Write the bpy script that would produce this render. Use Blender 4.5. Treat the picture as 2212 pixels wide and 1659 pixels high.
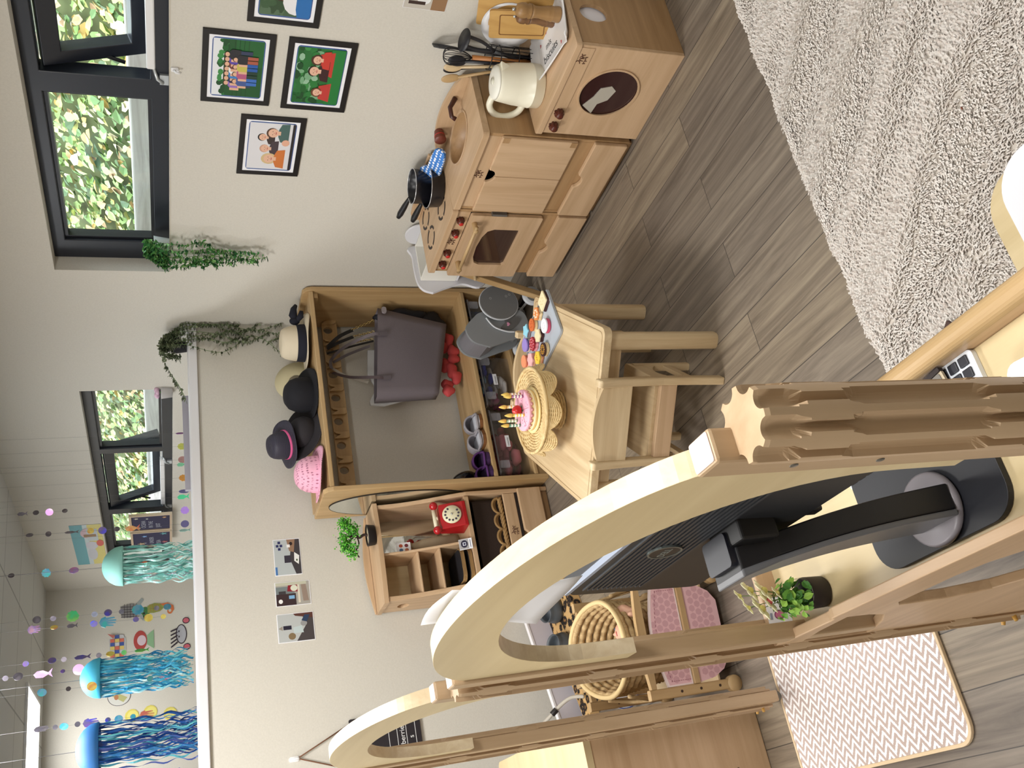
import bpy, bmesh, math, random
from math import sin, cos, pi, radians, sqrt, atan2
from mathutils import Vector, Matrix
from mathutils.geometry import tessellate_polygon

for o in list(bpy.data.objects):
    bpy.data.objects.remove(o, do_unlink=True)
SC = bpy.context.scene
COL = SC.collection
random.seed(7)

# ---------------------------------------------------------------- camera
YAW, PITCH, ROLL, FPX = 0.48568454, 0.35852328, -0.0251184554, 2043.0
cy_, sy_ = cos(YAW), sin(YAW)
fwd = Vector((sy_*cos(PITCH), cy_*cos(PITCH), -sin(PITCH)))
rgt = Vector((cy_, -sy_, 0.0)); up0 = rgt.cross(fwd)
r2 = cos(ROLL)*rgt + sin(ROLL)*up0
u2 = -sin(ROLL)*rgt + cos(ROLL)*up0
cam_d = bpy.data.cameras.new('camera'); cam = bpy.data.objects.new('camera', cam_d); COL.objects.link(cam)
# the phone was held sideways: picture x runs down, picture y runs to the room's right
m = Matrix((( -u2.x, r2.x, -fwd.x, 0), (-u2.y, r2.y, -fwd.y, 0), (-u2.z, r2.z, -fwd.z, 1.5), (0, 0, 0, 1)))
cam.matrix_world = m
cam_d.sensor_width = 36.0; cam_d.lens = FPX/2212*36.0; cam_d.clip_start = 0.02
SC.camera = cam

# ---------------------------------------------------------------- world, lights, exposure
w = bpy.data.worlds.new('sky'); SC.world = w; w.use_nodes = True
nt = w.node_tree; bg = nt.nodes['Background']
bg.inputs[0].default_value = (0.86, 0.93, 1.0, 1); bg.inputs[1].default_value = 5.0
SC.view_settings.view_transform = 'Standard'; SC.view_settings.look = 'None'
SC.view_settings.gamma = 1; SC.view_settings.use_curve_mapping = False
SC.view_settings.exposure = 0.32
CEIL = 2.28
def area(name, x, y, z, sx, sy, power, col=(1, 0.96, 0.9), rot=(0, 0, 0)):
    l = bpy.data.lights.new(name, 'AREA'); l.shape = 'RECTANGLE'; l.size = sx; l.size_y = sy
    l.energy = power; l.color = col
    o = bpy.data.objects.new(name, l); COL.objects.link(o); o.location = (x, y, z); o.rotation_euler = rot
    return o
WARM = (1.0, 0.985, 0.965); COOL = (0.93, 0.96, 1.0)
# LED panels of the ceiling grid (fixture bodies are built with the ceiling)
PANELS = [(1.10, 6.72), (0.72, 4.72), (-0.9, 6.72), (-1.0, 4.72), (0.30, 2.55), (-1.3, 2.55), (0.55, 0.45), (-1.3, 0.45)]
POW = [4, 14, 4, 9, 25, 17, 14, 15]
for (px, py), pw in zip(PANELS, POW):
    area('ceiling_lamp', px, py, CEIL-0.022, 0.66, 0.6, pw, WARM if py < 4 else COOL)

# ---------------------------------------------------------------- materials
def lin(c):
    return tuple(((v/255)/12.92 if v/255 <= 0.04045 else ((v/255+0.055)/1.055)**2.4) for v in c)
MC = {}
def mat(c, rough=0.5, metal=0.0, **k):
    key = (tuple(c), rough, metal, tuple(sorted(k.items())))
    if key in MC: return MC[key]
    m_ = bpy.data.materials.new('paint_%d_%d_%d' % tuple(c)); m_.use_nodes = True
    b = m_.node_tree.nodes['Principled BSDF']
    b.inputs['Base Color'].default_value = (*lin(c), 1); b.inputs['Roughness'].default_value = rough
    b.inputs['Metallic'].default_value = metal
    if k.get('alpha') is not None: b.inputs['Alpha'].default_value = k['alpha']
    if k.get('trans') is not None:
        b.inputs['Transmission Weight'].default_value = k['trans']; b.inputs['IOR'].default_value = k.get('ior', 1.1)
    if k.get('emit'):
        b.inputs['Emission Color'].default_value = (*lin(c), 1); b.inputs['Emission Strength'].default_value = k['emit']
    if k.get('coat'): b.inputs['Coat Weight'].default_value = k['coat']
    if k.get('bump'):
        n = m_.node_tree; nz = n.nodes.new('ShaderNodeTexNoise'); nz.inputs['Scale'].default_value = k.get('bs', 200)
        bp = n.nodes.new('ShaderNodeBump'); bp.inputs['Strength'].default_value = k['bump']; bp.inputs['Distance'].default_value = 0.002
        tc = n.nodes.new('ShaderNodeTexCoord'); n.links.new(tc.outputs['Object'], nz.inputs['Vector'])
        n.links.new(nz.outputs['Fac'], bp.inputs['Height']); n.links.new(bp.outputs['Normal'], b.inputs['Normal'])
    MC[key] = m_
    return m_
def nodes(name):
    m_ = bpy.data.materials.new(name); m_.use_nodes = True
    return m_, m_.node_tree, m_.node_tree.nodes['Principled BSDF']
def N(nt, t, **k):
    n = nt.nodes.new(t)
    for a, v in k.items():
        if a in n.inputs.keys(): n.inputs[a].default_value = v
        else: setattr(n, a, v)
    return n
def ramp(nt, fac, stops):
    r = nt.nodes.new('ShaderNodeValToRGB'); e = r.color_ramp.elements
    while len(e) < len(stops): e.new(0.5)
    for i, (p, c) in enumerate(stops):
        e[i].position = p; e[i].color = (*lin(c), 1)
    nt.links.new(fac, r.inputs[0]); return r.outputs[0]
def wood(name, c1, c2, axis='z', scale=1.0, rough=0.42, ply=False):
    m_, nt, b = nodes(name)
    tc = N(nt, 'ShaderNodeTexCoord'); mp = N(nt, 'ShaderNodeMapping')
    s = [26*scale]*3; s['xyz'.index(axis)] = 1.6*scale
    mp.inputs['Scale'].default_value = s
    nt.links.new(tc.outputs['Object'], mp.inputs[0])
    n1 = N(nt, 'ShaderNodeTexNoise', Scale=1.0, Detail=6.0, Roughness=0.6, Distortion=0.6)
    nt.links.new(mp.outputs[0], n1.inputs['Vector'])
    mid = tuple((a+b_)//2 for a, b_ in zip(c1, c2))
    col = ramp(nt, n1.outputs['Fac'], [(0.3, c1), (0.5, mid), (0.68, c2)])
    nt.links.new(col, b.inputs['Base Color']); b.inputs['Roughness'].default_value = rough
    bp = N(nt, 'ShaderNodeBump', Strength=0.08, Distance=0.001); nt.links.new(n1.outputs['Fac'], bp.inputs['Height'])
    nt.links.new(bp.outputs['Normal'], b.inputs['Normal'])
    return m_
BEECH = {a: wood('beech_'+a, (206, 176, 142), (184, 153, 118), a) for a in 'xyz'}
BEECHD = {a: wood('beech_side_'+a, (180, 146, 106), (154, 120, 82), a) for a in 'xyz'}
POSTW = {a: wood('maple_post_'+a, (196, 170, 138), (174, 147, 114), a, 0.7) for a in 'xyz'}
BIRCH = {a: wood('birch_ply_'+a, (216, 198, 158), (196, 176, 134), a, 0.5, 0.4) for a in 'xyz'}
RUBW = {a: wood('rubberwood_'+a, (220, 199, 162), (188, 161, 122), a, 1.1, 0.4) for a in 'xyz'}
OAKY = {a: wood('pale_oak_'+a, (198, 168, 124), (170, 138, 94), a, 0.8) for a in 'xyz'}
PLYE = wood('ply_edge', (232, 216, 186), (208, 186, 150), 'y', 1.2, 0.35)
DARKB = mat((70, 36, 28), 0.35)
BLACK = mat((16, 16, 20), 0.45); NAVYK = mat((22, 24, 38), 0.6)
WHITE = mat((235, 235, 236), 0.45); WHITEP = mat((242, 243, 248), 0.8)
CHROME = mat((200, 205, 208), 0.25, 0.9)
GREY = mat((118, 120, 120), 0.5)

# wall paint
WALLM, nt, b = nodes('warm_white_wall_paint')
tc = N(nt, 'ShaderNodeTexCoord'); nz = N(nt, 'ShaderNodeTexNoise', Scale=160.0, Detail=3.0)
nt.links.new(tc.outputs['Object'], nz.inputs['Vector'])
nt.links.new(ramp(nt, nz.outputs['Fac'], [(0.3, (206, 202, 192)), (0.7, (212, 208, 198))]), b.inputs['Base Color'])
b.inputs['Roughness'].default_value = 0.75
bp = N(nt, 'ShaderNodeBump', Strength=0.12, Distance=0.001); nt.links.new(nz.outputs['Fac'], bp.inputs['Height']); nt.links.new(bp.outputs['Normal'], b.inputs['Normal'])

# vinyl planks, boards run along y
FLOORM, nt, b = nodes('grey_oak_vinyl_planks')
tc = N(nt, 'ShaderNodeTexCoord'); mp = N(nt, 'ShaderNodeMapping'); mp.inputs['Rotation'].default_value = (0, 0, radians(90))
nt.links.new(tc.outputs['Object'], mp.inputs[0])
br = N(nt, 'ShaderNodeTexBrick'); br.offset = 0.37; br.squash = 1.0
br.inputs['Scale'].default_value = 1.0; br.inputs['Brick Width'].default_value = 0.92; br.inputs['Row Height'].default_value = 0.117
br.inputs['Mortar Size'].default_value = 0.0013; br.inputs['Mortar Smooth'].default_value = 0.2; br.inputs['Bias'].default_value = 0.0
br.inputs['Color1'].default_value = (0.0, 0.0, 0.0, 1); br.inputs['Color2'].default_value = (1, 1, 1, 1); br.inputs['Mortar'].default_value = (0.5, 0.5, 0.5, 1)
nt.links.new(mp.outputs[0], br.inputs['Vector'])
# grain offset per plank
sc = N(nt, 'ShaderNodeMapping'); sc.inputs['Scale'].default_value = (34, 1.8, 1)
addv = N(nt, 'ShaderNodeVectorMath', operation='MULTIPLY_ADD'); 
nt.links.new(br.outputs['Color'], addv.inputs[0]); addv.inputs[1].default_value = (3.1, 7.7, 0); nt.links.new(tc.outputs['Object'], addv.inputs[2])
nt.links.new(addv.outputs[0], sc.inputs[0])
n1 = N(nt, 'ShaderNodeTexNoise', Scale=1.0, Detail=8.0, Roughness=0.65, Distortion=0.9); nt.links.new(sc.outputs[0], n1.inputs['Vector'])
c1 = ramp(nt, n1.outputs['Fac'], [(0.28, (98, 88, 78)), (0.47, (128, 117, 105)), (0.6, (146, 135, 121)), (0.75, (166, 155, 138))])
mix = N(nt, 'ShaderNodeMix', data_type='RGBA', blend_type='MULTIPLY'); mix.inputs[0].default_value = 1
tone = ramp(nt, br.outputs['Color'], [(0.0, (214, 212, 212)), (0.5, (236, 234, 232)), (1.0, (255, 250, 238))])
nt.links.new(c1, mix.inputs[6]); nt.links.new(tone, mix.inputs[7])
mix2 = N(nt, 'ShaderNodeMix', data_type='RGBA'); nt.links.new(br.outputs['Fac'], mix2.inputs[0]); nt.links.new(mix.outputs[2], mix2.inputs[6]); mix2.inputs[7].default_value = (*lin((62, 56, 50)), 1)
nt.links.new(mix2.outputs[2], b.inputs['Base Color']); b.inputs['Roughness'].default_value = 0.5
bp = N(nt, 'ShaderNodeBump', Strength=0.15, Distance=0.001); nt.links.new(n1.outputs['Fac'], bp.inputs['Height']); nt.links.new(bp.outputs['Normal'], b.inputs['Normal'])

# ---------------------------------------------------------------- mesh builder
class MB:
    def __init__(s): s.v = []; s.f = []; s.mi = []; s.cur = 0; s.sm = []; s.smooth = False
    def add(s, vs, fs):
        o = len(s.v); s.v += [tuple(v) for v in vs]
        for f in fs: s.f.append(tuple(i+o for i in f)); s.mi.append(s.cur); s.sm.append(s.smooth)
    def box(s, x0, x1, y0, y1, z0, z1, M=None):
        vs = [Vector((x, y, z)) for x in (x0, x1) for y in (y0, y1) for z in (z0, z1)]
        if M is not None: vs = [M @ v for v in vs]
        s.add(vs, [(0, 1, 3, 2), (4, 6, 7, 5), (0, 4, 5, 1), (2, 3, 7, 6), (0, 2, 6, 4), (1, 5, 7, 3)]); return s
    def rbox(s, x0, x1, y0, y1, z0, z1, r, axis='z', seg=4, M=None):
        a, b_, (u0, u1, v0, v1, w0, w1) = None, None, (0,)*6
        if axis == 'z': u0, u1, v0, v1, w0, w1 = x0, x1, y0, y1, z0, z1; f = lambda u, v, w: (u, v, w)
        elif axis == 'x': u0, u1, v0, v1, w0, w1 = y0, y1, z0, z1, x0, x1; f = lambda u, v, w: (w, u, v)
        else: u0, u1, v0, v1, w0, w1 = x0, x1, z0, z1, y0, y1; f = lambda u, v, w: (u, w, v)
        s.prism(rrect(u0, u1, v0, v1, r, seg), w0, w1, f, M=M); return s
    def prism(s, poly, w0, w1, f=None, holes=(), M=None, bev=0.0):
        f = f or (lambda u, v, w: (u, v, w))
        T = (lambda p: (M @ Vector(p))) if M is not None else (lambda p: p)
        loops = [list(poly)] + [list(h) for h in holes]
        flat = [p for l in loops for p in l]; n = len(flat)
        tris = tessellate_polygon([[Vector((p[0], p[1], 0)) for p in l] for l in loops])
        vs = [T(f(p[0], p[1], w0)) for p in flat] + [T(f(p[0], p[1], w1)) for p in flat]
        fs = [tuple(t) for t in tris] + [tuple(i+n for i in reversed(t)) for t in tris]
        o = 0
        for l in loops:
            k = len(l)
            for i in range(k): fs.append((o+i, o+(i+1) % k, n+o+(i+1) % k, n+o+i))
            o += k
        s.add(vs, fs); return s
    def lathe(s, prof, c=(0, 0, 0), seg=24, M=None, sx=1, sy=1):
        k = len(prof); vs = []
        for i in range(seg):
            a = 2*pi*i/seg
            for r, z in prof: vs.append(Vector((c[0]+r*cos(a)*sx, c[1]+r*sin(a)*sy, c[2]+z)))
        if M is not None: vs = [M @ v for v in vs]
        fs = []
        for i in range(seg):
            j = (i+1) % seg
            for q in range(k-1): fs.append((i*k+q, j*k+q, j*k+q+1, i*k+q+1))
        sm = s.smooth; s.smooth = True; s.add(vs, fs); s.smooth = sm
        return s
    def cyl(s, p0, p1, r0, r1=None, seg=16, cap=True):
        p0 = Vector(p0); p1 = Vector(p1); r1 = r0 if r1 is None else r1
        d = (p1-p0); L = d.length; M = Matrix.Translation(p0) @ d.to_track_quat('Z', 'Y').to_matrix().to_4x4()
        prof = [(r0, 0), (r1, L)]
        if cap: prof = [(0.00001, 0), (r0*0.97, 0), (r0, min(L*.1, r0*.08)), (r1, L-min(L*.1, r1*.08)), (r1*0.97, L), (0.00001, L)]
        return s.lathe(prof, seg=seg, M=M)
    def tube(s, pts, r, seg=8, closed=False):
        pts = [Vector(p) for p in pts]; n = len(pts)
        if n < 2: return s
        rings = []; prev = None
        for i, p in enumerate(pts):
            if closed: t = pts[(i+1) % n]-pts[i-1]
            else: t = (pts[min(i+1, n-1)]-pts[max(i-1, 0)])
            if t.length < 1e-9: t = Vector((0, 0, 1))
            t.normalize()
            if prev is None: a = t.orthogonal().normalized()
            else:
                a = prev - t*prev.dot(t); a = a.normalized() if a.length > 1e-6 else t.orthogonal().normalized()
            prev = a; b_ = t.cross(a); rr = r[i] if isinstance(r, (list, tuple)) else r
            rings.append([p + a*rr*cos(2*pi*k/seg) + b_*rr*sin(2*pi*k/seg) for k in range(seg)])
        vs = [v for rg in rings for v in rg]; fs = []
        m_ = n if closed else n-1
        for i in range(m_):
            j = (i+1) % n
            for k in range(seg): fs.append((i*seg+k, i*seg+(k+1) % seg, j*seg+(k+1) % seg, j*seg+k))
        if not closed: fs.append(tuple(reversed(range(seg)))); fs.append(tuple((n-1)*seg+k for k in range(seg)))
        sm = s.smooth; s.smooth = True; s.add(vs, fs); s.smooth = sm
        return s
    def ell(s, c, rx, ry, rz, seg=16, rings=9, M=None, fn=None):
        vs = [];
        for i in range(rings+1):
            ph = pi*i/rings
            for k in range(seg):
                a = 2*pi*k/seg; p = Vector((rx*sin(ph)*cos(a), ry*sin(ph)*sin(a), rz*cos(ph)))
                if fn: p = fn(p)
                if M is not None: p = M @ p
                vs.append(p+Vector(c))
        fs = [(i*seg+k, (i+1)*seg+k, (i+1)*seg+(k+1) % seg, i*seg+(k+1) % seg) for i in range(rings) for k in range(seg)]
        sm = s.smooth; s.smooth = True; s.add(vs, fs); s.smooth = sm
        return s
    def quad(s, a, b_, c, d): s.add([a, b_, c, d], [(0, 1, 2, 3)]); return s
    def build(s, name, mats, parent=None, bevel=0.0, label=None, sub=0, weld=True, seg=2):
        me = bpy.data.meshes.new(name)
        vs = s.v
        if parent is not None:
            inv = WM(parent).inverted(); vs = [inv @ Vector(v) for v in vs]
        me.from_pydata([tuple(v) for v in vs], [], s.f)
        if not isinstance(mats, (list, tuple)): mats = [mats]
        for m_ in mats: me.materials.append(m_)
        me.polygons.foreach_set('material_index', s.mi); me.polygons.foreach_set('use_smooth', s.sm)
        me.update()
        bm = bmesh.new(); bm.from_mesh(me)
        if weld: bmesh.ops.remove_doubles(bm, verts=bm.verts, dist=1e-6)
        if len(bm.faces) < 60000: bmesh.ops.recalc_face_normals(bm, faces=bm.faces)
        bm.to_mesh(me); bm.free()
        o = bpy.data.objects.new(name, me); COL.objects.link(o)
        if parent is not None: o.parent = parent
        if label: o['label'] = label
        if bevel:
            md = o.modifiers.new('bevel', 'BEVEL'); md.width = bevel; md.segments = seg; md.limit_method = 'ANGLE'; md.angle_limit = radians(40)
        if sub:
            md = o.modifiers.new('sub', 'SUBSURF'); md.levels = sub; md.render_levels = sub
        return o
WMC = {}
def WM(o):
    M = Matrix.LocRotScale(o.location, o.rotation_euler.to_quaternion(), o.scale) if o.name not in WMC else WMC[o.name]
    return (WM(o.parent) @ M) if o.parent else M
def rrect(u0, u1, v0, v1, r, seg=4):
    pts = []
    for cx, cy, a0 in ((u1-r, v1-r, 0), (u0+r, v1-r, 90), (u0+r, v0+r, 180), (u1-r, v0+r, 270)):
        for k in range(seg+1):
            a = radians(a0+90*k/seg); pts.append((cx+r*cos(a), cy+r*sin(a)))
    return pts
def circ(cx, cy, rx, ry=None, n=24, a0=0):
    ry = rx if ry is None else ry
    return [(cx+rx*cos(a0+2*pi*i/n), cy+ry*sin(a0+2*pi*i/n)) for i in range(n)]
def YZ(u, v, w): return (w, u, v)      # polygon in the y-z plane, thickness along x
def XZ(u, v, w): return (u, w, v)      # polygon in the x-z plane, thickness along y
def tag(o, label=None, cat=None, group=None, kind=None):
    if label: o['label'] = label
    if cat: o['category'] = cat
    if group: o['group'] = group
    if kind: o['kind'] = kind
    return o
def thing(name, label, cat, loc=(0, 0, 0), rz=0, group=None):
    o = bpy.data.objects.new(name, None); COL.objects.link(o); o.empty_display_size = 0.05
    o.location = loc; o.rotation_euler = (0, 0, rz)
    return tag(o, label, cat, group)
def struct(name, mb, m_, bevel=0): return tag(mb.build(name, m_, bevel=bevel), kind='structure')
def L(o):   # local transform of a thing, for building parts in its own coordinates
    return WM(o)
def copy_tree(o, parent=None):
    c = o.copy(); COL.objects.link(c)
    if parent is not None: c.parent = parent
    for ch in list(o.children): copy_tree(ch, c)
    return c
# flat artwork: list of (polygon in 0..1 x 0..1, colour) laid on one another
def art(mb_origin, U, V, Nn, items, name, parent, rough=0.5, step=0.00025):
    mb = MB(); mats = []; O = Vector(mb_origin); U = Vector(U); V = Vector(V); Nn = Vector(Nn)
    for i, (poly, c) in enumerate(items):
        m_ = mat(c, rough)
        if m_ not in mats: mats.append(m_)
        mb.cur = mats.index(m_)
        tr = tessellate_polygon([[Vector((p[0], p[1], 0)) for p in poly]])
        mb.add([O+U*p[0]+V*p[1]+Nn*(step*(i+1)) for p in poly], [tuple(t) for t in tr])
    me = mb.build(name, mats, parent, weld=False)
    return me
def text(name, s, loc, size, U, V, m_, parent=None, ext=0.0004, align='LEFT', xs=1.0):
    cu = bpy.data.curves.new(name, 'FONT'); cu.body = s; cu.size = size; cu.extrude = ext; cu.align_x = align
    o = bpy.data.objects.new(name, cu); COL.objects.link(o)
    U = Vector(U).normalized(); V = Vector(V).normalized(); W_ = U.cross(V)
    M = Matrix(((U.x*xs, V.x, W_.x, loc[0]), (U.y*xs, V.y, W_.y, loc[1]), (U.z*xs, V.z, W_.z, loc[2]), (0, 0, 0, 1)))
    dg = bpy.context.evaluated_depsgraph_get(); me = bpy.data.meshes.new_from_object(o.evaluated_get(dg))
    bpy.data.objects.remove(o, do_unlink=True)
    P = WM(parent).inverted() if parent is not None else Matrix.Identity(4)
    me.transform(P @ M); me.materials.clear(); me.materials.append(m_)
    ob = bpy.data.objects.new(name, me); COL.objects.link(ob)
    if parent is not None: ob.parent = parent
    return ob
def rect(a, b_, c, d): return [(a, c), (b_, c), (b_, d), (a, d)]
exec_parts = []
# ================================================================ ROOM
X1, YP, YF = 2.27, 3.68, 7.30
struct('floor', MB().box(-3.2, X1+0.15, -1.6, YF+0.1, -0.05, 0), FLOORM)
# suspended ceiling: tile grid in the material
CEILM, nt, b = nodes('ceiling_tiles')
tc = N(nt, 'ShaderNodeTexCoord'); br = N(nt, 'ShaderNodeTexBrick'); br.offset = 0.0
br.inputs['Scale'].default_value = 1; br.inputs['Brick Width'].default_value = 0.6; br.inputs['Row Height'].default_value = 0.6
br.inputs['Mortar Size'].default_value = 0.006; br.inputs['Color1'].default_value = (*lin((206, 206, 202)), 1); br.inputs['Color2'].default_value = (*lin((202, 202, 199)), 1)
br.inputs['Mortar'].default_value = (*lin((160, 160, 158)), 1)
nt.links.new(tc.outputs['Object'], br.inputs['Vector']); nt.links.new(br.outputs['Color'], b.inputs['Base Color']); b.inputs['Roughness'].default_value = 0.9
struct('ceiling', MB().box(-3.2, X1+0.15, -1.6, YF+0.1, CEIL, CEIL+0.1), CEILM)
W1 = (0.95, 3.28, 1.443, 1.855); W2 = (4.265, 6.98, 1.432, 1.842)
mb = MB().prism([(-1.6, 0), (YF, 0), (YF, CEIL), (-1.6, CEIL)], X1, X1+0.15, YZ,
    holes=[[(a, c), (a, d), (b_, d), (b_, c)] for a, b_, c, d in (W1, W2)])
struct('wall_right', mb, WALLM)
struct('wall_far', MB().box(-3.2, X1, YF, YF+0.1, 0, CEIL), WALLM)
struct('wall_left', MB().box(-3.3, -3.2, -1.6, YF+0.1, 0, CEIL), WALLM)
struct('wall_back', MB().box(-3.2, X1+0.15, -1.7, -1.6, 0, CEIL), WALLM)
SL = 0.011
zt = lambda x, z: z + (X1-x)*SL
mb = MB(); x0, x1 = -3.2, X1
mb.add([(x0, YP, 0), (x1, YP, 0), (x1, YP+0.12, 0), (x0, YP+0.12, 0), (x0, YP, zt(x0, 1.337)), (x1, YP, 1.337), (x1, YP+0.12, 1.337), (x0, YP+0.12, zt(x0, 1.337))],
       [(0, 1, 5, 4), (1, 2, 6, 5), (2, 3, 7, 6), (3, 0, 4, 7), (4, 5, 6, 7), (0, 3, 2, 1)])
struct('wall_partition', mb, WALLM)
mb = MB(); a, b_ = YP-0.016, YP+0.15
mb.add([(x0, a, zt(x0, 1.338)), (x1, a, 1.338), (x1, b_, 1.338), (x0, b_, zt(x0, 1.338)), (x0, a, zt(x0, 1.374)), (x1, a, 1.374), (x1, b_, 1.374), (x0, b_, zt(x0, 1.374))],
       [(0, 1, 5, 4), (1, 2, 6, 5), (2, 3, 7, 6), (3, 0, 4, 7), (4, 5, 6, 7), (0, 3, 2, 1)])
struct('trim_1', mb, mat((228, 228, 232), 0.4), bevel=0.004)
# ceiling light panels
LITP = mat((255, 252, 246), 0.5, emit=6.0)
PLS = ['white glowing ceiling panel light above the hanging jellyfish', 'glowing ceiling panel light just behind the half wall',
       'ceiling panel light at the far left of the far room', 'ceiling panel light behind the left end of the half wall',
       'ceiling panel light above the wooden play table', 'ceiling panel light above the wooden box at the left',
       'ceiling panel light above the rug', 'ceiling panel light behind the camera at the left']
for (px, py), lb in zip(PANELS, PLS):
    t = thing('ceiling_light', lb, 'ceiling light', (px, py, CEIL), 0, 'ceiling panel lights')
    MB().prism(rect(px-.345, px+.345, py-.315, py+.315), CEIL-0.014, CEIL-0.001, holes=[rect(px-.325, px+.325, py-.295, py+.295)]).build('frame', WHITE, t)
    MB().box(px-.324, px+.324, py-.294, py+.294, CEIL-0.010, CEIL-0.003).build('diffuser', LITP, t)

# ---- windows
FR = mat((26, 30, 40), 0.35); FR2 = mat((16, 18, 26), 0.4)
GL = bpy.data.materials.new('window_glass'); GL.use_nodes = True; nt = GL.node_tree; nt.nodes.remove(nt.nodes['Principled BSDF'])
tr = N(nt, 'ShaderNodeBsdfTransparent'); tr.inputs[0].default_value = (0.95, 0.98, 0.97, 1); gs = N(nt, 'ShaderNodeBsdfGlossy'); gs.inputs['Roughness'].default_value = 0.02
lw = N(nt, 'ShaderNodeLayerWeight'); pw_ = N(nt, 'ShaderNodeMath', operation='POWER'); nt.links.new(lw.outputs['Facing'], pw_.inputs[0]); pw_.inputs[1].default_value = 4
ml_ = N(nt, 'ShaderNodeMath', operation='MULTIPLY_ADD'); nt.links.new(pw_.outputs[0], ml_.inputs[0]); ml_.inputs[1].default_value = .35; ml_.inputs[2].default_value = .02
mx = N(nt, 'ShaderNodeMixShader'); nt.links.new(ml_.outputs[0], mx.inputs[0]); nt.links.new(tr.outputs[0], mx.inputs[1]); nt.links.new(gs.outputs[0], mx.inputs[2]); nt.links.new(mx.outputs[0], nt.nodes['Material Output'].inputs[0])
ALU = mat((205, 210, 214), 0.3, 0.6)
def window(name, y0, y1, z0, z1, lights, sashes, d=0.055):
    """lights: [(ya,yb)] clear openings between mullions; sashes: indices that are tilted out at the bottom"""
    t = tag(thing(name, None, None, (X1+d, y0, z0)), kind='structure')
    xa, xb = X1+d, X1+d+0.05; e = 0.045
    holes = [[(a, z0+e+.008), (a, z1-e), (b_, z1-e), (b_, z0+e+.008)] for a, b_ in lights]
    MB().prism(rect(y0, y1, z0, z1), xa, xb, YZ, holes=holes).build('window_frame', FR, t, bevel=0.003)
    for i, (a, b_) in enumerate(lights):
        if i in sashes:
            s = 0.30; zt_ = z1-e-.004; zb = z0+e+.012
            R = Matrix.Translation((xb-0.01, 0, zt_)) @ Matrix.Rotation(-s, 4, 'Y') @ Matrix.Translation((-(xb-0.01), 0, -zt_))
            sa = MB().prism(rect(a+.006, b_-.006, zb, zt_), xa+.012, xb+.006, YZ, holes=[rect(a+.055, b_-.055, zb+.045, zt_-.055)], M=R).build('sash', FR, t, bevel=0.003)
            MB().box(xa+.026, xa+.030, a+.054, b_-.054, zb+.044, zt_-.054, M=R).build('pane', GL, sa)
            ym = (a+b_)/2
            w_ = tag(thing('window_opener', 'white bar window opener on the tilted pane of the %s window' % ('near' if y0 < 3 else 'far'), 'window opener', (xa-.02, ym, z0+.03)))
            MB().rbox(xa-.006, xa+.016, a+.02 if y0 < 3 else a+.1, b_-.05, z0+.040, z0+.066, 0.006, 'y').build('rail', WHITE, w_)
            for yy in ([b_-.045] if y0 < 3 else [b_-.05, a+.10]):
                mb = MB(); mb.tube([(xa+.006, yy-.02, z0+.05), (xa-.012, yy+.03, z0+.035), (xa-.012, yy+.045, z0+.018)], 0.005)
                mb.box(xa-.008, xa, yy+.015, yy+.055, z0+.002, z0+.028); mb.build('bracket', ALU, w_)
            MB().tube([(xb+.045, b_-.02, z1-e-.10), (xb+.01, b_-.004, z1-e-.24)], 0.006).build('stay', FR2, t)
        else:
            MB().prism(rect(a-.004, b_+.004, z0+e+.004, z1-e+.004), xa+.012, xb-.006, YZ, holes=[rect(a+.014, b_-.014, z0+e+.020, z1-e-.012)]).build('bead', FR2, t)
            MB().box(xa+.030, xa+.034, a+.01, b_-.01, z0+e+.016, z1-e-.01).build('pane', GL, t)
    return t
window('window_1', *W1, [(1.02, 1.40), (1.47, 2.325), (2.41, 3.17)], [1], 0.06)
window('window_2', *W2, [(4.36, 5.03), (5.09, 5.92), (6.00, 6.62), (6.70, 6.93)], [1], 0.05)
t = tag(thing('trim_2', None, None, (X1, 2.1, 1.44)), kind='structure')
t['kind'] = 'structure'
MB().box(X1-.001, X1+.06, W1[0]+.001, W1[1]-.001, W1[2]-.002, W1[2]+.0015).build('sill_board', mat((196, 188, 172), 0.6), t)

# ---- outside: sleeper wall and leafy bank
SLEEP = wood('weathered_sleeper', (186, 184, 180), (128, 124, 118), 'y', 0.8, 0.8)
for k in range(4):
    y = -0.4+k*3.0
    tag(MB().rbox(3.0, 3.14, y, y+2.98, 1.36, 1.585, 0.012, 'y').build('timber_sleeper', SLEEP), ['weathered grey timber beam outside the near window', 'weathered grey timber beam outside between both windows', 'weathered grey timber beam outside the far window', 'weathered grey timber beam furthest away outside the far window'][k], 'timber beam', 'garden timber beams')
mb = MB(); mb.add([(3.1, -1, 1.3), (3.1, 15, 1.3), (6.5, 15, 4.6), (6.5, -1, 4.6), (3.1, -1, 1.2), (3.1, 15, 1.2), (6.5, 15, 4.4), (6.5, -1, 4.4)],
    [(0, 1, 2, 3), (7, 6, 5, 4), (0, 4, 5, 1), (1, 5, 6, 2), (2, 6, 7, 3), (3, 7, 4, 0)])
tag(mb.build('garden_bank', mat((96, 104, 62), 0.9)), kind='structure')
tag(MB().box(2.5, 6.5, -1, 15, 1.0, 1.2).build('ground', mat((120, 112, 98), 0.9)), kind='structure')
LEAFC = [(92, 124, 66), (128, 158, 84), (160, 184, 118), (196, 196, 120), (206, 172, 92), (186, 150, 110), (214, 200, 168), (70, 96, 56)]
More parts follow.
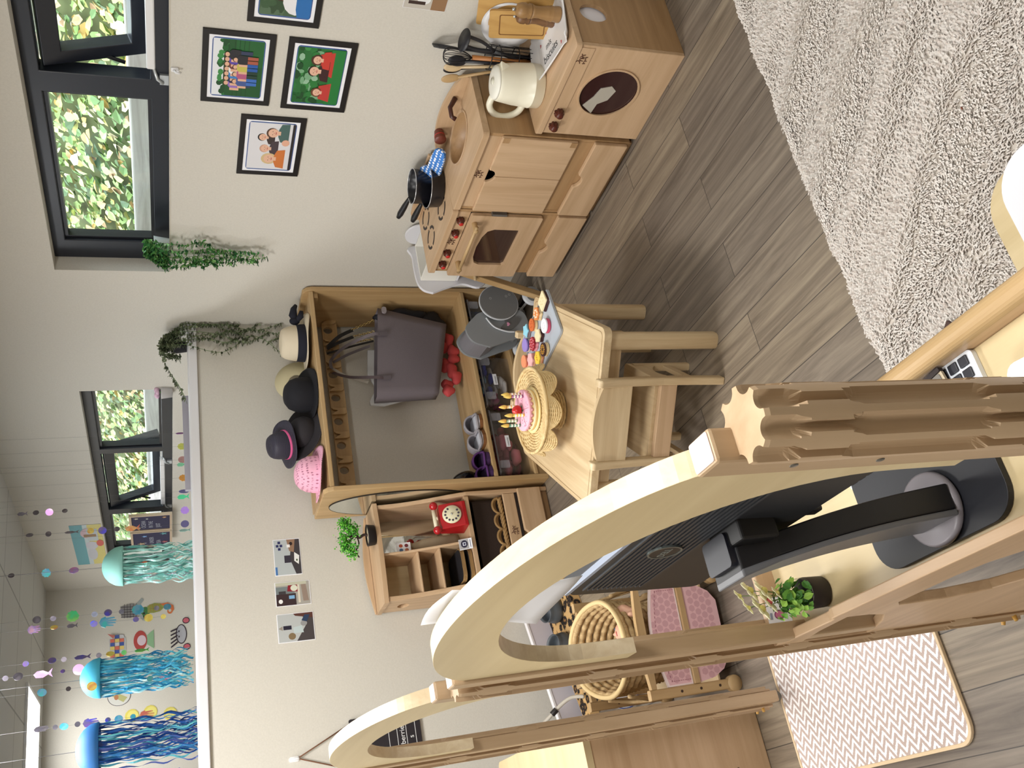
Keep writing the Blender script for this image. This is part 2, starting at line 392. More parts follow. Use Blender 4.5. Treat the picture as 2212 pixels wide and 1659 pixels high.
def leaves(name, n, pos, size, cols, wts, parent=None):
    mb = MB(); mats = [mat(c, 0.55) for c in cols]
    for i in range(n):
        p, nrm = pos(); s = size*random.uniform(.6, 1.3); a = random.uniform(0, 2*pi)
        q = Vector(nrm).to_track_quat('Z', 'Y').to_matrix() @ Matrix.Rotation(a, 3, 'Z')
        mb.cur = random.choices(range(len(cols)), wts)[0]
        pts = [(-.5, 0, 0), (-.15, .34, .08), (.2, .3, .05), (.55, 0, -.08), (.2, -.3, .05), (-.15, -.34, .08)]
        mb.add([Vector(p)+q @ Vector((x*s, y*s, z*s)) for x, y, z in pts], [(0, 1, 2, 3), (0, 3, 4, 5)])
    return mb.build(name, mats, parent, weld=False)
def bankp():
    y = random.uniform(.8, 8.6) if random.random() < .8 else random.uniform(8.6, 14.6); u = random.random()**1.3
    x = 3.20+u*3.0; z = 1.44+u*3.0*0.97+random.uniform(0, .10)
    return (x, y, z), (-.6+random.uniform(-.6, .6), random.uniform(-.7, .7), .8)
tag(leaves('ivy_leaves', 22000, bankp, 0.058, LEAFC, [4, 4, 4, 3, 2, 2, 2, 2]), 'mixed green and yellow leaves covering the bank outside the windows', 'leaves', kind='stuff')

# ---- framed family photographs on the right wall
def person(x, y, h, shirt, skin=(226, 180, 150), hair=(70, 46, 34), legs=(60, 80, 140)):
    w_ = h*.30
    return [(rect(x-w_*.42, x-w_*.04, y, y+h*.48), legs), (rect(x+w_*.04, x+w_*.42, y, y+h*.48), legs),
            ([(x-w_*.5, y+h*.42), (x+w_*.5, y+h*.42), (x+w_*.55, y+h*.74), (x+w_*.3, y+h*.83), (x-w_*.3, y+h*.83), (x-w_*.55, y+h*.74)], shirt),
            (rect(x-w_*.78, x-w_*.52, y+h*.42, y+h*.76), skin), (circ(x, y+h*.92, h*.085, h*.095, 12), hair), (circ(x, y+h*.90, h*.07, h*.08, 12), skin)]
def bust(x, y, s, shirt, skin=(228, 184, 158), hair=(60, 40, 30), tilt=0, long=False):
    it = []
    if long: it.append((circ(x, y+s*.28, s*.36, s*.52, 14), hair))
    it += [([(x-s*.62, y-s*.75), (x+s*.62, y-s*.75), (x+s*.55, y-s*.22), (x+s*.22, y-s*.05), (x-s*.22, y-s*.05), (x-s*.55, y-s*.22)], shirt),
           (rect(x-s*.12, x+s*.12, y-s*.2, y+s*.1), skin), (circ(x, y+s*.36, s*.31, s*.38, 14), hair), (circ(x+tilt*s, y+s*.28, s*.27, s*.34, 14), skin)]
    for dx in (-.1, .1): it.append((circ(x+tilt*s+dx*s, y+s*.33, s*.03, s*.025, 6), (50, 36, 32)))
    it.append((circ(x+tilt*s, y+s*.24, s*.03, s*.05, 6), (206, 150, 126)))
    it.append(([(x+tilt*s-s*.1, y+s*.14), (x+tilt*s+s*.1, y+s*.14), (x+tilt*s+s*.05, y+s*.08), (x+tilt*s-s*.05, y+s*.08)], (190, 90, 84)))
    return it
random.seed(3)
def blobs(n, x0, x1, y0, y1, r, cols): return [(circ(random.uniform(x0, x1), random.uniform(y0, y1), r*random.uniform(.5, 1.3), r*random.uniform(.5, 1.3), 7), random.choice(cols)) for _ in range(n)]
GR = [(30, 96, 44), (40, 120, 56), (22, 74, 36), (60, 140, 72)]
def photo1():
    it = [(rect(0, 1, 0, 1), (232, 236, 240)), (rect(0, 1, 0, .78), (26, 84, 40)), (rect(.55, 1, .0, .55), (30, 96, 46))]
    it += blobs(26, .02, .98, .7, .86, .06, GR); it += [(rect(0, 1, .30+.09*k, .308+.09*k), (18, 60, 30)) for k in range(4)]
    cs = [(150, 110, 190), (40, 44, 90), (60, 130, 200), (240, 240, 240), (120, 60, 60), (90, 70, 170), (40, 40, 46), (200, 190, 90), (180, 90, 130), (70, 90, 150)]
    for k in range(7): it += person(.24+.085*k, .22, .55, cs[k], legs=(50, 60, 90))
    for k in range(4): it += person(.28+.13*k, .10, .50, cs[9-k], legs=[(60, 110, 190), (30, 60, 50), (40, 90, 170), (170, 90, 70)][k])
    return it
def photo2():
    it = [(rect(0, 1, 0, 1), (40, 110, 54))] + blobs(60, 0, 1, .45, 1, .07, GR+[(120, 170, 130), (150, 190, 160)]) + [(rect(0, 1, 0, .3), (36, 122, 58))]
    it += [([(.50, .22), (.95, .22), (.9, .52), (.6, .48)], (196, 60, 50)), ([(.05, .2), (.4, .2), (.34, .46), (.1, .44)], (190, 66, 56))]
    it += bust(.60, .52, .30, (60, 30, 34), hair=(44, 30, 26)) + bust(.80, .50, .26, (200, 60, 50), hair=(80, 46, 36), long=True) + bust(.22, .42, .24, (192, 60, 56), hair=(110, 64, 44), long=True)
    return it
def photo3():
    it = [(rect(0, 1, 0, 1), (222, 222, 226))]
    it += bust(.70, .62, .26, (60, 50, 50), hair=(40, 32, 30)) + bust(.46, .54, .28, (70, 60, 66), hair=(206, 160, 138)) + bust(.24, .42, .34, (206, 120, 60), hair=(214, 188, 140), long=True)
    it += bust(.80, .38, .34, (74, 104, 100), hair=(90, 62, 46)) + [(circ(.60, .18, .07, .09, 10), (228, 176, 150)), (rect(0, 1, 0, .06), (44, 40, 44))]
    return it
def photo4():
    it = [(rect(0, 1, 0, 1), (70, 96, 70))] + blobs(30, 0, 1, .4, 1, .1, [(60, 90, 60), (84, 110, 84), (50, 76, 50)])
    it += bust(.35, .45, .4, (196, 80, 56), skin=(150, 100, 76)) + [(circ(.25, .3, .22, .26, 14), (236, 236, 240)), (circ(.2, .1, .35, .2, 14), (40, 110, 180)), (circ(.6, .1, .3, .2, 14), (30, 70, 160))]
    return it
def wall_photo(label, yl, yr, z0, z1, items, rot=0.0):
    t = thing('framed_photo', label, 'framed photo', (X1, (yl+yr)/2, z0), 0, 'framed family photos on the right wall')
    yl_, w_, h_ = yl, yl-yr, z1-z0; b_ = 0.018
    MB().prism(rect(yr, yl, z0, z1), X1-0.006, X1-0.0002, YZ, holes=[rect(yr+b_, yl-b_, z0+b_, z1-b_)]).build('frame', mat((18, 14, 16), 0.4), t)
    MB().box(X1-0.004, X1-0.0004, yr+b_-.001, yl-b_+.001, z0+b_-.001, z1-b_+.001).build('backing', WHITEP, t)
    m_ = b_+0.013
    its = [(rrect(-.02, 1.02, -.02, 1.02, .06, 3), (40, 70, 140)), (rrect(-.008, 1.008, -.008, 1.008, .05, 3), (90, 120, 170))]+[(clip(p), c) for p, c in items]
    art((X1-0.0042, yl-m_, z0+m_), (0, -(w_-2*m_), 0), (0, 0, h_-2*m_), (-1, 0, 0), its, 'print', t, 0.35, 0.00003)
    return t
def clip(p): return [(min(max(x, 0.001), .999), min(max(y, 0.001), .999)) for x, y in p]
wall_photo('framed photo of a large family group standing on grass', 2.331, 2.041, 1.144, 1.353, photo1())
wall_photo('framed photo of an adult and two children in red lying on grass', 2.335, 2.042, 0.90, 1.107, photo2())
wall_photo('framed photo of four people on a white background', 2.667, 2.379, 1.016, 1.226, photo3())
wall_photo('framed photo nearest the camera showing a person in blue', 1.998, 1.705, 1.027, 1.233, photo4())
t = thing('wall_photo', 'small unframed photo of kitchen toys pinned low on the right wall', 'photo', (X1, 1.8, .66))
MB().box(X1-.0015, X1-.0002, 1.69, 1.888, .664, .794).build('sheet', WHITEP, t)
art((X1-.0016, 1.887, .665), (0, -.196, 0), (0, 0, .128), (-1, 0, 0), [(rect(0, 1, 0, 1), (196, 190, 180)), (rect(0, 1, 0, .35), (150, 116, 84)), (circ(.18, .55, .09, .16, 14), (236, 238, 238)), (rect(.08, .14, .5, .9), (60, 44, 40)), (circ(.4, .4, .1, .2, 12), (70, 40, 36)), (rect(.55, .95, .3, .8), (226, 226, 230))], 'print', t, .4, .00005)
t = thing('wall_hook', 'white plastic adhesive hook below the near window', 'hook', (X1, 2.212, 1.43), 0, 'white adhesive wall hooks')
MB().rbox(X1-.006, X1-.0002, 2.204, 2.220, 1.418, 1.440, .005, 'x').build('plate', WHITE, t)
MB().tube([(X1-.006, 2.212, 1.432), (X1-.016, 2.212, 1.426), (X1-.018, 2.212, 1.416), (X1-.012, 2.212, 1.413)], .0035).build('hook', WHITE, t)

# ---- three unframed photos on the half wall
def half_wall_photo(label, xl, xr, z0, z1, items):
    t = thing('wall_photo', label, 'photo', ((xl+xr)/2, YP, z0), 0, 'unframed photos on the half wall')
    MB().box(xl, xr, YP-.0016, YP-.0002, z0, z1).build('sheet', WHITEP, t)
    art((xl, YP-.0017, z0), (xr-xl, 0, 0), (0, 0, z1-z0), (0, -1, 0), [(clip(p), c) for p, c in items], 'print', t, .4, .00004)
it = [(rect(.02, .98, .02, .98), (186, 194, 196)), ([(.02, .02), (.98, .02), (.98, .30), (.45, .42), (.02, .22)], (62, 58, 62)), ([(.62, .25), (.98, .18), (.98, .50), (.66, .42)], (150, 118, 94)),
      (circ(.86, .34, .05, .06, 12), (40, 26, 26)), (rect(.76, .84, .38, .50), (245, 245, 245)), (rect(.34, .54, .38, .62), (52, 48, 62)), ([(.28, .10), (.52, .06), (.62, .24), (.38, .26)], (238, 240, 238)), (rect(.02, .24, .9, .98), (70, 120, 180)), (circ(.4, .16, .03), (60, 80, 40))]
for (px_, pz_) in ((.78, .80), (.78, .66), (.87, .73), (.69, .73)): it.append((rect(px_, px_+.07, pz_, pz_+.1), (40, 46, 96)))
half_wall_photo('small photo of the play corner, nearest the hat shelf', 1.121, 1.270, .984, 1.088, it)
half_wall_photo('middle small photo, showing a red toy telephone in a wooden unit', 1.000, 1.095, .960, 1.094,
  [(rect(.02, .98, .02, .98), (170, 166, 158)), (rect(.02, .5, .42, .98), (58, 40, 44)), (rect(.5, .8, .45, .98), (120, 130, 132)), ([(.56, .36), (.88, .36), (.9, .62), (.6, .66)], (140, 30, 44)), (circ(.72, .46, .13, .1, 14), (222, 224, 206)), (rect(.1, .85, .30, .36), (222, 214, 196)), ([(.15, .06), (.85, .12), (.85, .26), (.15, .22)], (150, 132, 120)), (circ(.2, .86, .09, .06, 12), (240, 240, 240)), (rect(.28, .42, .46, .62), (130, 180, 220)), (rect(.5, .62, .7, .9), (60, 56, 60)), (rect(.85, .98, .1, .98), (196, 196, 176))])
half_wall_photo('small photo of a grey corner with a dark sign, furthest from the hat shelf', .860, .970, .957, 1.096,
  [(rect(.02, .98, .02, .98), (186, 190, 190)), ([(.02, .02), (.98, .02), (.98, .35), (.6, .2), (.02, .5)], (70, 64, 66)), (rect(.44, .58, .62, .84), (34, 30, 50)), ([(.42, .86), (.5, .97), (.58, .86)], (150, 140, 130)), ([(.3, .3), (.55, .34), (.5, .58), (.3, .56)], (190, 204, 206)), (circ(.62, .28, .1, .09, 12), (150, 150, 150)), ([(.78, .02), (.98, .02), (.98, .55), (.9, .5)], (90, 52, 44)), (circ(.2, .62, .12, .1, 12), (130, 110, 80)), ([(.66, .2), (.9, .1), (.92, .24), (.72, .34)], (40, 60, 90))])
# ================================================================ ROOM DIVIDERS (fluted posts and arched panels)
def make_post(label, x, y, zb=0.045, zt_=1.115, group='fluted wooden divider posts'):
    t = thing('divider_post', label, 'post', (x, y, 0), 0, group)
    nf, sub, R = 8, 16, 0.029; depth = 0.0095
    zs = [zb]
    pads = []
    z = zt_-0.055
    while z > zb+.05: pads.append(z); z -= 0.173
    lev = {zb, zt_-0.004, zt_}
    for k in range(8): lev.add(zt_-.004-.0025*k)
    for p in pads:
        for dz in (-.034, -.030, -.026, -.018, -.016, .016, .018, .026, .030, .034): lev.add(p+dz)
    zs = sorted(v for v in lev if zb <= v <= zt_)
    def hw(z):   # half width of a ridge (as a share of the flute pitch)
        h = 0.13
        for p in pads:
            d = abs(z-p)
            if d < .0185: h = .33
            elif d < .031: h = .33-(d-.0185)/.0125*.20
        return h
    n = nf*sub; vs = []
    mb = MB()
    for z in zs:
        for i in range(n):
            u = (i/sub) % 1.0; d = abs(u-.5)     # .5 = ridge middle
            h = hw(z); tt = 0 if d < h else (d-h)/(.5-h)
            g = sqrt(max(0, 1-(1-tt)**2)) if tt > 0 else 0
            top = max(0, (z-(zt_-.012))/.012)
            r = R-(0.0010 if z >= zt_-.0005 else 0) - depth*g*(1-.30*top*top)
            a = 2*pi*i/n+.25; vs.append((x+r*cos(a), y+r*sin(a), z))
    fs = [(k*n+i, k*n+(i+1) % n, (k+1)*n+(i+1) % n, (k+1)*n+i) for k in range(len(zs)-1) for i in range(n)]
    fs.append(tuple(range((len(zs)-1)*n, len(zs)*n))); fs.append(tuple(reversed(range(n))))
    mb.add(vs, fs); o = mb.build('shaft', POSTW['z'], t)
    for s in (-1, 1):
        MB().cyl((x-.02, y+s*.012, zb+.028), (x-.033, y+s*.016, zb+.030), .005, .0035, 10).build('locking_pin', mat((190, 146, 70), .4), t)
    MB().cyl((x, y, 0.001), (x, y, zb), .012, .016, 14).build('foot', mat((120, 116, 108), .5), t)
    return t
PA, PB, PC = (.236, .517), (.232, 1.345), (.232, 2.213)
make_post('thick fluted wooden divider post nearest the camera', *PA)
make_post('fluted wooden divider post at the far left corner of the desk', *PB)
make_post('fluted wooden divider post furthest from the camera, by the doll crib', *PC)
def stile(t, y0, y1, x0=.2145, x1=.2415, zb=.05, ztop=1.135, nm='stile'):
    MB().box(x0, x1, y0, y1, zb, ztop).build(nm, [POSTW['z']], t, bevel=0.003)
    MB().prism(rrect(x0+.002, x1-.002, y0+.002, y1-.002, .002, 2), ztop-.0004, ztop+.0006).build('end_grain', mat((226, 206, 194), .5), t)
def arch_panel(label, ya, yb, zleg, opening=True, xa=.2195, xb=.2415):
    """ya,yb: outer faces of the two stiles (toward each post)"""
    t = thing('arched_divider_panel', label, 'divider panel', (.23, (ya+yb)/2, 0), 0, 'arched plywood divider panels')
    sw = .031
    stile(t, ya, ya+sw); stile(t, yb-sw, yb)
    y0, y1 = ya+sw+.0005, yb-sw-.0005; c = (y0+y1)/2; hw = (y1-y0)/2+.012; base, rise = 1.085, .137
    out = [(y0, zleg)]
    ys = [y0+(y1-y0)*(.5-.5*cos(pi*k/40)) for k in range(41)]
    top = [(y, base+rise*sqrt(max(0, 1-((y-c)/hw)**2))) for y in ys]
    hh = hw-.040; c2 = c-.006; ob, orr = .93, .227
    inn = [(c2-hh*cos(pi*k/36), ob+orr*sin(pi*k/36)**.93) for k in range(37)]
    poly = [(y0, zleg)]+top+[(y1, zleg)]+[(c2+hh, zleg)]+[(a, b) for a, b in reversed(inn)]+[(c2-hh, zleg)]
    mb = MB(); mb.prism(poly, xa, xb, YZ)
    # plywood edges get their own colour: side faces that are neither +x nor -x
    k = len(poly)
    for i, f in enumerate(mb.f):
        if len(f) == 4: mb.mi[i] = 1
    mb.build('arch_board', [BIRCH['y'], PLYE], t, bevel=0.0022)
    for zz in (1.06, .98):
        MB().cyl((xa-.0055, ya+.016, zz), (xa-.004, ya+.016, zz), .0035, .0035, 10).build('screw', mat((120, 120, 116), .3, .8), t)
    return t
arch_panel('arched plywood divider panel over the wooden desk', PA[1]+.0135+.0, PB[1]-.036, .87)
arch_panel('arched plywood divider panel in front of the hanging blackboard', PB[1]+.031, PC[1]-.031, .87)
# left wing: only the stile next to the far post is in view
# paper sheet taped behind the desk arch
t = thing('paper_sheet', 'white sheet of paper fixed behind the top of the desk arch', 'paper', (.262, 1.05, 1.05))
mb = MB(); n = 8
ptsA = [Vector((.256+.010*sin(k/n*pi), 1.13-.03*k/n*0, 0)) for k in range(n+1)]
vs = []
for k in range(n+1):
    f = k/n
    for j in range(n+1):
        g = j/n
        p = Vector((.252, 1.068, 1.222)).lerp(Vector((.266, .985, 1.206)), g)*(1-f)+Vector((.252, 1.118, 1.062)).lerp(Vector((.268, .995, 1.044)), g)*f
        vs.append(p+Vector((.004*sin(f*4+g*3), 0, .003*sin(g*5))))
fs = [(a*(n+1)+b_, a*(n+1)+b_+1, (a+1)*(n+1)+b_+1, (a+1)*(n+1)+b_) for a in range(n) for b_ in range(n)]
mb.smooth = True; mb.add(vs, fs); o = mb.build('sheet', WHITEP, t); md = o.modifiers.new('s', 'SOLIDIFY'); md.thickness = .0004

# ================================================================ WOODEN DESK
D = thing('wooden_desk', 'small wooden desk with raised rails standing under the arch', 'desk', (.34, .98, 0))
DX0, DX1, DY0, DY1 = .214, .468, .60, 1.337
side = [(DY0, .06), (DY0, .588), (1.155, .590), (1.165, .588), (1.172, .580), (1.185, .577), (1.30, .577), (1.318, .585), (DY1-.004, .585), (DY1, .578), (DY1, .05), (1.24, .045), (1.10, .055), (.75, .05)]
tri = [(1.318, .535), (1.24, .553), (1.165, .560), (1.168, .52), (1.185, .478), (1.235, .442), (1.30, .41), (1.322, .405), (1.326, .45)]
dee = [(1.125, .495), (1.105, .513), (.98, .519), (.925, .512), (.885, .490), (.862, .45), (.862, .40), (.88, .35), (.92, .318), (.98, .303), (1.05, .308), (1.095, .345), (1.12, .41)]
MB().prism(side, DX0, DX0+.016, YZ, holes=[tri, dee]).build('side_panel', BEECH['y'], D, bevel=.004)
MB().prism([(DY0+.02, .06), (DY0, .50), (DY0, .572), (DY1-.02, .572), (DY1-.02, .50), (DY1-.04, .06), (DY1-.09, .06), (DY1-.10, .49), (DY0+.10, .49), (DY0+.09, .06)], DX1-.022, DX1-.004, YZ).build('right_side', BEECH['y'], D, bevel=.003)
MB().box(DX0+.016, DX1-.022, DY0, DY1-.012, .535, .550).build('desktop', BIRCH['y'], D, bevel=.002)
MB().box(DX0+.016, DX1-.01, DY1-.013, DY1, .50, .584).build('end_rail', BEECH['x'], D, bevel=.003)
MB().rbox(DX1-.024, DX1+.006, DY0+.03, DY1-.002, .565, .595, .013, 'y', 5).build('round_rail', OAKY['y'], D)
MB().cyl((DX1-.008, DY0+.0305, .58), (DX1-.008, DY0+.029, .58), .010, .010, 16).build('rail_hole', mat((84, 54, 34), .6), D)

# ---- monitor
T = thing('computer_monitor', 'black computer monitor seen from behind on the wooden desk', 'monitor', (.32, .94, .55))
MDK = mat((34, 36, 40), .4); MGR = mat((92, 93, 96), .35)
MB().rbox(.243, .412, .81, 1.062, .5505, .560, .040, 'z', 8).build('base', mat((20, 22, 30), .5), T, bevel=.003)
MB().lathe([(.0001, 0), (.046, 0), (.049, .004), (.048, .010), (.044, .013), (.0001, .013)], (.291, .928, .560), 36).build('swivel_disc', mat((128, 124, 130), .35), T)
# column: curved neck rising from the disc, grey shell and black rear
def neck(mb, xa, xb, ya, yb):
    vs = []; n = 16
    for k in range(n+1):
        f = k/n; z = .573+.290*f; fl = max(0, f-.82)*5.5
        cx = .292-.034*f+.006*sin(f*pi); cyy = .915+.060*f-.006*sin(f*pi)
        for a, b_ in ((xa-.004*fl, ya-.006*fl), (xb, ya-.006*fl), (xb, yb), (xa-.004*fl, yb)): vs.append((cx+a*(1.25-.25*f), cyy+b_*(1.2-.2*f), z))
    fs = [(k*4+a, k*4+(a+1) % 4, (k+1)*4+(a+1) % 4, (k+1)*4+a) for k in range(n) for a in range(4)]+[(3, 2, 1, 0), (n*4, n*4+1, n*4+2, n*4+3)]
    mb.add(vs, fs); return mb
neck(MB(), -.020, -.0135, -.028, .030).build('neck_shell', MGR, T, bevel=.002)
neck(MB(), -.0133, .014, -.0275, .0295).build('neck', mat((14, 14, 18), .45), T, bevel=.002)
MB().rbox(.250, .292, .945, 1.000, .800, .872, .006, 'z').build('mount_head', mat((20, 22, 32), .4), T, bevel=.003)
MB().box(.272, .302, .915, .985, .815, .868).build('hinge', mat((12, 12, 14), .5), T, bevel=.003)
MT = Matrix.Translation((.303, .94, .765)) @ Matrix.Rotation(radians(2.0), 4, 'Y')
def R_(x0, x1, y0, y1, z0, z1, r=.006): return MB().rbox(x0, x1, y0, y1, z0, z1, r, 'x', 4, M=MT)
R_(-.002, .012, -.27, .27, 0, .215).build('bezel', mat((18, 18, 24), .4), T, bevel=.002)
mb = MB().prism(rrect(-.262, .262, .006, .209, .012, 4), -.010, -.002, YZ, M=MT); mb.build('rear_shell', MDK, T, bevel=.003)
MB().prism(rrect(-.262, .262, .2090, .2145, .002, 2), -.010, .012, YZ, M=MT).build('lit_top_edge', mat((150, 160, 178), .35), T)  # pale blue-grey: the window's reflection is put into the colour
mb = MB()
for k in range(13):
    z = .108+k*.0072; mb.box(-.0125, -.010, -.235, .235, z, z+.0036, M=MT)
mb.build('vent_ribs', mat((52, 54, 58), .4), T)
mb = MB(); mb.prism(circ(.075, .150, .0215, .0215, 30), -.0145, -.0125, YZ, M=MT); lg = mb.build('logo_badge', mat((24, 25, 28), .4), T)
mb = MB(); mb.prism(circ(.075, .150, .0225, .0225, 30), -.0150, -.0120, YZ, holes=[circ(.075, .150, .0200, .0200, 30)], M=MT); mb.build('logo_ring', mat((112, 120, 118), .3, .5), lg)
p = MT @ Vector((-.0147, .0915, .1450)); U_ = (MT.to_3x3() @ Vector((0, -1, 0))); V_ = (MT.to_3x3() @ Vector((0, 0, 1)))
text('logo_letters', 'DELL', p, .0135, U_, V_, mat((130, 138, 134), .3, .4), lg, .0002)
MB().rbox(.296, .330, .905, .925, .752, .764, .003).build('cable_plug', BLACK, T)
# ---- keyboard
K = thing('keyboard', 'white keyboard with black keys lying along the desk', 'keyboard', (.415, .92, .551))
MB().rbox(.372, .446, .779, 1.066, .5505, .5585, .007).build('case', mat((226, 232, 240), .35), K, bevel=.0015)
keyM = mat((36, 38, 46), .45); kme = None
for r_ in range(4):
    for c_ in range(15):
        y0 = .787+c_*.0184; x0_ = .378+r_*.0167
        mb = MB(); mb.box(x0_, x0_+.0135, y0, y0+.0150, .5587, .5615)
        if kme is None: o = mb.build('key', keyM, K, bevel=.002); kme = o; ky = (x0_, y0)
        else:
            o = kme.copy(); COL.objects.link(o); o.location = (x0_-ky[0], y0-ky[1], 0)
text('key_legends', 'esc', (.382, .795, .5619), .006, (0, -1, 0), (1, 0, 0), WHITE, K, .0001)
t = thing('small_tablet', 'grey slab with a dark edge lying over the keyboard', 'tablet', (.43, .93, .562))
Mx = Matrix.Translation((.408, .905, .566)) @ Matrix.Rotation(radians(7), 4, 'Z')
MB().rbox(-.022, .022, -.085, .085, 0, .004, .004, M=Mx).build('case', mat((190, 176, 150), .5), t)
MB().rbox(-.019, .019, -.081, .082, .0042, .0052, .003, M=Mx).build('cover', mat((116, 112, 106), .5), t)
MB().rbox(.0195, .026, -.085, .085, -.001, .0065, .002, M=Mx).build('spine', mat((30, 18, 18), .5), t)
# ---- white device with grey marks
t = thing('white_device', 'white rounded plastic device with grey marks at the near end of the desk', 'device', (.405, .70, .551))
Mx = Matrix.Translation((.352, .682, .551)) @ Matrix.Rotation(radians(-6), 4, 'Z')
MB().rbox(-.035, .035, -.075, .055, 0, .026, .016, M=Mx).build('body', WHITE, t, bevel=.006, seg=3)
mb = MB()
for (a, b_) in ((-.018, .030), (-.002, .034), (-.015, .008), (.012, .015)): mb.tube([Mx @ Vector((a+.006*cos(k/7*4.5), b_+.006*sin(k/7*4.5), .0265)) for k in range(8)], .0013, 6)
mb.build('printed_marks', mat((150, 150, 156), .5), t)
# ---- plant in dark glass and card
t = thing('flower_pot', 'small artificial plant with cream flowers in a dark glass on the desk', 'potted plant', (.266, 1.212, .551))
MB().lathe([(.0001, 0), (.021, 0), (.0235, .003), (.0245, .034), (.0232, .036), (.0001, .036)], (.266, 1.212, .5505), 28).build('soil', mat((38, 30, 28), .6), t)
gls = mat((190, 200, 196), .05, trans=1.0, ior=1.1, alpha=.35)
MB().lathe([(.0225, .036), (.0245, .036), (.0235, .052), (.0225, .052)], (.266, 1.212, .5505), 28).build('glass', gls, t)
def pl():
    a = random.uniform(0, 2*pi); r = random.uniform(0, .030); h = random.uniform(.592, .632)
    return (.266+r*cos(a)-.004, 1.212+r*sin(a), h), (cos(a)*.7, sin(a)*.7, .7)
leaves('foliage', 230, pl, .013, [(96, 150, 50), (60, 116, 36), (140, 184, 70), (40, 90, 30)], [3, 2, 2, 1], t)
for k, (dx, dy, z) in enumerate([(-.004, .006, .648), (.012, .0, .655), (-.012, .012, .66), (.018, .016, .668), (.004, -.010, .640), (-.006, .022, .675), (.014, .026, .682)]):
    c = Vector((.266+dx, 1.212+dy, z)); mb = MB()
    R3 = Matrix.Translation(c) @ Matrix.Rotation(radians(-50), 4, 'X') @ Matrix.Rotation(radians(-25), 4, 'Y'); s_ = .019 if k < 4 else .011
    for q in range(6): mb.ell((0, 0, 0), s_*.55, s_*.30, s_*.10, 8, 5, M=R3 @ Matrix.Rotation(q*pi/3, 4, 'Z') @ Matrix.Translation((s_*.6, 0, 0)))
    f = mb.build('flower', mat((240, 236, 196), .6), t)
    MB().ell(c+Vector((-.001, -.004, .001)), s_*.32, s_*.32, s_*.25, 8, 5).build('flower_centre', mat((214, 96, 100) if k == 0 else (224, 214, 120), .6), f)
    MB().tube([c, (.266, 1.212, .60)], .0006, 5).build('stem', mat((110, 140, 70), .6), t)
t = thing('name_card', 'white card with a pink oval behind the flower pot', 'card', (.27, 1.30, .551))
Mx = Matrix.Translation((.262, 1.305, .5507)) @ Matrix.Rotation(radians(-12), 4, 'Z') @ Matrix.Rotation(radians(-22), 4, 'X')
MB().box(-.024, .024, -.0006, .0006, 0, .038, M=Mx).build('card', WHITEP, t)
q = Mx.to_3x3(); art(Mx @ Vector((-.024, -.0008, 0)), q @ Vector((.048, 0, 0)), q @ Vector((0, 0, .038)), q @ Vector((0, -1, 0)),
    [(circ(.42, .50, .16, .22, 20), (150, 80, 120)), (circ(.42, .50, .12, .17, 20), (206, 120, 156)), (rect(.28, .5, .80, .90), (150, 156, 176)), (rect(.66, .84, .76, .84), (160, 166, 180))], 'print', t, .5, .0001)

# ================================================================ RUG AND MAT
def rug_h(x, y): return .016+.005*sin(x*9+2*sin(y*5))*cos(y*8+x*3)
mb = MB(); nx, ny = 110, 140; rx0, rx1, ry0, ry1 = .50, 2.30, -.9, 1.452
rx1 = 2.05
vs = []
for j in range(ny+1):
    for i in range(nx+1):
        x = rx0+(rx1-rx0)*i/nx; y = ry0+(ry1-ry0)*j/ny; e = min(i, nx-i, j, ny-j)
        vs.append((x+random.uniform(-.003, .003), y+random.uniform(-.003, .003)+(.006*sin(x*14) if j == ny else 0), .002 if e == 0 else rug_h(x, y)-.007))
fs = [(j*(nx+1)+i, j*(nx+1)+i+1, (j+1)*(nx+1)+i+1, (j+1)*(nx+1)+i) for j in range(ny) for i in range(nx)]
mb.smooth = True; mb.add(vs, fs)
RT = thing('shaggy_rug', 'large fluffy off-white rug on the floor', 'rug', (1.2, .3, 0))
mb.build('backing', mat((206, 198, 188), .95), RT)
mb = MB(); rs = random.Random(5)
RC = [mat(c, .9) for c in ((230, 225, 219), (222, 215, 208), (214, 204, 196), (206, 196, 188))]
def tuft(x, y, z):
    fl = sin(x*6+1.3*sin(y*4.2))+cos(y*7.3+x*2.1)+.9*sin(x*23+y*17); a = fl*1.3+rs.uniform(-.7, .7)
    ln = rs.uniform(.011, .021); dx, dy = cos(a)*ln*.75, sin(a)*ln*.75; w_ = .0026; px, py = -sin(a)*w_, cos(a)*w_
    mb.cur = rs.choices((0, 1, 2, 3), (5, 4, 2, 1))[0]
    mb.add([(x-px, y-py, z), (x+px, y+py, z), (x+px*.8+dx*.55, y+py*.8+dy*.55, z+ln*.55), (x-px*.8+dx*.55, y-py*.8+dy*.55, z+ln*.55), (x+dx, y+dy, z+ln*.42)], [(0, 1, 2, 3), (3, 2, 4)])
for k in range(66000):
    x = rs.uniform(.52, rx1) ; y = rs.uniform(.62, ry1)
    if x < .75 and y < .7: continue
    tuft(x, y, rug_h(x, y)-.010)
for k in range(6000):
    x = rs.uniform(.5, rx1); y = ry1-rs.uniform(-.004, .012); tuft(x, y, .004)
pile = mb.build('pile', RC, RT, weld=False); pile['kind'] = 'stuff'
tag(MB().rbox(-.0035, .0035, -.0015, .0015, 0, .001, .001, M=Matrix.Translation((1.105, 1.0, .034))).build('crumb', mat((110, 60, 40), .7)), 'tiny brown crumb lying on the fluffy rug', 'crumb')
tag(MB().rbox(-.003, .003, -.0015, .0015, 0, .001, .001, M=Matrix.Translation((.80, 1.30, .034))).build('crumb', mat((60, 40, 30), .7)), 'tiny dark speck on the rug, nearer the desk', 'crumb')
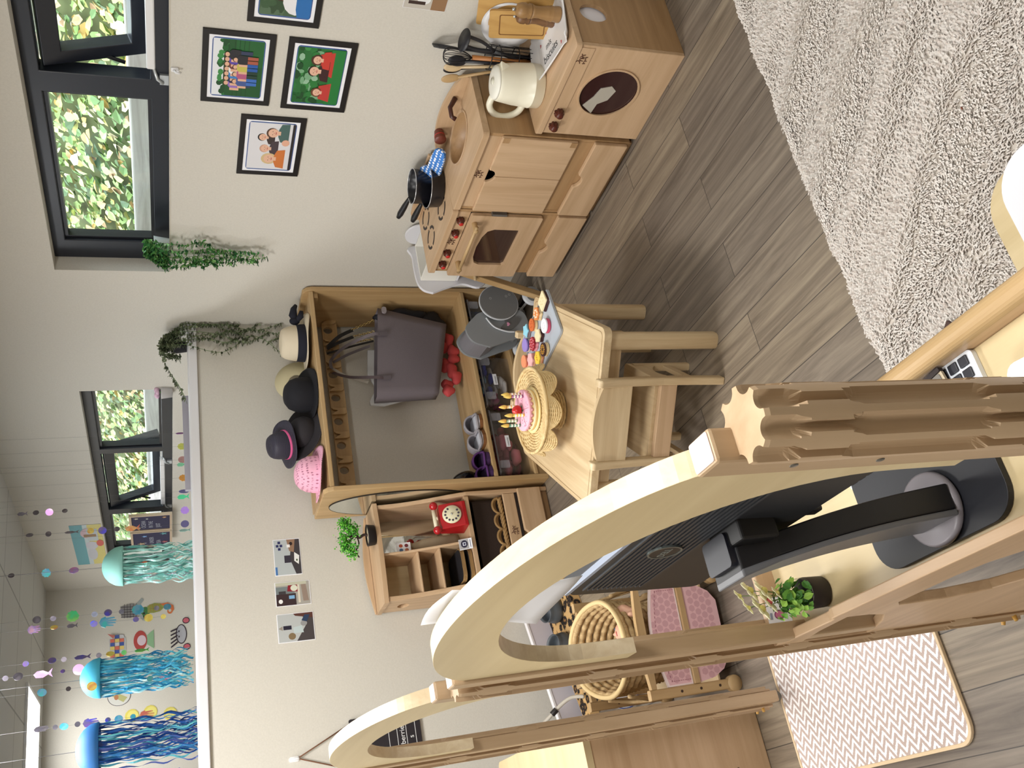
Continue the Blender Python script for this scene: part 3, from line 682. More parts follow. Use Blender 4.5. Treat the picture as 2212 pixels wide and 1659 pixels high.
# chevron mat
CH, nt, b = nodes('chevron_weave')
tc = N(nt, 'ShaderNodeTexCoord'); sp = N(nt, 'ShaderNodeSeparateXYZ'); nt.links.new(tc.outputs['Object'], sp.inputs[0])
def mth(op, a, b_=None, c_=None):
    n = N(nt, 'ShaderNodeMath', operation=op)
    for i, v in enumerate((a, b_, c_)):
        if v is None: continue
        if isinstance(v, (int, float)): n.inputs[i].default_value = v
        else: nt.links.new(v, n.inputs[i])
    return n.outputs[0]
nz = N(nt, 'ShaderNodeTexNoise', Scale=260.0, Detail=1.0); nt.links.new(tc.outputs['Object'], nz.inputs['Vector'])
tri_ = mth('PINGPONG', mth('MULTIPLY', sp.outputs['Y'], 1.0), .0185)
v = mth('ADD', mth('ADD', sp.outputs['X'], mth('MULTIPLY', tri_, 1.35)), mth('MULTIPLY', nz.outputs['Fac'], .006))
s_ = mth('LESS_THAN', mth('MODULO', mth('ADD', v, 5.0), .0225), .0105)
mx = N(nt, 'ShaderNodeMix', data_type='RGBA'); nt.links.new(s_, mx.inputs[0]); mx.inputs[6].default_value = (*lin((184, 166, 158)), 1); mx.inputs[7].default_value = (*lin((240, 236, 236)), 1)
nt.links.new(mx.outputs[2], b.inputs['Base Color']); b.inputs['Roughness'].default_value = .95
bp = N(nt, 'ShaderNodeBump', Strength=.5, Distance=.003); nt.links.new(mth('ADD', s_, nz.outputs['Fac']), bp.inputs['Height']); nt.links.new(bp.outputs['Normal'], b.inputs['Normal'])
t = thing('chevron_mat', 'small mat with beige and white zigzag weave on the floor', 'mat', (.2, 1.9, 0))
MB().rbox(.024, .404, 1.604, 2.206, .001, .008, .04, 'z', 6).build('weave', CH, t)
mb = MB(); ol = rrect(.020, .408, 1.600, 2.210, .043, 6); mb.prism(ol, .001, .0095, holes=[rrect(.028, .400, 1.608, 2.202, .036, 6)]); mb.build('binding', mat((214, 190, 156), .85), t, bevel=.002)
# ---- stool with white pad at the bottom edge of view
t = thing('wooden_stool', 'wooden stool seat with rounded corner on the rug, near the desk', 'stool', (.66, .68, 0))
MB().rbox(.40, .762, .42, .857, .285, .305, .06, 'z', 8).build('seat', BIRCH['y'], t, bevel=.004)
for (a, b_) in ((.45, .80), (.715, .80), (.45, .47), (.715, .47)): MB().cyl((a, b_, .022), (a, b_, .286), .013, .016, 14).build('leg', OAKY['z'], t)
t = thing('white_cushion', 'smooth white cushion lying on the stool by the desk', 'cushion', (.8, .65, .3))
MB().rbox(.48, .758, .38, .808, .306, .332, .06, 'z', 8).build('pad', mat((232, 231, 238), .8), t, bevel=.016, seg=4)
t = tag(MB().prism([(.735, 1.215), (.770, 1.235), (.735, 1.28), (.70, 1.27)], .026, .034).build('dark_card', mat((70, 44, 36), .6)), 'dark brown flat card corner on the rug beside the desk rail', 'card')
# ================================================================ PLAY KITCHEN
FX, BX = 2.002, 2.252
def logo(t, x, y, z, nm='brand_mark', ax='x'):
    mb = MB()   # small branded line mark: little animal outlines
    def f(a, b_): return (x, y-a, z+b_) if ax == 'x' else (y+a, x, z+b_)
    for pts in ([(-.018, .004), (-.010, .008), (-.008, .014), (-.012, .018)], [(-.010, .008), (0, .010), (.004, .002)], [(-.006, .009), (-.008, -.002)], [(.0, .010), (.002, -.004)],
                [(.004, .012), (.012, .006), (.018, .010)], [(.008, .008), (.006, -.002)], [(.012, .006), (.016, -.003)], [(-.014, -.006), (-.004, -.008), (.008, -.006)], [(-.006, -.008), (-.008, -.014)], [(.006, -.006), (.008, -.013)], [(-.018, -.004), (-.016, -.012)]):
        mb.tube([f(*p) for p in pts], .0011, 5)
    return mb.build(nm, mat((84, 44, 26), .6), t)
def knob(t, x, y, z, red, r=.013):
    kb = MB().lathe([(.0001, .024), (r*.62, .024), (r*.86, .018), (r, .008), (r*.8, 0), (.0001, 0)], seg=12, M=Matrix.Translation((x, y, z)) @ Matrix.Rotation(-pi/2, 4, 'Y'))
    # lobes
    o = kb.build('knob', mat((88, 40, 28), .3), t)
    mb = MB()
    for k in range(7): a = 2*pi*k/7; mb.cyl((x, y+r*.82*cos(a), z+r*.82*sin(a)), (x-.014, y+r*.82*cos(a), z+r*.82*sin(a)), .0042, .0036, 8)
    mb.build('knob_grip', mat((80, 36, 26), .3), o)
    if red: MB().cyl((x-.0235, y, z), (x-.0262, y, z), r*.62, r*.55, 12).build('red_tip', mat((196, 44, 40), .35), o)
    return o
def drawer(t, y0, y1, z0, z1, x=FX):
    c = (y0+y1)/2; top = []
    for k in range(13):
        u = k/12; yy = c-.030+.060*u; top.append((yy, z1-.020*sin(pi*u)**.7))
    poly = [(y0, z0), (y0, z1), (c-.045, z1)]+top+[(c+.045, z1), (y1, z1), (y1, z0)]
    return MB().prism(poly, x-.016, x, YZ).build('drawer', BEECH['y'], t, bevel=.004)
# --- washing machine
t = thing('toy_washing_machine', 'low wooden toy washing machine with round dark door', 'toy washing machine', (2.12, 1.90, 0))
WC = (1.895, .182)
MB().prism([(1.722, .0), (2.084, 0), (2.084, .338), (1.722, .338)], FX, FX+.014, YZ, holes=[circ(*WC, .094, .094, 40)]).build('front_panel', BEECH['y'], t, bevel=.002)
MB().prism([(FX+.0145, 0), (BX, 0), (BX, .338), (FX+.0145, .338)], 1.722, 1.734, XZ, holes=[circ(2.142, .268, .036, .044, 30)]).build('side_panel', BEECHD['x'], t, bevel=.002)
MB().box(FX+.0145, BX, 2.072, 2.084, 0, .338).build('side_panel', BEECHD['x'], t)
MB().prism(rrect(FX-.008, BX+.004, 1.716, 2.090, .012, 4), .3385, .357).build('top_board', BEECH['y'], t, bevel=.006, seg=3)
MB().prism([(1.73, .357), (2.080, .357), (2.080, .392), (2.04, .400), (1.77, .400), (1.73, .392)], BX-.012, BX+.002, YZ).build('backsplash', BEECH['y'], t, bevel=.003)
MB().box(FX-.003, FX+.002, 1.73, 2.078, .292, .336).build('control_strip', BEECH['y'], t, bevel=.002)
dm = mat((52, 26, 26), .12, coat=.6)
d_ = MB().prism(circ(*WC, .0935, .0935, 40), FX+.003, FX+.007, YZ).build('round_door', dm, t)
mb = MB(); mb.prism(circ(*WC, .0985, .0985, 44), FX-.004, FX+.0008, YZ, holes=[circ(*WC, .092, .092, 44)]); mb.build('door_ring', BEECH['y'], t, bevel=.0015)
mb = MB(); mb.prism([(1.955, .245), (1.985, .205), (1.945, .200), (1.925, .172), (1.885, .160), (1.868, .180), (1.880, .212), (1.915, .222)], FX+.0010, FX+.0028, YZ); mb.build('door_sticker', mat((176, 170, 158), .25), d_)
MB().box(FX+.04, BX-.03, 1.738, 1.744, .20, .33).build('added_white_panel', mat((236, 236, 246), .25), t)  # white panel added so that the side hole looks bright
knob(t, FX-.003, 1.986, .315, False, .0145); knob(t, FX-.003, 2.043, .313, False, .0145); logo(t, FX-.0042, 1.770, .318)
# --- sink cabinet
t = thing('toy_sink_cabinet', 'wooden toy kitchen cabinet with oval sink and double doors', 'toy sink', (2.12, 2.29, 0))
y0, y1 = 2.102, 2.480
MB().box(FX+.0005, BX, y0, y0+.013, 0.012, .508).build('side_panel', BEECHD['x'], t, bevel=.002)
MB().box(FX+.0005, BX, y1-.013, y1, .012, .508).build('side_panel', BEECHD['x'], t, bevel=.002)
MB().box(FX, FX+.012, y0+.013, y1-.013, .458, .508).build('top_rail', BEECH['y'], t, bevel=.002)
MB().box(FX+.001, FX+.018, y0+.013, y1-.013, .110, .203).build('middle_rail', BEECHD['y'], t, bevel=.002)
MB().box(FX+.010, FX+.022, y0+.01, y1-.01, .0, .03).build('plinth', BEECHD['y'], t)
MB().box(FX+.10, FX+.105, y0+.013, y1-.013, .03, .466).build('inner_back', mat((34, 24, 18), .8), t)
def door(ya, yb, notch):
    r = .028; poly = [(ya, .200), (ya, .462)]
    if notch > 0: poly += [(yb-r, .462)]+[(yb-r*cos(a), .462-r*sin(a)) for a in [k*pi/16 for k in range(1, 9)]]+[(yb, .200)]
    else: poly = [(ya, .200), (ya, .462-r)]+[(ya+r*sin(a), .462-r*cos(a)) for a in [k*pi/16 for k in range(1, 9)]]+[(yb, .462), (yb, .200)]
    return MB().prism(poly, FX-.012, FX-.0005, YZ).build('door', BEECH['z'], t, bevel=.003)
door(y0+.006, 2.292, 1); door(2.2935, y1-.004, -1)
for z in (.448, .215): MB().box(FX-.0135, FX-.0118, y0+.006, y0+.028, z-.012, z+.010).build('door_pivot', BEECHD['y'], t)
drawer(t, y0+.004, y1-.004, .024, .142)
sk = circ(2.158, 2.302, .072, .098, 40)
MB().prism(rrect(FX-.012, BX+.002, y0-.006, y1+.002, .014, 4), .508, .530, holes=[sk]).build('worktop', BEECH['y'], t, bevel=.006, seg=3)
mb = MB(); mb.lathe([(.99, .0), (.96, -.012), (.86, -.042), (.7, -.050), (.0001, -.052)], seg=40, sx=.072, sy=.098, M=Matrix.Translation((2.158, 2.302, .529))); mb.build('sink_bowl', BEECHD['y'], t)
mb = MB(); mb.prism(circ(2.158, 2.302, .080, .106, 40), .5302, .5325, holes=[circ(2.158, 2.302, .0725, .0985, 40)]); mb.build('sink_rim', BEECH['y'], t, bevel=.001)
bsp = [(y0+.006, .530), (y1-.006, .530)]+[(y1-.006-(y1-y0-.012)*k/16, .530+.022+.036*sin(pi*k/16)**.8) for k in range(17)]
MB().prism(bsp, BX-.013, BX+.001, YZ).build('backsplash', BEECH['y'], t, bevel=.003)
MB().tube([(2.236, 2.20, .555), (2.205, 2.212, .575), (2.175, 2.222, .572), (2.168, 2.226, .558)], [.009, .008, .0075, .008], 10).build('tap', DARKB, t)
MB().cyl((2.238, 2.362, .572), (2.198, 2.362, .572), .016, .021, 16).build('tap_handle', mat((110, 52, 38), .4), t)
MB().cyl((2.2175, 2.362, .572), (2.2135, 2.362, .572), .0192, .0196, 16).build('red_stripe', mat((190, 40, 36), .4), t)
logo(t, FX-.0012, 2.295, .487)
# --- oven
t = thing('toy_oven', 'wooden toy oven with hob rings, red-tipped knobs and glass door', 'toy oven', (2.12, 2.67, 0))
y0, y1 = 2.4845, 2.858
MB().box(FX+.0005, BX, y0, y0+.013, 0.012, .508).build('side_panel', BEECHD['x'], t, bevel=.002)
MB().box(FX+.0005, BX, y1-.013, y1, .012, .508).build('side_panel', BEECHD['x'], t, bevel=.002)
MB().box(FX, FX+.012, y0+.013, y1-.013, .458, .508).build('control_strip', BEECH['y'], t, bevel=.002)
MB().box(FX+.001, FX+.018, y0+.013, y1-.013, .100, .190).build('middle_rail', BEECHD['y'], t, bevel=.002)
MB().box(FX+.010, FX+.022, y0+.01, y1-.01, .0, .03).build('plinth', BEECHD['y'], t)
MB().prism(rrect(FX-.012, BX+.002, y0-.001, y1+.006, .014, 4), .508, .530).build('hob_board', BEECH['y'], t, bevel=.006, seg=3)
win = [(2.572, .262), (2.572, .352), (2.585, .375), (2.62, .387), (2.68, .392), (2.74, .387), (2.775, .375), (2.788, .352), (2.788, .262), (2.78, .254), (2.58, .254)]
dd = MB().prism(rrect(y0+.012, y1+.006, .188, .458, .008, 3), FX-.016, FX-.001, YZ, holes=[win]).build('oven_door', BEECH['y'], t, bevel=.003)
MB().box(FX-.006, FX-.004, 2.565, 2.795, .250, .395).build('door_glass', mat((60, 40, 34), .08, coat=.8), dd)
MB().tube([(FX-.048, 2.795, .436), (FX-.048, 2.520, .440)], .0065, 10).build('handle_bar', OAKY['y'], dd)
for y in (2.775, 2.540): MB().cyl((FX-.016, y, .438), (FX-.056, y, .438), .010, .009, 12).build('handle_mount', OAKY['y'], dd)
MB().box(FX-.0165, FX-.001, y0+.0005, y0+.011, .33, .385).build('catch', mat((150, 150, 150), .3, .8), t)
drawer(t, y0+.006, y1+.004, .018, .132)
for y in (2.538, 2.611, 2.732, 2.803): knob(t, FX, y, .488, True, .0135)
logo(t, FX-.0012, 2.668, .487)
bk = mat((40, 28, 28), .5)
for (bx_, by_) in ((2.088, 2.588), (2.082, 2.756), (2.192, 2.610), (2.186, 2.775)):
    mb = MB()
    for q in range(4):
        a0 = q*pi/2+.16; a1 = (q+1)*pi/2-.16
        o_ = [(bx_+.042*cos(a0+(a1-a0)*k/10), by_+.050*sin(a0+(a1-a0)*k/10)) for k in range(11)]
        i_ = [(bx_+.0325*cos(a0+(a1-a0)*k/10), by_+.0405*sin(a0+(a1-a0)*k/10)) for k in range(11)]
        mb.prism(o_+i_[::-1], .5302, .5312)
    mb.build('burner_ring', bk, t)
MB().prism([(y0+.006, .530), (y1, .530), (y1, .555), (y1-.03, .570), (y0+.12, .580), (y0+.006, .578)], BX-.012, BX+.001, YZ).build('backsplash', BEECH['y'], t, bevel=.003)
# --- pans
def pan(name, lb, x, y, z, r, h, hd, ha, group='black toy pans'):
    t = thing(name, lb, 'pan', (x, y, z), 0, group)
    MB().lathe([(.0001, 0), (r*.86, 0), (r*.94, .004), (r, h*.92), (r*1.03, h), (r*1.0, h), (r*.965, h*.9), (r*.90, .006), (.0001, .006)], (x, y, z), 40).build('bowl', mat((26, 26, 32), .3), t)
    MB().tube([(x+r*1.015*cos(a), y+r*1.015*sin(a), z+h) for a in [2*pi*k/40 for k in range(40)]], .0014, 6, True).build('rim', mat((214, 216, 220), .25, .6), t)
    d = Vector((cos(ha), sin(ha), .18)).normalized(); p = Vector((x, y, z+h*.75))+d*r
    MB().tube([p, p+d*.02, p+d*.05, p+d*hd*.8, p+d*hd], [.006, .008, .011, .012, .008], 10).build('handle', mat((18, 18, 22), .45), t)
pan('frying_pan', 'wider black toy pan standing on the hob, below the saucepan', 2.158, 2.560, .5320, .074, .050, .10, radians(98))
pan('saucepan', 'smaller black toy pan stacked on top of the other pan', 2.176, 2.582, .566, .062, .062, .115, radians(92))
# --- oven mitt
DOT, nt, b = nodes('blue_dotted_cloth'); tc = N(nt, 'ShaderNodeTexCoord'); vo = N(nt, 'ShaderNodeTexVoronoi', Scale=85.0, Randomness=.25); nt.links.new(tc.outputs['Object'], vo.inputs['Vector'])
nt.links.new(ramp(nt, vo.outputs['Distance'], [(0.0, (238, 242, 250)), (.36, (232, 238, 250)), (.42, (66, 128, 206)), (1, (60, 120, 200))]), b.inputs['Base Color']); b.inputs['Roughness'].default_value = .9
mt = [(2.385, .0), (2.40, .020), (2.44, .026), (2.50, .028), (2.505, .040), (2.525, .052), (2.545, .046), (2.545, .028), (2.585, .026), (2.612, .010), (2.610, -.012), (2.585, -.026), (2.50, -.028), (2.42, -.026), (2.39, -.018)]
t = thing('oven_mitt', 'blue oven mitt with white dots hanging over the back of the sink', 'oven mitt', (2.2, 2.5, .54))
Mx = Matrix.Translation((2.175, -.115+.01, .568)) @ Matrix.Rotation(radians(-42), 4, 'Y')
mb = MB(); mb.prism([(y*1.0, z) for y, z in mt], -.006, .006, lambda u, v, w: (v, u+.10, w), M=Mx); mb.build('mitt', DOT, t, bevel=.004, seg=3)
# --- kettle
t = thing('toy_kettle', 'cream jug kettle standing on the low wooden washing machine', 'kettle', (2.105, 1.985, .357))
KX, KY, KZ = 2.106, 1.992, .358; CR = mat((236, 232, 212), .3)
MB().lathe([(.0001, 0), (.064, 0), (.067, .003), (.068, .032), (.0685, .0325), (.0685, .034), (.0675, .0345), (.064, .085), (.057, .130), (.0545, .140), (.052, .143), (.0001, .143)], (KX, KY, KZ), 44).build('body', CR, t)
MB().lathe([(.0001, .152), (.020, .152), (.038, .152), (.050, .148), (.053, .142), (.0001, .142)], (KX, KY, KZ), 36).build('lid', mat((244, 243, 232), .28), t)
mb = MB(); mb.lathe([(.0001, 0), (.010, 0), (.011, .004), (.0001, .005)], (KX, KY-.004, KZ+.152), 16); mb.build('lid_button', mat((222, 220, 204), .3), t)
d = Vector((.25, -1, 0)).normalized()
mb = MB(); c = Vector((KX, KY, KZ)); s_ = Vector((-d.y, d.x, 0))
mb.add([c+d*.046+s_*.026+Vector((0, 0, .138)), c+d*.046-s_*.026+Vector((0, 0, .138)), c+d*.075+Vector((0, 0, .143)), c+d*.050+s_*.014+Vector((0, 0, .095)), c+d*.050-s_*.014+Vector((0, 0, .095)), c+d*.054+Vector((0, 0, .09))],
       [(0, 1, 2), (0, 2, 5, 3), (2, 1, 4, 5), (0, 3, 4, 1), (3, 5, 4)]); mb.build('spout', CR, t, bevel=.003, sub=1)
hp = [c-d*.046+Vector((0, 0, .140)), c-d*.078+Vector((0, 0, .144)), c-d*.104+Vector((0, 0, .128)), c-d*.116+Vector((0, 0, .100)), c-d*.112+Vector((0, 0, .070)), c-d*.094+Vector((0, 0, .044)), c-d*.064+Vector((0, 0, .032))]
def smooth(pts, n=5):
    out = []; pts = [Vector(p) for p in pts]
    P = [pts[0]]+list(pts)+[pts[-1]]
    for i in range(1, len(P)-2):
        for k in range(n):
            t_ = k/n; a, b_, c_, d_ = P[i-1], P[i], P[i+1], P[i+2]
            out.append(.5*((2*b_)+(c_-a)*t_+(2*a-5*b_+4*c_-d_)*t_*t_+(3*b_-a-3*c_+d_)*t_**3))
    out.append(P[-2]); return out
MB().tube(smooth([Vector(p) for p in hp]), .0105, 12).build('handle', CR, t)
MB().box(-.001, .001, -.003, .003, .045, .115, M=Matrix.Translation(c-d*.0588) @ Matrix.Rotation(atan2(d.y, d.x), 4, 'Z') @ Matrix.Rotation(radians(5), 4, 'Y')).build('water_gauge', mat((90, 70, 50), .3), t)
# --- utensil holder with utensils
UX, UY, UZ = 2.205, 1.985, .358
t = thing('utensil_holder', 'black wire holder full of utensils behind the kettle', 'utensil holder', (UX, UY, UZ))
mb = MB()
for z in (.004, .06, .12, .15): mb.tube([(UX+.036*cos(a), UY+.040*sin(a), UZ+z) for a in [2*pi*k/24 for k in range(24)]], .0016, 6, True)
for k in range(14): a = 2*pi*k/14; mb.tube([(UX+.036*cos(a), UY+.040*sin(a), UZ+.004), (UX+.036*cos(a+.1), UY+.040*sin(a+.1), UZ+.150)], .0012, 5)
mb.build('wire_frame', BLACK, t); MB().lathe([(.0001, 0), (.036, 0), (.036, .004), (.0001, .004)], (UX, UY, UZ), 24, sy=1.1).build('base', BLACK, t)
def uten(name, lb, dx, dy, topx, topy, ztop, fn, m_, cat='utensil'):
    t = thing(name, lb, cat, (UX+dx, UY+dy, UZ+.01), 0, 'utensils in the wire holder')
    p0 = Vector((UX+dx, UY+dy, UZ+.010)); p1 = Vector((UX+topx, UY+topy, ztop)); fn(t, p0, p1, m_); return t
def frame_to(p1, d):   # local z along d, x toward the wall
    return Matrix.Translation(p1) @ d.to_track_quat('Z', 'Y').to_matrix().to_4x4()
def spatula(t, p0, p1, m_):
    d = (p1-p0).normalized(); MB().tube([p0, p0.lerp(p1, .5), p1], [.006, .006, .004], 8).build('handle', m_, t)
    M = frame_to(p1, d); o = [(-.012, 0), (-.026, .03), (-.030, .062), (-.022, .078), (.022, .078), (.030, .062), (.026, .03), (.012, 0)]
    MB().prism(o, -.0015, .0015, lambda u, v, w: (w, u, v), holes=[rrect(-.019+.010*k, -.013+.010*k, .022, .062, .0025, 2) for k in range(4)], M=M).build('blade', m_, t, bevel=.0008)
def spoon(t, p0, p1, m_):
    d = (p1-p0).normalized(); MB().tube([p0, p0.lerp(p1, .6), p1], [.0045, .005, .005], 8).build('handle', m_, t)
    MB().ell((0, 0, 0), .005, .017, .030, 14, 8, M=frame_to(p1+d*.024, d)).build('bowl', m_, t)
def whisk(t, p0, p1, m_):
    d = (p1-p0).normalized(); MB().tube([p0, p1], [.007, .009], 10).build('handle', mat((184, 120, 64), .45), t)
    mb = MB()
    for k in range(6):
        a = pi*k/6; M = frame_to(p1, d)
        mb.tube([M @ Vector((.027*sin(pi*j/16)**.8*cos(a)*(1 if j <= 16 else -1), .027*sin(pi*j/16)**.8*sin(a), .092*sin(pi*j/32))) for j in range(17)]+[], .0011, 5)
        mb.tube([M @ Vector((-.027*sin(pi*j/16)**.8*cos(a), -.027*sin(pi*j/16)**.8*sin(a), .092*sin(pi*j/32))) for j in range(17)], .0011, 5)
    mb.build('wires', BLACK, t)
def masher(t, p0, p1, m_):
    d = (p1-p0).normalized(); MB().tube([p0, p0.lerp(p1, .55)], .0065, 8).build('handle', m_, t)
    q = p0.lerp(p1, .55); M = frame_to(p1, d)
    for s_ in (-1, 1): MB().tube(smooth([q, q.lerp(p1, .5)+M.to_3x3() @ Vector((0, s_*.016, 0)), p1+M.to_3x3() @ Vector((0, s_*.018, 0))], 4), .0055, 8).build('arm', m_, t)
    MB().lathe([(.0001, 0), (.034, 0), (.036, .003), (.0001, .004)], M=M, seg=28, sy=1).build('head', m_, t)
uten('spatula', 'black slotted spatula leaning to the wall in the wire holder', .01, -.005, .035, .010, .600, spatula, mat((44, 46, 52), .45))
uten('whisk', 'black wire whisk with a wooden handle in the wire holder', -.008, -.002, -.004, .006, .560, whisk, BLACK)
uten('potato_masher', 'black masher leaning out of the wire holder toward the plates', .0, .01, .0, -.055, .600, masher, mat((34, 34, 40), .45))
uten('slotted_spoon', 'black slotted spoon in front of the whisk', -.012, .004, -.016, .012, .585, spoon, mat((26, 26, 34), .4))
uten('wooden_spoon', 'wooden spoon upright on the sink side of the wire holder', -.006, .014, -.010, .042, .590, spoon, RUBW['z'])
uten('wooden_spatula', 'wooden spoon leaning furthest out over the sink cabinet', .0, .018, -.004, .090, .585, spoon, OAKY['z'])
uten('ladle', 'dark ladle behind the wooden spoons', .012, .012, .014, .070, .580, spoon, mat((30, 28, 32), .4))
# --- platter, mills, boards, plates
t = thing('serving_dish', 'white square dish with printed writing on the washing machine top', 'dish', (2.14, 1.82, .358))
Mx = Matrix.Translation((2.142, 1.835, .3575)) @ Matrix.Rotation(radians(-12), 4, 'Z')
mb = MB(); R0 = rrect(-.066, .066, -.105, .105, .022, 4); R1 = rrect(-.090, .090, -.130, .130, .030, 4); n = len(R0)
vs = [(x, y, .001) for x, y in R0]+[(x, y, .019+.006*sin(k*1.57)) for k, (x, y) in enumerate(R1)]+[(x*.975, y*.975, .020+.006*sin(k*1.57)) for k, (x, y) in enumerate(R1)]+[(x*.98, y*.98, .004) for x, y in R0]
fs = [(r*n+k, r*n+(k+1) % n, (r+1)*n+(k+1) % n, (r+1)*n+k) for r in range(3) for k in range(n)]+[tuple(reversed(range(n))), tuple(range(3*n, 4*n))]
mb.smooth = True; mb.add([Mx @ Vector(v) for v in vs], fs); mb.build('dish', mat((236, 236, 238), .25), t)
q = Mx.to_3x3()
text('printed_words', 'mis', Mx @ Vector((-.008, .045, .0045)), .030, q @ Vector((0, -1, 0)), q @ Vector((1, 0, 0)), mat((70, 70, 74), .5), t, .0002)
text('printed_words', 'biscuits', Mx @ Vector((-.042, .072, .0045)), .036, q @ Vector((0, -1, 0)), q @ Vector((1, 0, 0)), mat((60, 60, 64), .5), t, .0002)
mb = MB()
for a, b_ in ((.03, .08), (.045, .03), (.03, -.03), (-.055, .085), (-.05, -.06), (.05, -.08)):
    mb.prism([(a, b_-.006), (a+.006, b_), (a+.004, b_+.005), (a, b_+.002), (a-.004, b_+.005), (a-.006, b_)], .0045, .0048, M=Mx)
mb.build('printed_hearts', mat((190, 100, 104), .5), t)
def mill(lb, x, y, m_, h, lean):
    t = thing('pepper_mill', lb, 'pepper mill', (x, y, .365), 0, 'wooden pepper mills')
    M = Matrix.Translation((x, y, .3625)) @ Matrix.Rotation(lean, 4, 'X'); k = h/.12; g = .9
    MB().lathe([(.0001, 0), (.022*g, 0), (.023*g, .004), (.021*g, .018), (.0225*g, .021), (.0225*g, .024), (.020*g, .027), (.0215*g, .032), (.0195*g, .036), (.0165*g, .055), (.017*g, .068), (.021*g, .078), (.0001, .078)], seg=28, M=M @ Matrix.Scale(k, 4)).build('body', m_, t)
    MB().lathe([(.0001, .0785), (.0205*g, .0785), (.0215*g, .083), (.018*g, .088), (.0215*g, .094), (.0215*g, .104), (.017*g, .114), (.007, .119), (.0001, .1195)], seg=28, M=M @ Matrix.Scale(k, 4)).build('cap', m_, t)
    MB().lathe([(.0001, .1195), (.003, .1195), (.0045, .124), (.003, .128), (.0001, .129)], seg=12, M=M @ Matrix.Scale(k, 4)).build('finial', CHROME, t)
mill('darker brown pepper mill, nearer the kettle', 2.180, 1.800, wood('walnut_mill', (130, 94, 60), (104, 72, 44), 'z'), .118, 0)
mill('larger pale brown pepper mill, nearer the camera', 2.158, 1.757, wood('pale_mill', (166, 130, 84), (140, 104, 62), 'z'), .138, 0)
def slab(name, lb, cat, x, yc, w_, h, th, m_, tilt, hole=None, zb=.358, group=None, groove=False):
    t = thing(name, lb, cat, (x, yc, zb), 0, group)
    M = Matrix.Translation((x, yc, zb)) @ Matrix.Rotation(tilt, 4, 'X') @ Matrix.Rotation(radians(9), 4, 'Y')
    MB().prism(rrect(-w_/2, w_/2, .001, h, .008, 3), -th/2, th/2, YZ, holes=[hole] if hole else [], M=M).build('board', m_, t, bevel=.002)
    if groove: MB().prism(rrect(-w_/2+.014, w_/2-.014, .016, h-.03, .006, 3), -th/2-.0006, -th/2+.0002, YZ, holes=[rrect(-w_/2+.017, w_/2-.017, .019, h-.033, .005, 3)], M=M).build('groove', mat((120, 78, 34), .6), t)
    return t
BB = wood('bamboo', (204, 164, 100), (184, 142, 80), 'z', 1, .4)
slab('chopping_board', 'small bamboo chopping board with a grooved border, in front', 'chopping board', 2.194, 1.828, .105, .185, .009, BB, radians(-14), groove=True, group='bamboo chopping boards')
slab('chopping_board', 'taller bamboo chopping board with a hanging hole, leaning behind the grooved one', 'chopping board', 2.212, 1.800, .120, .225, .009, BB, radians(-10), hole=circ(.045, .20, .006, .006, 12), group='bamboo chopping boards')
t = thing('oval_plate', 'white plate with a pale rim leaning on the wall behind the chopping boards', 'plate', (2.236, 1.86, .4))
M = Matrix.Translation((2.235, 1.872, .472)) @ Matrix.Rotation(radians(-82), 4, 'Y')
MB().lathe([(.0001, 0), (.045, 0), (.060, .004), (.082, .010), (.083, .012), (.060, .0062), (.045, .0025), (.0001, .0025)], seg=44, M=M).build('plate', mat((226, 226, 228), .3), t)
MB().prism(circ(1.878, .470, .028, .016, 24, 0), 2.2215, 2.2235, YZ).build('plate_centre', mat((126, 108, 92), .5), t)
# ================================================================ PLAY TABLE, CHAIRS AND FOOD
TC = (1.182, 2.328); TA = atan2(.731, .682); HT = .261
t = thing('play_table', 'square pale wooden play table with rounded corners and round legs', 'table', (TC[0], TC[1], 0), TA)
W_ = L(t)
MB().prism(rrect(-HT, HT, -HT, HT, .022, 5), .347, .370, M=W_).build('tabletop', RUBW['x'], t, bevel=.007, seg=3)
MB().prism(rrect(-HT+.012, HT-.012, -HT+.012, HT-.012, .016, 4), .3700, .3704, M=W_, holes=[rrect(-HT+.014, HT-.014, -HT+.014, HT-.014, .015, 4)]).build('edge_groove', mat((150, 122, 84), .6), t)
for a in (-1, 1):
    MB().box(-.20, .20, a*.213-.009, a*.213+.009, .295, .347, M=W_).build('apron', RUBW['x'], t)
    MB().box(a*.213-.009, a*.213+.009, -.20, .20, .295, .347, M=W_).build('apron', RUBW['y'], t)
    for b_ in (-1, 1): MB().rbox(a*.218-.024, a*.218+.024, b_*.218-.024, b_*.218+.024, .0, .347, .017, 'z', 5, M=W_).build('leg', RUBW['z'], t, bevel=.003)
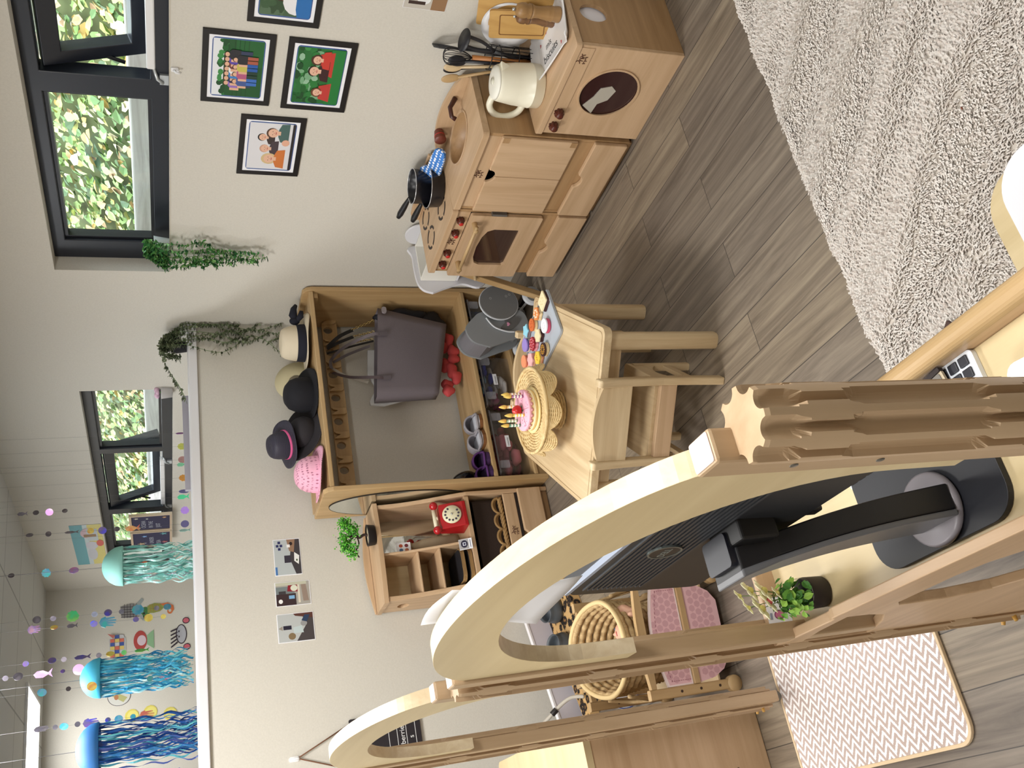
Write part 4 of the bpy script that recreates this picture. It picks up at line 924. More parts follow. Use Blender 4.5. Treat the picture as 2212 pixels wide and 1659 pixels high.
def chair(label, cx, cy, ang, cushion=False, legfix=0):
    """origin under the middle of the back, +x toward the seat front"""
    t = thing('play_chair', label, 'chair', (cx, cy, 0), ang, 'small wooden chairs at the play table'); W_ = L(t)
    for s_ in (-1, 1):
        mb = MB(); vs = []
        for k, (z, dx) in enumerate([(0, -.012), (.10, -.004), (.19, 0), (.30, -.006), (.385, -.016), (.393, -.012)]):
            w2 = .011 if k < 5 else .007
            for a, b_ in ((-w2-.004, -.011), (w2+.004, -.011), (w2+.004, .011), (-w2-.004, .011)): vs.append(W_ @ Vector((dx+a, s_*.117+b_, z)))
        fs = [(k*4+a, k*4+(a+1) % 4, (k+1)*4+(a+1) % 4, (k+1)*4+a) for k in range(5) for a in range(4)]+[(3, 2, 1, 0), (20, 21, 22, 23)]
        mb.add(vs, fs); mb.build('back_post', RUBW['z'], t, bevel=.004, seg=3)
        MB().rbox(.168, .192, s_*.110-.011, s_*.110+.011, 0, .186, .005, 'z', 3, M=W_).build('front_leg', RUBW['z'], t)
        MB().prism([(.010, .186), (.010, .118), (.022, .118)]+[(.022+.146*k/10, .118+.036*sin(pi*(k/10))**.8) for k in range(1, 10)]+[(.168, .118), (.170, .186)], s_*.110-.007, s_*.110+.007, XZ, M=W_).build('side_rail', RUBW['x'], t)
        MB().box(.004, .170, s_*.112-.006, s_*.112+.006, .070, .092, M=W_).build('stretcher', RUBW['x'], t)
    top = [(y, .372+.022*(1-(y/.106)**2)) for y in [-.106+.212*k/12 for k in range(13)]]
    MB().prism([(-.106, .285)]+top+[(.106, .285)], -.016, -.001, YZ, M=W_).build('backrest', RUBW['y'], t, bevel=.003)
    MB().box(-.008, .008, -.106, .106, .140, .192, M=W_).build('rear_rail', BEECH['y'], t, bevel=.002)
    MB().prism(rrect(.009, .200, -.120, .120, .012, 4), .188, .202, M=W_).build('seat', RUBW['x'], t, bevel=.004)
    arc = [(.100*cos(pi*k/12), .155-.040*sin(pi*k/12)) for k in range(13)]
    MB().prism([(.106, .188)]+[(.106, .120)]+arc[0:1]+arc[1:-1]+arc[-1:]+[(-.106, .120), (-.106, .188)], .176, .188, YZ, M=W_).build('front_rail', RUBW['y'], t) if False else MB().box(.176, .188, -.100, .100, .150, .187, M=W_).build('front_rail', RUBW['y'], t)
    if cushion: MB().prism(rrect(.02, .185, -.095, .095, .02, 4), .2025, .212, M=W_).build('seat_pad', mat((132, 132, 132), .9), t, bevel=.003)
    return t
chair('small wooden chair on the camera side of the play table', .995, 2.128, TA)
chair('small wooden chair on the far side of the play table, mostly hidden', 1.405, 2.565, TA+pi, True)
# ---- wicker cake stand
WK = wood('wicker', (226, 202, 152), (190, 160, 108), 'x', 3, .6)
CX, CY = 1.150, 2.350
t = thing('wicker_cake_stand', 'woven wicker cake stand with scalloped skirt on the table', 'cake stand', (CX, CY, .37))
mb = MB()
for k in range(11):
    z = .3755+k*.0068; r = .056-.014*sin(min(1, k/8)*pi/2)
    mb.tube([(CX+(r+.0014*(-1)**(i+k))*cos(2*pi*i/36), CY+(r+.0014*(-1)**(i+k))*sin(2*pi*i/36), z) for i in range(36)], .0042, 6, True)
mb.build('base', WK, t)
mb = MB()
for k in range(13):
    r = .026+k*.0079; z = .447+.010*(k/12)**2
    mb.tube([(CX+r*cos(2*pi*i/64), CY+r*sin(2*pi*i/64), z+.0016*(-1)**(i+k)) for i in range(64)], .0042, 6, True)
mb.prism(circ(CX, CY, .118, .118, 40), .442, .446); mb.build('plate', WK, t)
mb = MB()
def skirt(a, f):   # scalloped skirt hanging from the rim
    lob = abs(sin(a*4.0+.5))**.7
    r = .125+.012*f*lob; z = .459-f*(.006+.030*lob); return (CX+r*cos(a), CY+r*sin(a), z)
for k in range(7):
    mb.tube([skirt(2*pi*i/96, k/6) for i in range(96)], .0030, 5, True)
for i in range(72):
    a = 2*pi*i/72; mb.tube([skirt(a, q/4) for q in range(5)], .0026, 5)
mb.build('skirt', WK, t)
mb = MB(); mb.tube([(CX+.126*cos(2*pi*i/60), CY+.126*sin(2*pi*i/60), .4625) for i in range(60)], .0052, 6, True)
mb.build('rim_braid', WK, t)
# ---- cake
KZ = .4535; kx, ky = CX+.004, CY+.006
t = thing('toy_cake', 'wooden toy birthday cake with pink icing and candles on the stand', 'toy cake', (kx, ky, KZ))
MB().lathe([(.0001, 0), (.068, 0), (.070, .003), (.068, .006), (.0001, .006)], (kx, ky, KZ), 44).build('board', mat((232, 208, 150), .45), t)
mb = MB(); cols = [(228, 202, 146), (246, 236, 206), (228, 198, 140), (206, 160, 110)]
for k, (za, zb_) in enumerate(((.0062, .015), (.015, .018), (.018, .026))):
    mb.cur = k; mb.lathe([(.0001, za), (.061, za), (.061, zb_), (.0001, zb_)], (kx, ky, KZ), 44)
mb.build('sponge', [mat(c, .5) for c in cols], t)
PK = mat((240, 178, 196), .45)
MB().lathe([(.0001, .026), (.0618, .026), (.0618, .0335), (.058, .036), (.0001, .036)], (kx, ky, KZ), 44).build('icing', PK, t)
mb = MB()
for i in range(22):
    a = 2*pi*i/22; mb.lathe([(.0001, 0), (.0062, 0), (.0001, .0010)], seg=10, M=Matrix.Translation((kx+.0612*cos(a), ky+.0612*sin(a), KZ+.0265)) @ Matrix.Rotation(a, 4, 'Z') @ Matrix.Rotation(pi/2, 4, 'Y'))
mb.build('icing_drips', PK, t)
mb = MB()
for k in range(3): a = pi*k/3+.2; mb.box(-.058, .058, -.0005, .0005, .0361, .0366, M=Matrix.Translation((kx, ky, KZ)) @ Matrix.Rotation(a, 4, 'Z'))
mb.build('slice_lines', mat((150, 90, 96), .6), t)
mb = MB(); rr = random.Random(2)
for k in range(40):
    a, r = rr.uniform(0, 2*pi), .054*sqrt(rr.random()); mb.prism(circ(kx+r*cos(a), ky+r*sin(a), .0012, .0012, 6), KZ+.0361, KZ+.0369)
mb.build('sprinkles', mat((206, 120, 170), .5), t)
def candle(lb, dx, dy, c):
    x, y = kx+dx, ky+dy; t = thing('toy_candle', lb, 'toy candle', (x, y, KZ+.036), 0, 'toy candles on the cake'); mb = MB()
    for k in range(7): mb.cur = k % 2; mb.lathe([(.0001, k*.005), (.0047, k*.005), (.0047, k*.005+.005), (.0001, k*.005+.005)], (x, y, KZ+.0368), 14)
    mb.build('stick', [mat(c, .4), mat((240, 232, 220), .4)], t)
    MB().lathe([(.0001, 0), (.0048, .002), (.0062, .008), (.0052, .016), (.002, .024), (.0001, .027)], (x, y, KZ+.0718), 14).build('flame', mat((240, 206, 110), .45), t)
candle('purple striped toy candle on the kitchen side of the cake', .030, -.034, (160, 96, 140))
candle('yellow toy candle in front of the strawberry', -.022, -.014, (240, 206, 90))
candle('green striped toy candle nearest the telephone unit', -.034, .030, (90, 140, 110))
candle('toy candle partly hidden behind the strawberry', .022, .018, (226, 190, 120))
candle('toy candle at the back beside the purple one', .044, -.020, (200, 150, 110))
candle('toy candle at the back beside the green one', -.012, .044, (150, 170, 130))
t = thing('toy_strawberry', 'red wooden strawberry in the middle of the cake', 'toy strawberry', (kx, ky, KZ+.036))
MB().lathe([(.0001, 0), (.010, .001), (.016, .008), (.0155, .016), (.010, .025), (.0001, .030)], (kx, ky, KZ+.0368), 20).build('fruit', mat((200, 34, 30), .3), t)
mb = MB()
for k in range(6): a = k*pi/3; mb.add([(kx, ky, KZ+.038), (kx+.012*cos(a-.3), ky+.012*sin(a-.3), KZ+.0385), (kx+.020*cos(a), ky+.020*sin(a), KZ+.037), (kx+.012*cos(a+.3), ky+.012*sin(a+.3), KZ+.0385)], [(0, 1, 2, 3)])
mb.build('leaves', mat((96, 130, 96), .6), t)
# ---- biscuit tray
t = thing('biscuit_tray', 'grey metal-look tray of toy biscuits on the table corner', 'tray', (1.415, 2.325, .37))
P = [Vector((1.506, 2.229, 0)), Vector((1.333, 2.198, 0)), Vector((1.300, 2.455, 0)), Vector((1.478, 2.485, 0))]
def bil(u, v): return P[0].lerp(P[1], u).lerp(P[3].lerp(P[2], u), v)
mb = MB(); out = [(bil(u, v).x, bil(u, v).y) for u, v in rrect(0, 1, 0, 1, .06, 4)]; inn = [(bil(u, v).x, bil(u, v).y) for u, v in rrect(.035, .965, .025, .975, .05, 4)]
mb.prism(out, .3715, .3745); mb.build('base', mat((176, 184, 194), .4), t)
MB().prism(out, .3746, .3790, holes=[inn]).build('rim', mat((166, 174, 184), .35), t, bevel=.0012)
def bisc(nm, lb, u, v, r, shape, cb, ct, cream=None, deco=None):
    c = bil(u, v); t = thing('toy_biscuit', lb, 'toy biscuit', (c.x, c.y, .3765), 0, 'wooden toy biscuits on the tray')
    if shape == 'round': o = circ(c.x, c.y, r, r, 26)
    elif shape == 'flower': o = [(c.x+r*(1+.07*cos(a*9))*cos(a), c.y+r*(1+.07*cos(a*9))*sin(a)) for a in [2*pi*k/54 for k in range(54)]]
    elif shape == 'star': o = [(c.x+r*(1.05 if k % 2 == 0 else .72)*cos(pi*k/5+.4), c.y+r*(1.05 if k % 2 == 0 else .72)*sin(pi*k/5+.4)) for k in range(10)]
    elif shape == 'square': o = [(c.x+a*cos(.3)-b_*sin(.3), c.y+a*sin(.3)+b_*cos(.3)) for a, b_ in rrect(-r, r, -r*1.15, r*1.15, .004, 3)]
    else: o = [(c.x+r*(1+.10*cos(a*6))*cos(a), c.y+r*(1+.10*cos(a*6))*sin(a)) for a in [2*pi*k/48 for k in range(48)]]
    MB().prism(o, .3760, .3815).build('bottom_biscuit', mat(cb, .5), t, bevel=.001)
    sh = lambda f: [(c.x+(x-c.x)*f, c.y+(y-c.y)*f) for x, y in o]
    MB().prism(sh(.93), .3816, .3860).build('filling', mat(cream or cb, .5), t)
    MB().prism(sh(.98), .3861, .3910).build('top_biscuit', mat(ct, .4), t, bevel=.0012)
    if deco:
        mb = MB()
        for (dx, dy, rr_) in deco[1]: mb.prism(circ(c.x+dx*r, c.y+dy*r, rr_*r, rr_*r, 8), .3911, .3917)
        mb.build('topping', mat(deco[0], .5), t)
ring = lambda n, q, s_: [(q*cos(2*pi*k/n), q*sin(2*pi*k/n), s_) for k in range(n)]
TAN = (226, 200, 152); CHOC = (66, 34, 34)
bisc('b', 'square cream toy biscuit with chocolate filling at the far tip of the tray', .16, .12, .0225, 'square', CHOC, (240, 224, 182), CHOC, ((222, 202, 150), ring(6, .5, .08)))
bisc('b', 'orange and cream flower toy biscuit behind the white spiral one', .16, .36, .021, 'wavy', TAN, (226, 140, 76), (240, 220, 180), ((246, 236, 216), ring(8, .55, .16)))
bisc('b', 'white spiral toy biscuit with a deep pink edge', .55, .27, .023, 'round', (206, 80, 110), (246, 244, 248), (206, 80, 110), ((214, 206, 214), ring(12, .4, .05)))
bisc('b', 'dark orange round toy biscuit with red dots', .18, .56, .021, 'round', TAN, (212, 110, 56), TAN, ((180, 60, 40), [(.3, .2, .08), (-.3, .3, .08), (0, -.4, .08), (.4, -.3, .08), (-.4, -.1, .08)]))
bisc('b', 'cream wavy toy biscuit with dark chocolate filling in mid tray', .50, .50, .021, 'wavy', CHOC, (236, 220, 178), CHOC)
bisc('b', 'chocolate toy biscuit with yellow rays at the near edge', .84, .48, .022, 'round', TAN, (70, 40, 34), (226, 206, 160), ((222, 168, 60), ring(12, .62, .10)+ring(8, .36, .09)))
bisc('b', 'pale blue star toy biscuit at the back edge of the tray', .08, .76, .0225, 'star', (130, 110, 110), (150, 212, 232), (110, 96, 100))
bisc('b', 'dark red scalloped toy biscuit with pink dots', .46, .70, .022, 'flower', (226, 150, 160), (164, 36, 48), (226, 150, 160), ((236, 170, 180), ring(9, .7, .11)+ring(5, .3, .09)))
bisc('b', 'yellow wavy toy biscuit with orange squiggles', .80, .68, .021, 'wavy', (206, 140, 100), (240, 206, 74), (240, 190, 150), ((216, 150, 50), [(-.4, 0, .1), (-.2, .2, .1), (0, 0, .1), (.2, .2, .1), (.4, 0, .1)]))
bisc('b', 'plain purple round toy biscuit', .26, .90, .0225, 'round', (206, 180, 160), (156, 136, 208), (90, 76, 140))
bisc('b', 'pale pink wavy toy biscuit between the purple and yellow ones', .62, .88, .021, 'wavy', (206, 150, 120), (244, 184, 184), (214, 150, 130))
bisc('b', 'orange and red toy biscuit half hidden by the cake stand', .46, 1.06, .021, 'round', (222, 180, 140), (238, 150, 110), (196, 80, 70))
# ================================================================ DRESS-UP CUBBY
CL, CR_, CF, CB = 1.334, 2.262, 3.358, 3.655
t = thing('coat_cubby', 'large open wooden dress-up unit with hooks against the half wall', 'cubby', (1.8, 3.5, 0))
def cpanel(x0, x1):
    poly = [(CF, .0), (CF, .885), (CF+.006, .905), (CF+.028, .920), (CB, .920), (CB, 0)]
    return MB().prism(poly, x0, x1, YZ).build('side_panel', OAKY['z'], t, bevel=.003)
cpanel(CL, CL+.020); cpanel(CR_-.020, CR_)
a, b_ = CL+.0205, CR_-.0205
MB().box(a, b_, CF+.004, CB, .878, .896).build('hat_shelf', OAKY['x'], t, bevel=.003)
MB().box(a, b_, CF+.002, CB, .216, .234).build('seat_shelf', OAKY['x'], t, bevel=.003)
MB().box(a, b_, CF+.002, CB, .042, .058).build('bottom_shelf', OAKY['x'], t, bevel=.003)
MB().box(a, b_, CF+.020, CF+.032, .002, .042).build('kick_board', OAKY['x'], t)
MB().box(a, b_, CB-.012, CB, .90, .925).build('rear_lip', RUBW['x'], t)
MB().rbox(CR_-.045, CR_-.021, CF+.02, CF+.09, .856, .877, .005, 'x').build('support_block', OAKY['y'], t)
holes = [circ(1.410+.1125*k, .786, .017, .019, 20) for k in range(8)]
MB().prism(rrect(a, b_, .745, .812, .004, 2), CB-.045, CB-.030, XZ, holes=holes).build('hook_rail', OAKY['x'], t, bevel=.002)
for k in range(8):
    x = 1.41+.1125*k; mb = MB()
    mb.prism([(x+.028, .812), (x+.028, .760), (x+.034, .748), (x+.060, .748), (x+.060, .812), (x+.052, .806), (x+.046, .786), (x+.040, .800)], CB-.058, CB-.0455, XZ); mb.build('coat_hook', OAKY['x'], t, bevel=.002)
# oval mirror on the cubby's side
MIR = mat((225, 230, 228), .02, 1.0)
t = thing('oval_mirror', 'oval mirror fixed on the outer side of the dress-up unit', 'mirror', (CL, 3.51, .6))
oy, oz = 3.517, .590
MB().prism(circ(oy, oz, .118, .290, 48), CL-.005, CL-.0006, YZ).build('glass', MIR, t)
MB().prism(circ(oy, oz, .1205, .2925, 48), CL-.0054, CL-.0004, YZ, holes=[circ(oy, oz, .1182, .2902, 48)]).build('edge', mat((30, 26, 24), .5), t)
# ---- hats on top
HZ = .897
def hat(name, lb, x, y, crown, brim, M, m_, band=None, bandm=None, wave=0.0, seg=44, grp='dress-up hats on the top shelf', bm=None):
    """crown: profile list (r,z) from base up; brim outer radius; M places it"""
    t = thing(name, lb, 'hat', (x, y, HZ), 0, grp)
    MB().lathe(crown, seg=seg, M=M).build('crown', m_, t)
    mb = MB(); r0 = crown[0][0]; vs = []; n = seg; rings = 7
    for k in range(rings):
        f = k/(rings-1); r = r0*.96+(brim-r0*.96)*f
        for i in range(n):
            a = 2*pi*i/n; z = .004+wave*f*f*(sin(2*a+.6)*.6+sin(3*a)*.4)
            vs.append(M @ Vector((r*cos(a), r*sin(a), z)))
    fs = [(k*n+i, k*n+(i+1) % n, (k+1)*n+(i+1) % n, (k+1)*n+i) for k in range(rings-1) for i in range(n)]
    mb.smooth = True; mb.add(vs, fs); o = mb.build('brim', bm or m_, t); md = o.modifiers.new('s', 'SOLIDIFY'); md.thickness = .0035; md.offset = 1
    if band:
        z0, z1 = band; rr_ = lambda z: next(((ra+(rb-ra)*((z-za)/max(1e-6, zb-za))) for (ra, za), (rb, zb) in zip(crown, crown[1:]) if za <= z <= zb), crown[0][0])
        MB().lathe([(rr_(z0)+.0015, z0), (rr_(z0)+.003, z0+.002), (rr_(z1)+.003, z1-.002), (rr_(z1)+.0015, z1)], seg=seg, M=M).build('ribbon', bandm, t)
    return t
def TM(x, y, z, rx=0, ry=0, rz=0): return Matrix.Translation((x, y, z)) @ Matrix.Rotation(radians(rz), 4, 'Z') @ Matrix.Rotation(radians(rx), 4, 'X') @ Matrix.Rotation(radians(ry), 4, 'Y')
def crownp(r, h, taper=.86, dent=.0): return [(r, 0), (r*.985, h*.3), (r*(.5+.5*taper), h*.62), (r*taper, h*.82), (r*taper*.86, h*.95), (r*taper*.55, h), (r*.2, h*(1-dent)), (.0001, h*(1-dent))]
h = hat('sun_hat', 'cream sun hat with a wide navy ribbon and bow', 2.065, 3.49, crownp(.078, .105, .84, .06), .128, TM(2.065, 3.495, HZ+.013), mat((228, 216, 192), .8, bump=.3, bs=300), (.004, .040), mat((26, 28, 44), .9), .020)
mb = MB()
mb.ell((2.150, 3.455, HZ+.055), .018, .016, .022, 12, 7); mb.tube([(2.15, 3.455, HZ+.052), (2.175, 3.45, HZ+.060), (2.205, 3.445, HZ+.055), (2.222, 3.445, HZ+.045)], [.010, .018, .013, .008], 9); mb.tube([(2.145, 3.455, HZ+.05), (2.165, 3.44, HZ+.03), (2.185, 3.43, HZ+.026)], [.010, .014, .008], 8)
mb.build('bow', mat((24, 26, 40), .9), h)
hat('bowler_hat', 'black felt bowler hat lying beside the cream sun hat', 1.812, 3.49, [(.072, 0), (.073, .03), (.070, .055), (.060, .080), (.042, .096), (.02, .103), (.0001, .104)], .112, TM(1.812, 3.485, HZ+.022, rx=12, ry=-4), mat((18, 18, 26), .85, bump=.2, bs=500), None, None, .012)
hat('wide_brim_hat', 'wide black floppy hat lying under the straw hat', 1.660, 3.53, [(.066, 0), (.064, .03), (.05, .05), (.03, .058), (.0001, .06)], .120, TM(1.655, 3.520, HZ+.050, rx=36, ry=8), mat((38, 34, 38), .85), None, None, .012)
STR, nt, b = nodes('dark_straw'); tc = N(nt, 'ShaderNodeTexCoord'); wv = N(nt, 'ShaderNodeTexWave', Scale=90.0, Distortion=3.0, bands_direction='Z'); nt.links.new(tc.outputs['Object'], wv.inputs['Vector'])
nt.links.new(ramp(nt, wv.outputs['Fac'], [(.2, (30, 28, 40)), (.8, (62, 60, 78))]), b.inputs['Base Color']); b.inputs['Roughness'].default_value = .6
hat('straw_trilby', 'dark straw hat with a bright pink band tilted on top of the pile', 1.605, 3.55, crownp(.058, .078, .84, .04), .098, TM(1.622, 3.545, HZ+.118, rx=14, ry=-14), STR, (.0, .016), mat((226, 96, 150), .7), .012)
PS, nt, b = nodes('pink_open_weave'); tc = N(nt, 'ShaderNodeTexCoord'); mp = N(nt, 'ShaderNodeMapping'); mp.inputs['Scale'].default_value = (1, 1, .55); nt.links.new(tc.outputs['Object'], mp.inputs[0])
vo = N(nt, 'ShaderNodeTexVoronoi', Scale=105.0, Randomness=.15); nt.links.new(mp.outputs[0], vo.inputs['Vector'])
nt.links.new(ramp(nt, vo.outputs['Distance'], [(0, (150, 90, 112)), (.26, (176, 112, 136)), (.36, (238, 176, 200)), (1, (244, 188, 210))]), b.inputs['Base Color']); b.inputs['Roughness'].default_value = .8
hat('cloche_hat', 'pink open-weave straw hat at the mirror end of the top shelf', 1.452, 3.48, [(.074, 0), (.073, .025), (.069, .05), (.058, .074), (.040, .090), (.018, .097), (.0001, .098)], .112, TM(1.452, 3.470, HZ+.016, ry=4), PS, None, None, .014)
t = thing('straw_hat_brim', 'pale straw brim standing behind the cream sun hat', 'hat', (1.93, 3.62, HZ))
MB().lathe([(.030, 0), (.088, .003), (.0885, .006), (.030, .004)], seg=40, M=TM(1.945, 3.612, HZ+.050, rx=72)).build('brim', mat((206, 196, 160), .85), t)
# ---- bags hanging from the hooks
GB = mat((112, 104, 110), .6, bump=.2, bs=250)
t = thing('grey_tote_bag', 'large grey tote bag hanging from the hooks', 'bag', (1.98, 3.45, .3))
mb = MB(); F_ = [Vector((2.208, 3.440, .592)), Vector((1.768, 3.430, .652)), Vector((1.790, 3.455, .375)), Vector((2.125, 3.440, .292))]
n = 10; vs = []
for s_, yo in ((0, 0), (1, .070)):
    for j in range(n+1):
        for i in range(n+1):
            u, v = i/n, j/n; p = F_[0].lerp(F_[1], u).lerp(F_[3].lerp(F_[2], u), v)
            bulge = sin(pi*u)*sin(pi*min(1, v*.9+.1))*.016
            vs.append(p+Vector((0, yo*(1 if 0 < i < n else .9)+(-bulge if s_ == 0 else bulge), 0)))
m_ = (n+1)**2; fs = []
for s_ in (0, 1):
    for j in range(n):
        for i in range(n): q = s_*m_+j*(n+1)+i; f = (q, q+1, q+n+2, q+n+1); fs.append(f if s_ else f[::-1])
for i in range(n): fs.append((n*(n+1)+i, n*(n+1)+i+1, m_+n*(n+1)+i+1, m_+n*(n+1)+i)); fs.append((i*(n+1), (i+1)*(n+1), m_+(i+1)*(n+1), m_+i*(n+1))); fs.append((i*(n+1)+n, (i+1)*(n+1)+n, m_+(i+1)*(n+1)+n, m_+i*(n+1)+n))
mb.smooth = True; mb.add(vs, fs); mb.build('body', GB, t)
def strap(t, pts, w_, m_, nm='strap', th=.0022):
    P = smooth([Vector(p) for p in pts], 6); mb = MB(); vs = []
    for k, p in enumerate(P):
        d = (P[min(k+1, len(P)-1)]-P[max(0, k-1)]).normalized(); s_ = d.cross(Vector((0, 1, 0))); s_ = s_.normalized() if s_.length > .05 else Vector((1, 0, 0))
        for a, b_ in ((-1, -1), (1, -1), (1, 1), (-1, 1)): vs.append(p+s_*a*w_/2+Vector((0, b_*th/2, 0)))
    fs = [(k*4+a, k*4+(a+1) % 4, (k+1)*4+(a+1) % 4, (k+1)*4+a) for k in range(len(P)-1) for a in range(4)]+[(3, 2, 1, 0), tuple(len(vs)-4+i for i in range(4))]
    mb.add(vs, fs); return mb.build(nm, m_, t)
strap(t, [(2.065, 3.427, .600), (2.066, 3.430, .640), (2.050, 3.50, .74), (2.030, 3.578, .792), (1.985, 3.578, .796)], .014, GB)
strap(t, [(1.850, 3.420, .610), (1.858, 3.428, .650), (1.90, 3.50, .74), (1.965, 3.576, .795)], .014, mat((84, 72, 76), .55))
strap(t, [(2.06, 3.515, .63), (2.04, 3.55, .72), (2.02, 3.585, .785)], .012, mat((96, 88, 92), .55))
strap(t, [(1.88, 3.515, .66), (1.93, 3.55, .74), (1.99, 3.585, .790)], .012, mat((176, 170, 160), .55))
for x, z in ((2.065, .598), (1.850, .612)): MB().box(x-.009, x+.009, 3.418, 3.4215, z-.028, z+.004).build('strap_tab', mat((98, 90, 96), .5), t)
MB().rbox(2.170, 2.200, 3.417, 3.426, .560, .580, .008, 'y').build('side_tab', mat((150, 142, 146), .5), t)
t = thing('white_paper_bag', 'pale fabric bag sticking out behind the grey tote', 'bag', (1.9, 3.53, .6))
MB().prism([(2.05, .64), (1.93, .655), (1.86, .625), (1.80, .66), (1.78, .66), (1.775, .60), (1.80, .50), (2.05, .50)], 3.528, 3.545, XZ).build('body', mat((190, 190, 190), .8), t, bevel=.005)
t = thing('black_chain_bag', 'black bag with gold chain straps hanging beside the grey tote', 'bag', (2.15, 3.55, .45))
mb = MB(); rr = random.Random(4); mb.ell((2.196, 3.512, .470), .040, .055, .120, 22, 14, fn=lambda p: p*(1+.10*sin(p.z*60+p.x*40)+.05*sin(p.x*90)) ); mb.ell((2.176, 3.525, .345), .060, .045, .075, 18, 10, fn=lambda p: p*(1+.12*sin(p.z*50+p.x*60)))
mb.build('body', mat((20, 22, 32), .75), t)
GO = mat((206, 182, 120), .25, .9)
def chain(t, a, b_, nm='chain'):
    a, b_ = Vector(a), Vector(b_); L_ = (b_-a).length; k = int(L_/.0095); mb = MB(); d = (b_-a).normalized(); s1 = d.orthogonal().normalized(); s2 = d.cross(s1)
    for i in range(k):
        c = a+d*(i+.5)*L_/k; s_ = s1 if i % 2 else s2
        mb.tube([c+d*.0075*cos(q*pi/4)+s_*.0042*sin(q*pi/4) for q in range(8)], .0013, 5, True)
    return mb.build(nm, GO, t)
chain(t, (2.185, 3.505, .600), (2.160, 3.545, .695)); chain(t, (2.13, 3.51, .605), (2.130, 3.55, .690)); chain(t, (2.10, 3.525, .612), (2.105, 3.56, .700))
BK2 = mat((18, 16, 18), .6)
strap(t, [(2.160, 3.545, .690), (2.140, 3.57, .75), (2.100, 3.59, .800)], .016, BK2); strap(t, [(2.128, 3.55, .690), (2.110, 3.575, .76), (2.092, 3.592, .802)], .014, BK2); strap(t, [(2.088, 3.52, .61), (2.085, 3.56, .70), (2.070, 3.594, .805)], .009, BK2)
t = thing('coral_garment', 'coral red cloth hanging below the grey tote bag', 'clothing', (2.0, 3.56, .27))
mb = MB(); rr = random.Random(9)
for k in range(9):
    f = k/8; mb.ell((2.09-.26*f, 3.515+.01*sin(k*2), .272+.022*sin(k*1.9)+.03*f*f), .034, .018, .026, 12, 8, fn=lambda q: q*(1+.15*sin(q.x*130+k)+.1*sin(q.z*150)))
mb.build('cloth', mat((196, 74, 76), .85), t)
# ---- shoes on the seat shelf
SZ = .2345
def shoe(name, lb, cat, x, y, rz, L_, W2, h, mo, ms, mi, heel=0, grp=None, open_=.55, strapm=None):
    t = thing(name, lb, cat, (x, y, SZ), 0, grp); M = Matrix.Translation((x, y, SZ)) @ Matrix.Rotation(radians(rz), 4, 'Z')
    o = [(-L_/2, W2*.55), (-L_*.42, W2*.85), (-L_*.15, W2*.82), (L_*.15, W2), (L_*.38, W2*.85), (L_/2, W2*.35)]; o = o+[(a, -b_) for a, b_ in reversed(o)]
    o = [(p.x, p.y) for p in smooth([Vector((a, b_, 0)) for a, b_ in o+[o[0]]], 4)[:-1]]
    MB().prism(o, 0.001, .010, M=M).build('sole', ms, t, bevel=.002)
    if heel: MB().box(-L_*.48, -L_*.32, -W2*.5, W2*.5, 0.001, heel, M=M).build('heel', ms, t)
    n = len(o); vs = []; 
    for f, zz in ((1.0, .0102), (1.03, h*.45), (.93, h*.8), (.80, h)):
        for a, b_ in o:
            toe = max(0, (a/(L_/2)-(-.1))/1.1); vs.append(M @ Vector((a*f, b_*f, .0102+(zz-.0102)*(1-.50*toe))))
    fs = [(k*n+i, k*n+(i+1) % n, (k+1)*n+(i+1) % n, (k+1)*n+i) for k in range(3) for i in range(n)]
    mb = MB(); mb.smooth = True; mb.add(vs, fs); ob = mb.build('upper', mo, t); md = ob.modifiers.new('s', 'SOLIDIFY'); md.thickness = .002
    # toe cap closing the front, lining in the opening
    tp = [M @ Vector((a*.80, b_*.80, .0102+(h-.0102)*(1-.50*max(0, (a/(L_/2)+.1)/1.1))+.0005)) for a, b_ in o if a > L_*(open_-.5)]
    if len(tp) > 2: mb = MB(); mb.smooth = False; mb.add(tp, [tuple(range(len(tp)))]); mb.build('toe_cap', mo, t)
    MB().prism([(a*.86, b_*.86) for a, b_ in o], .0105, .014, M=M).build('insole', mi, t)
    return t
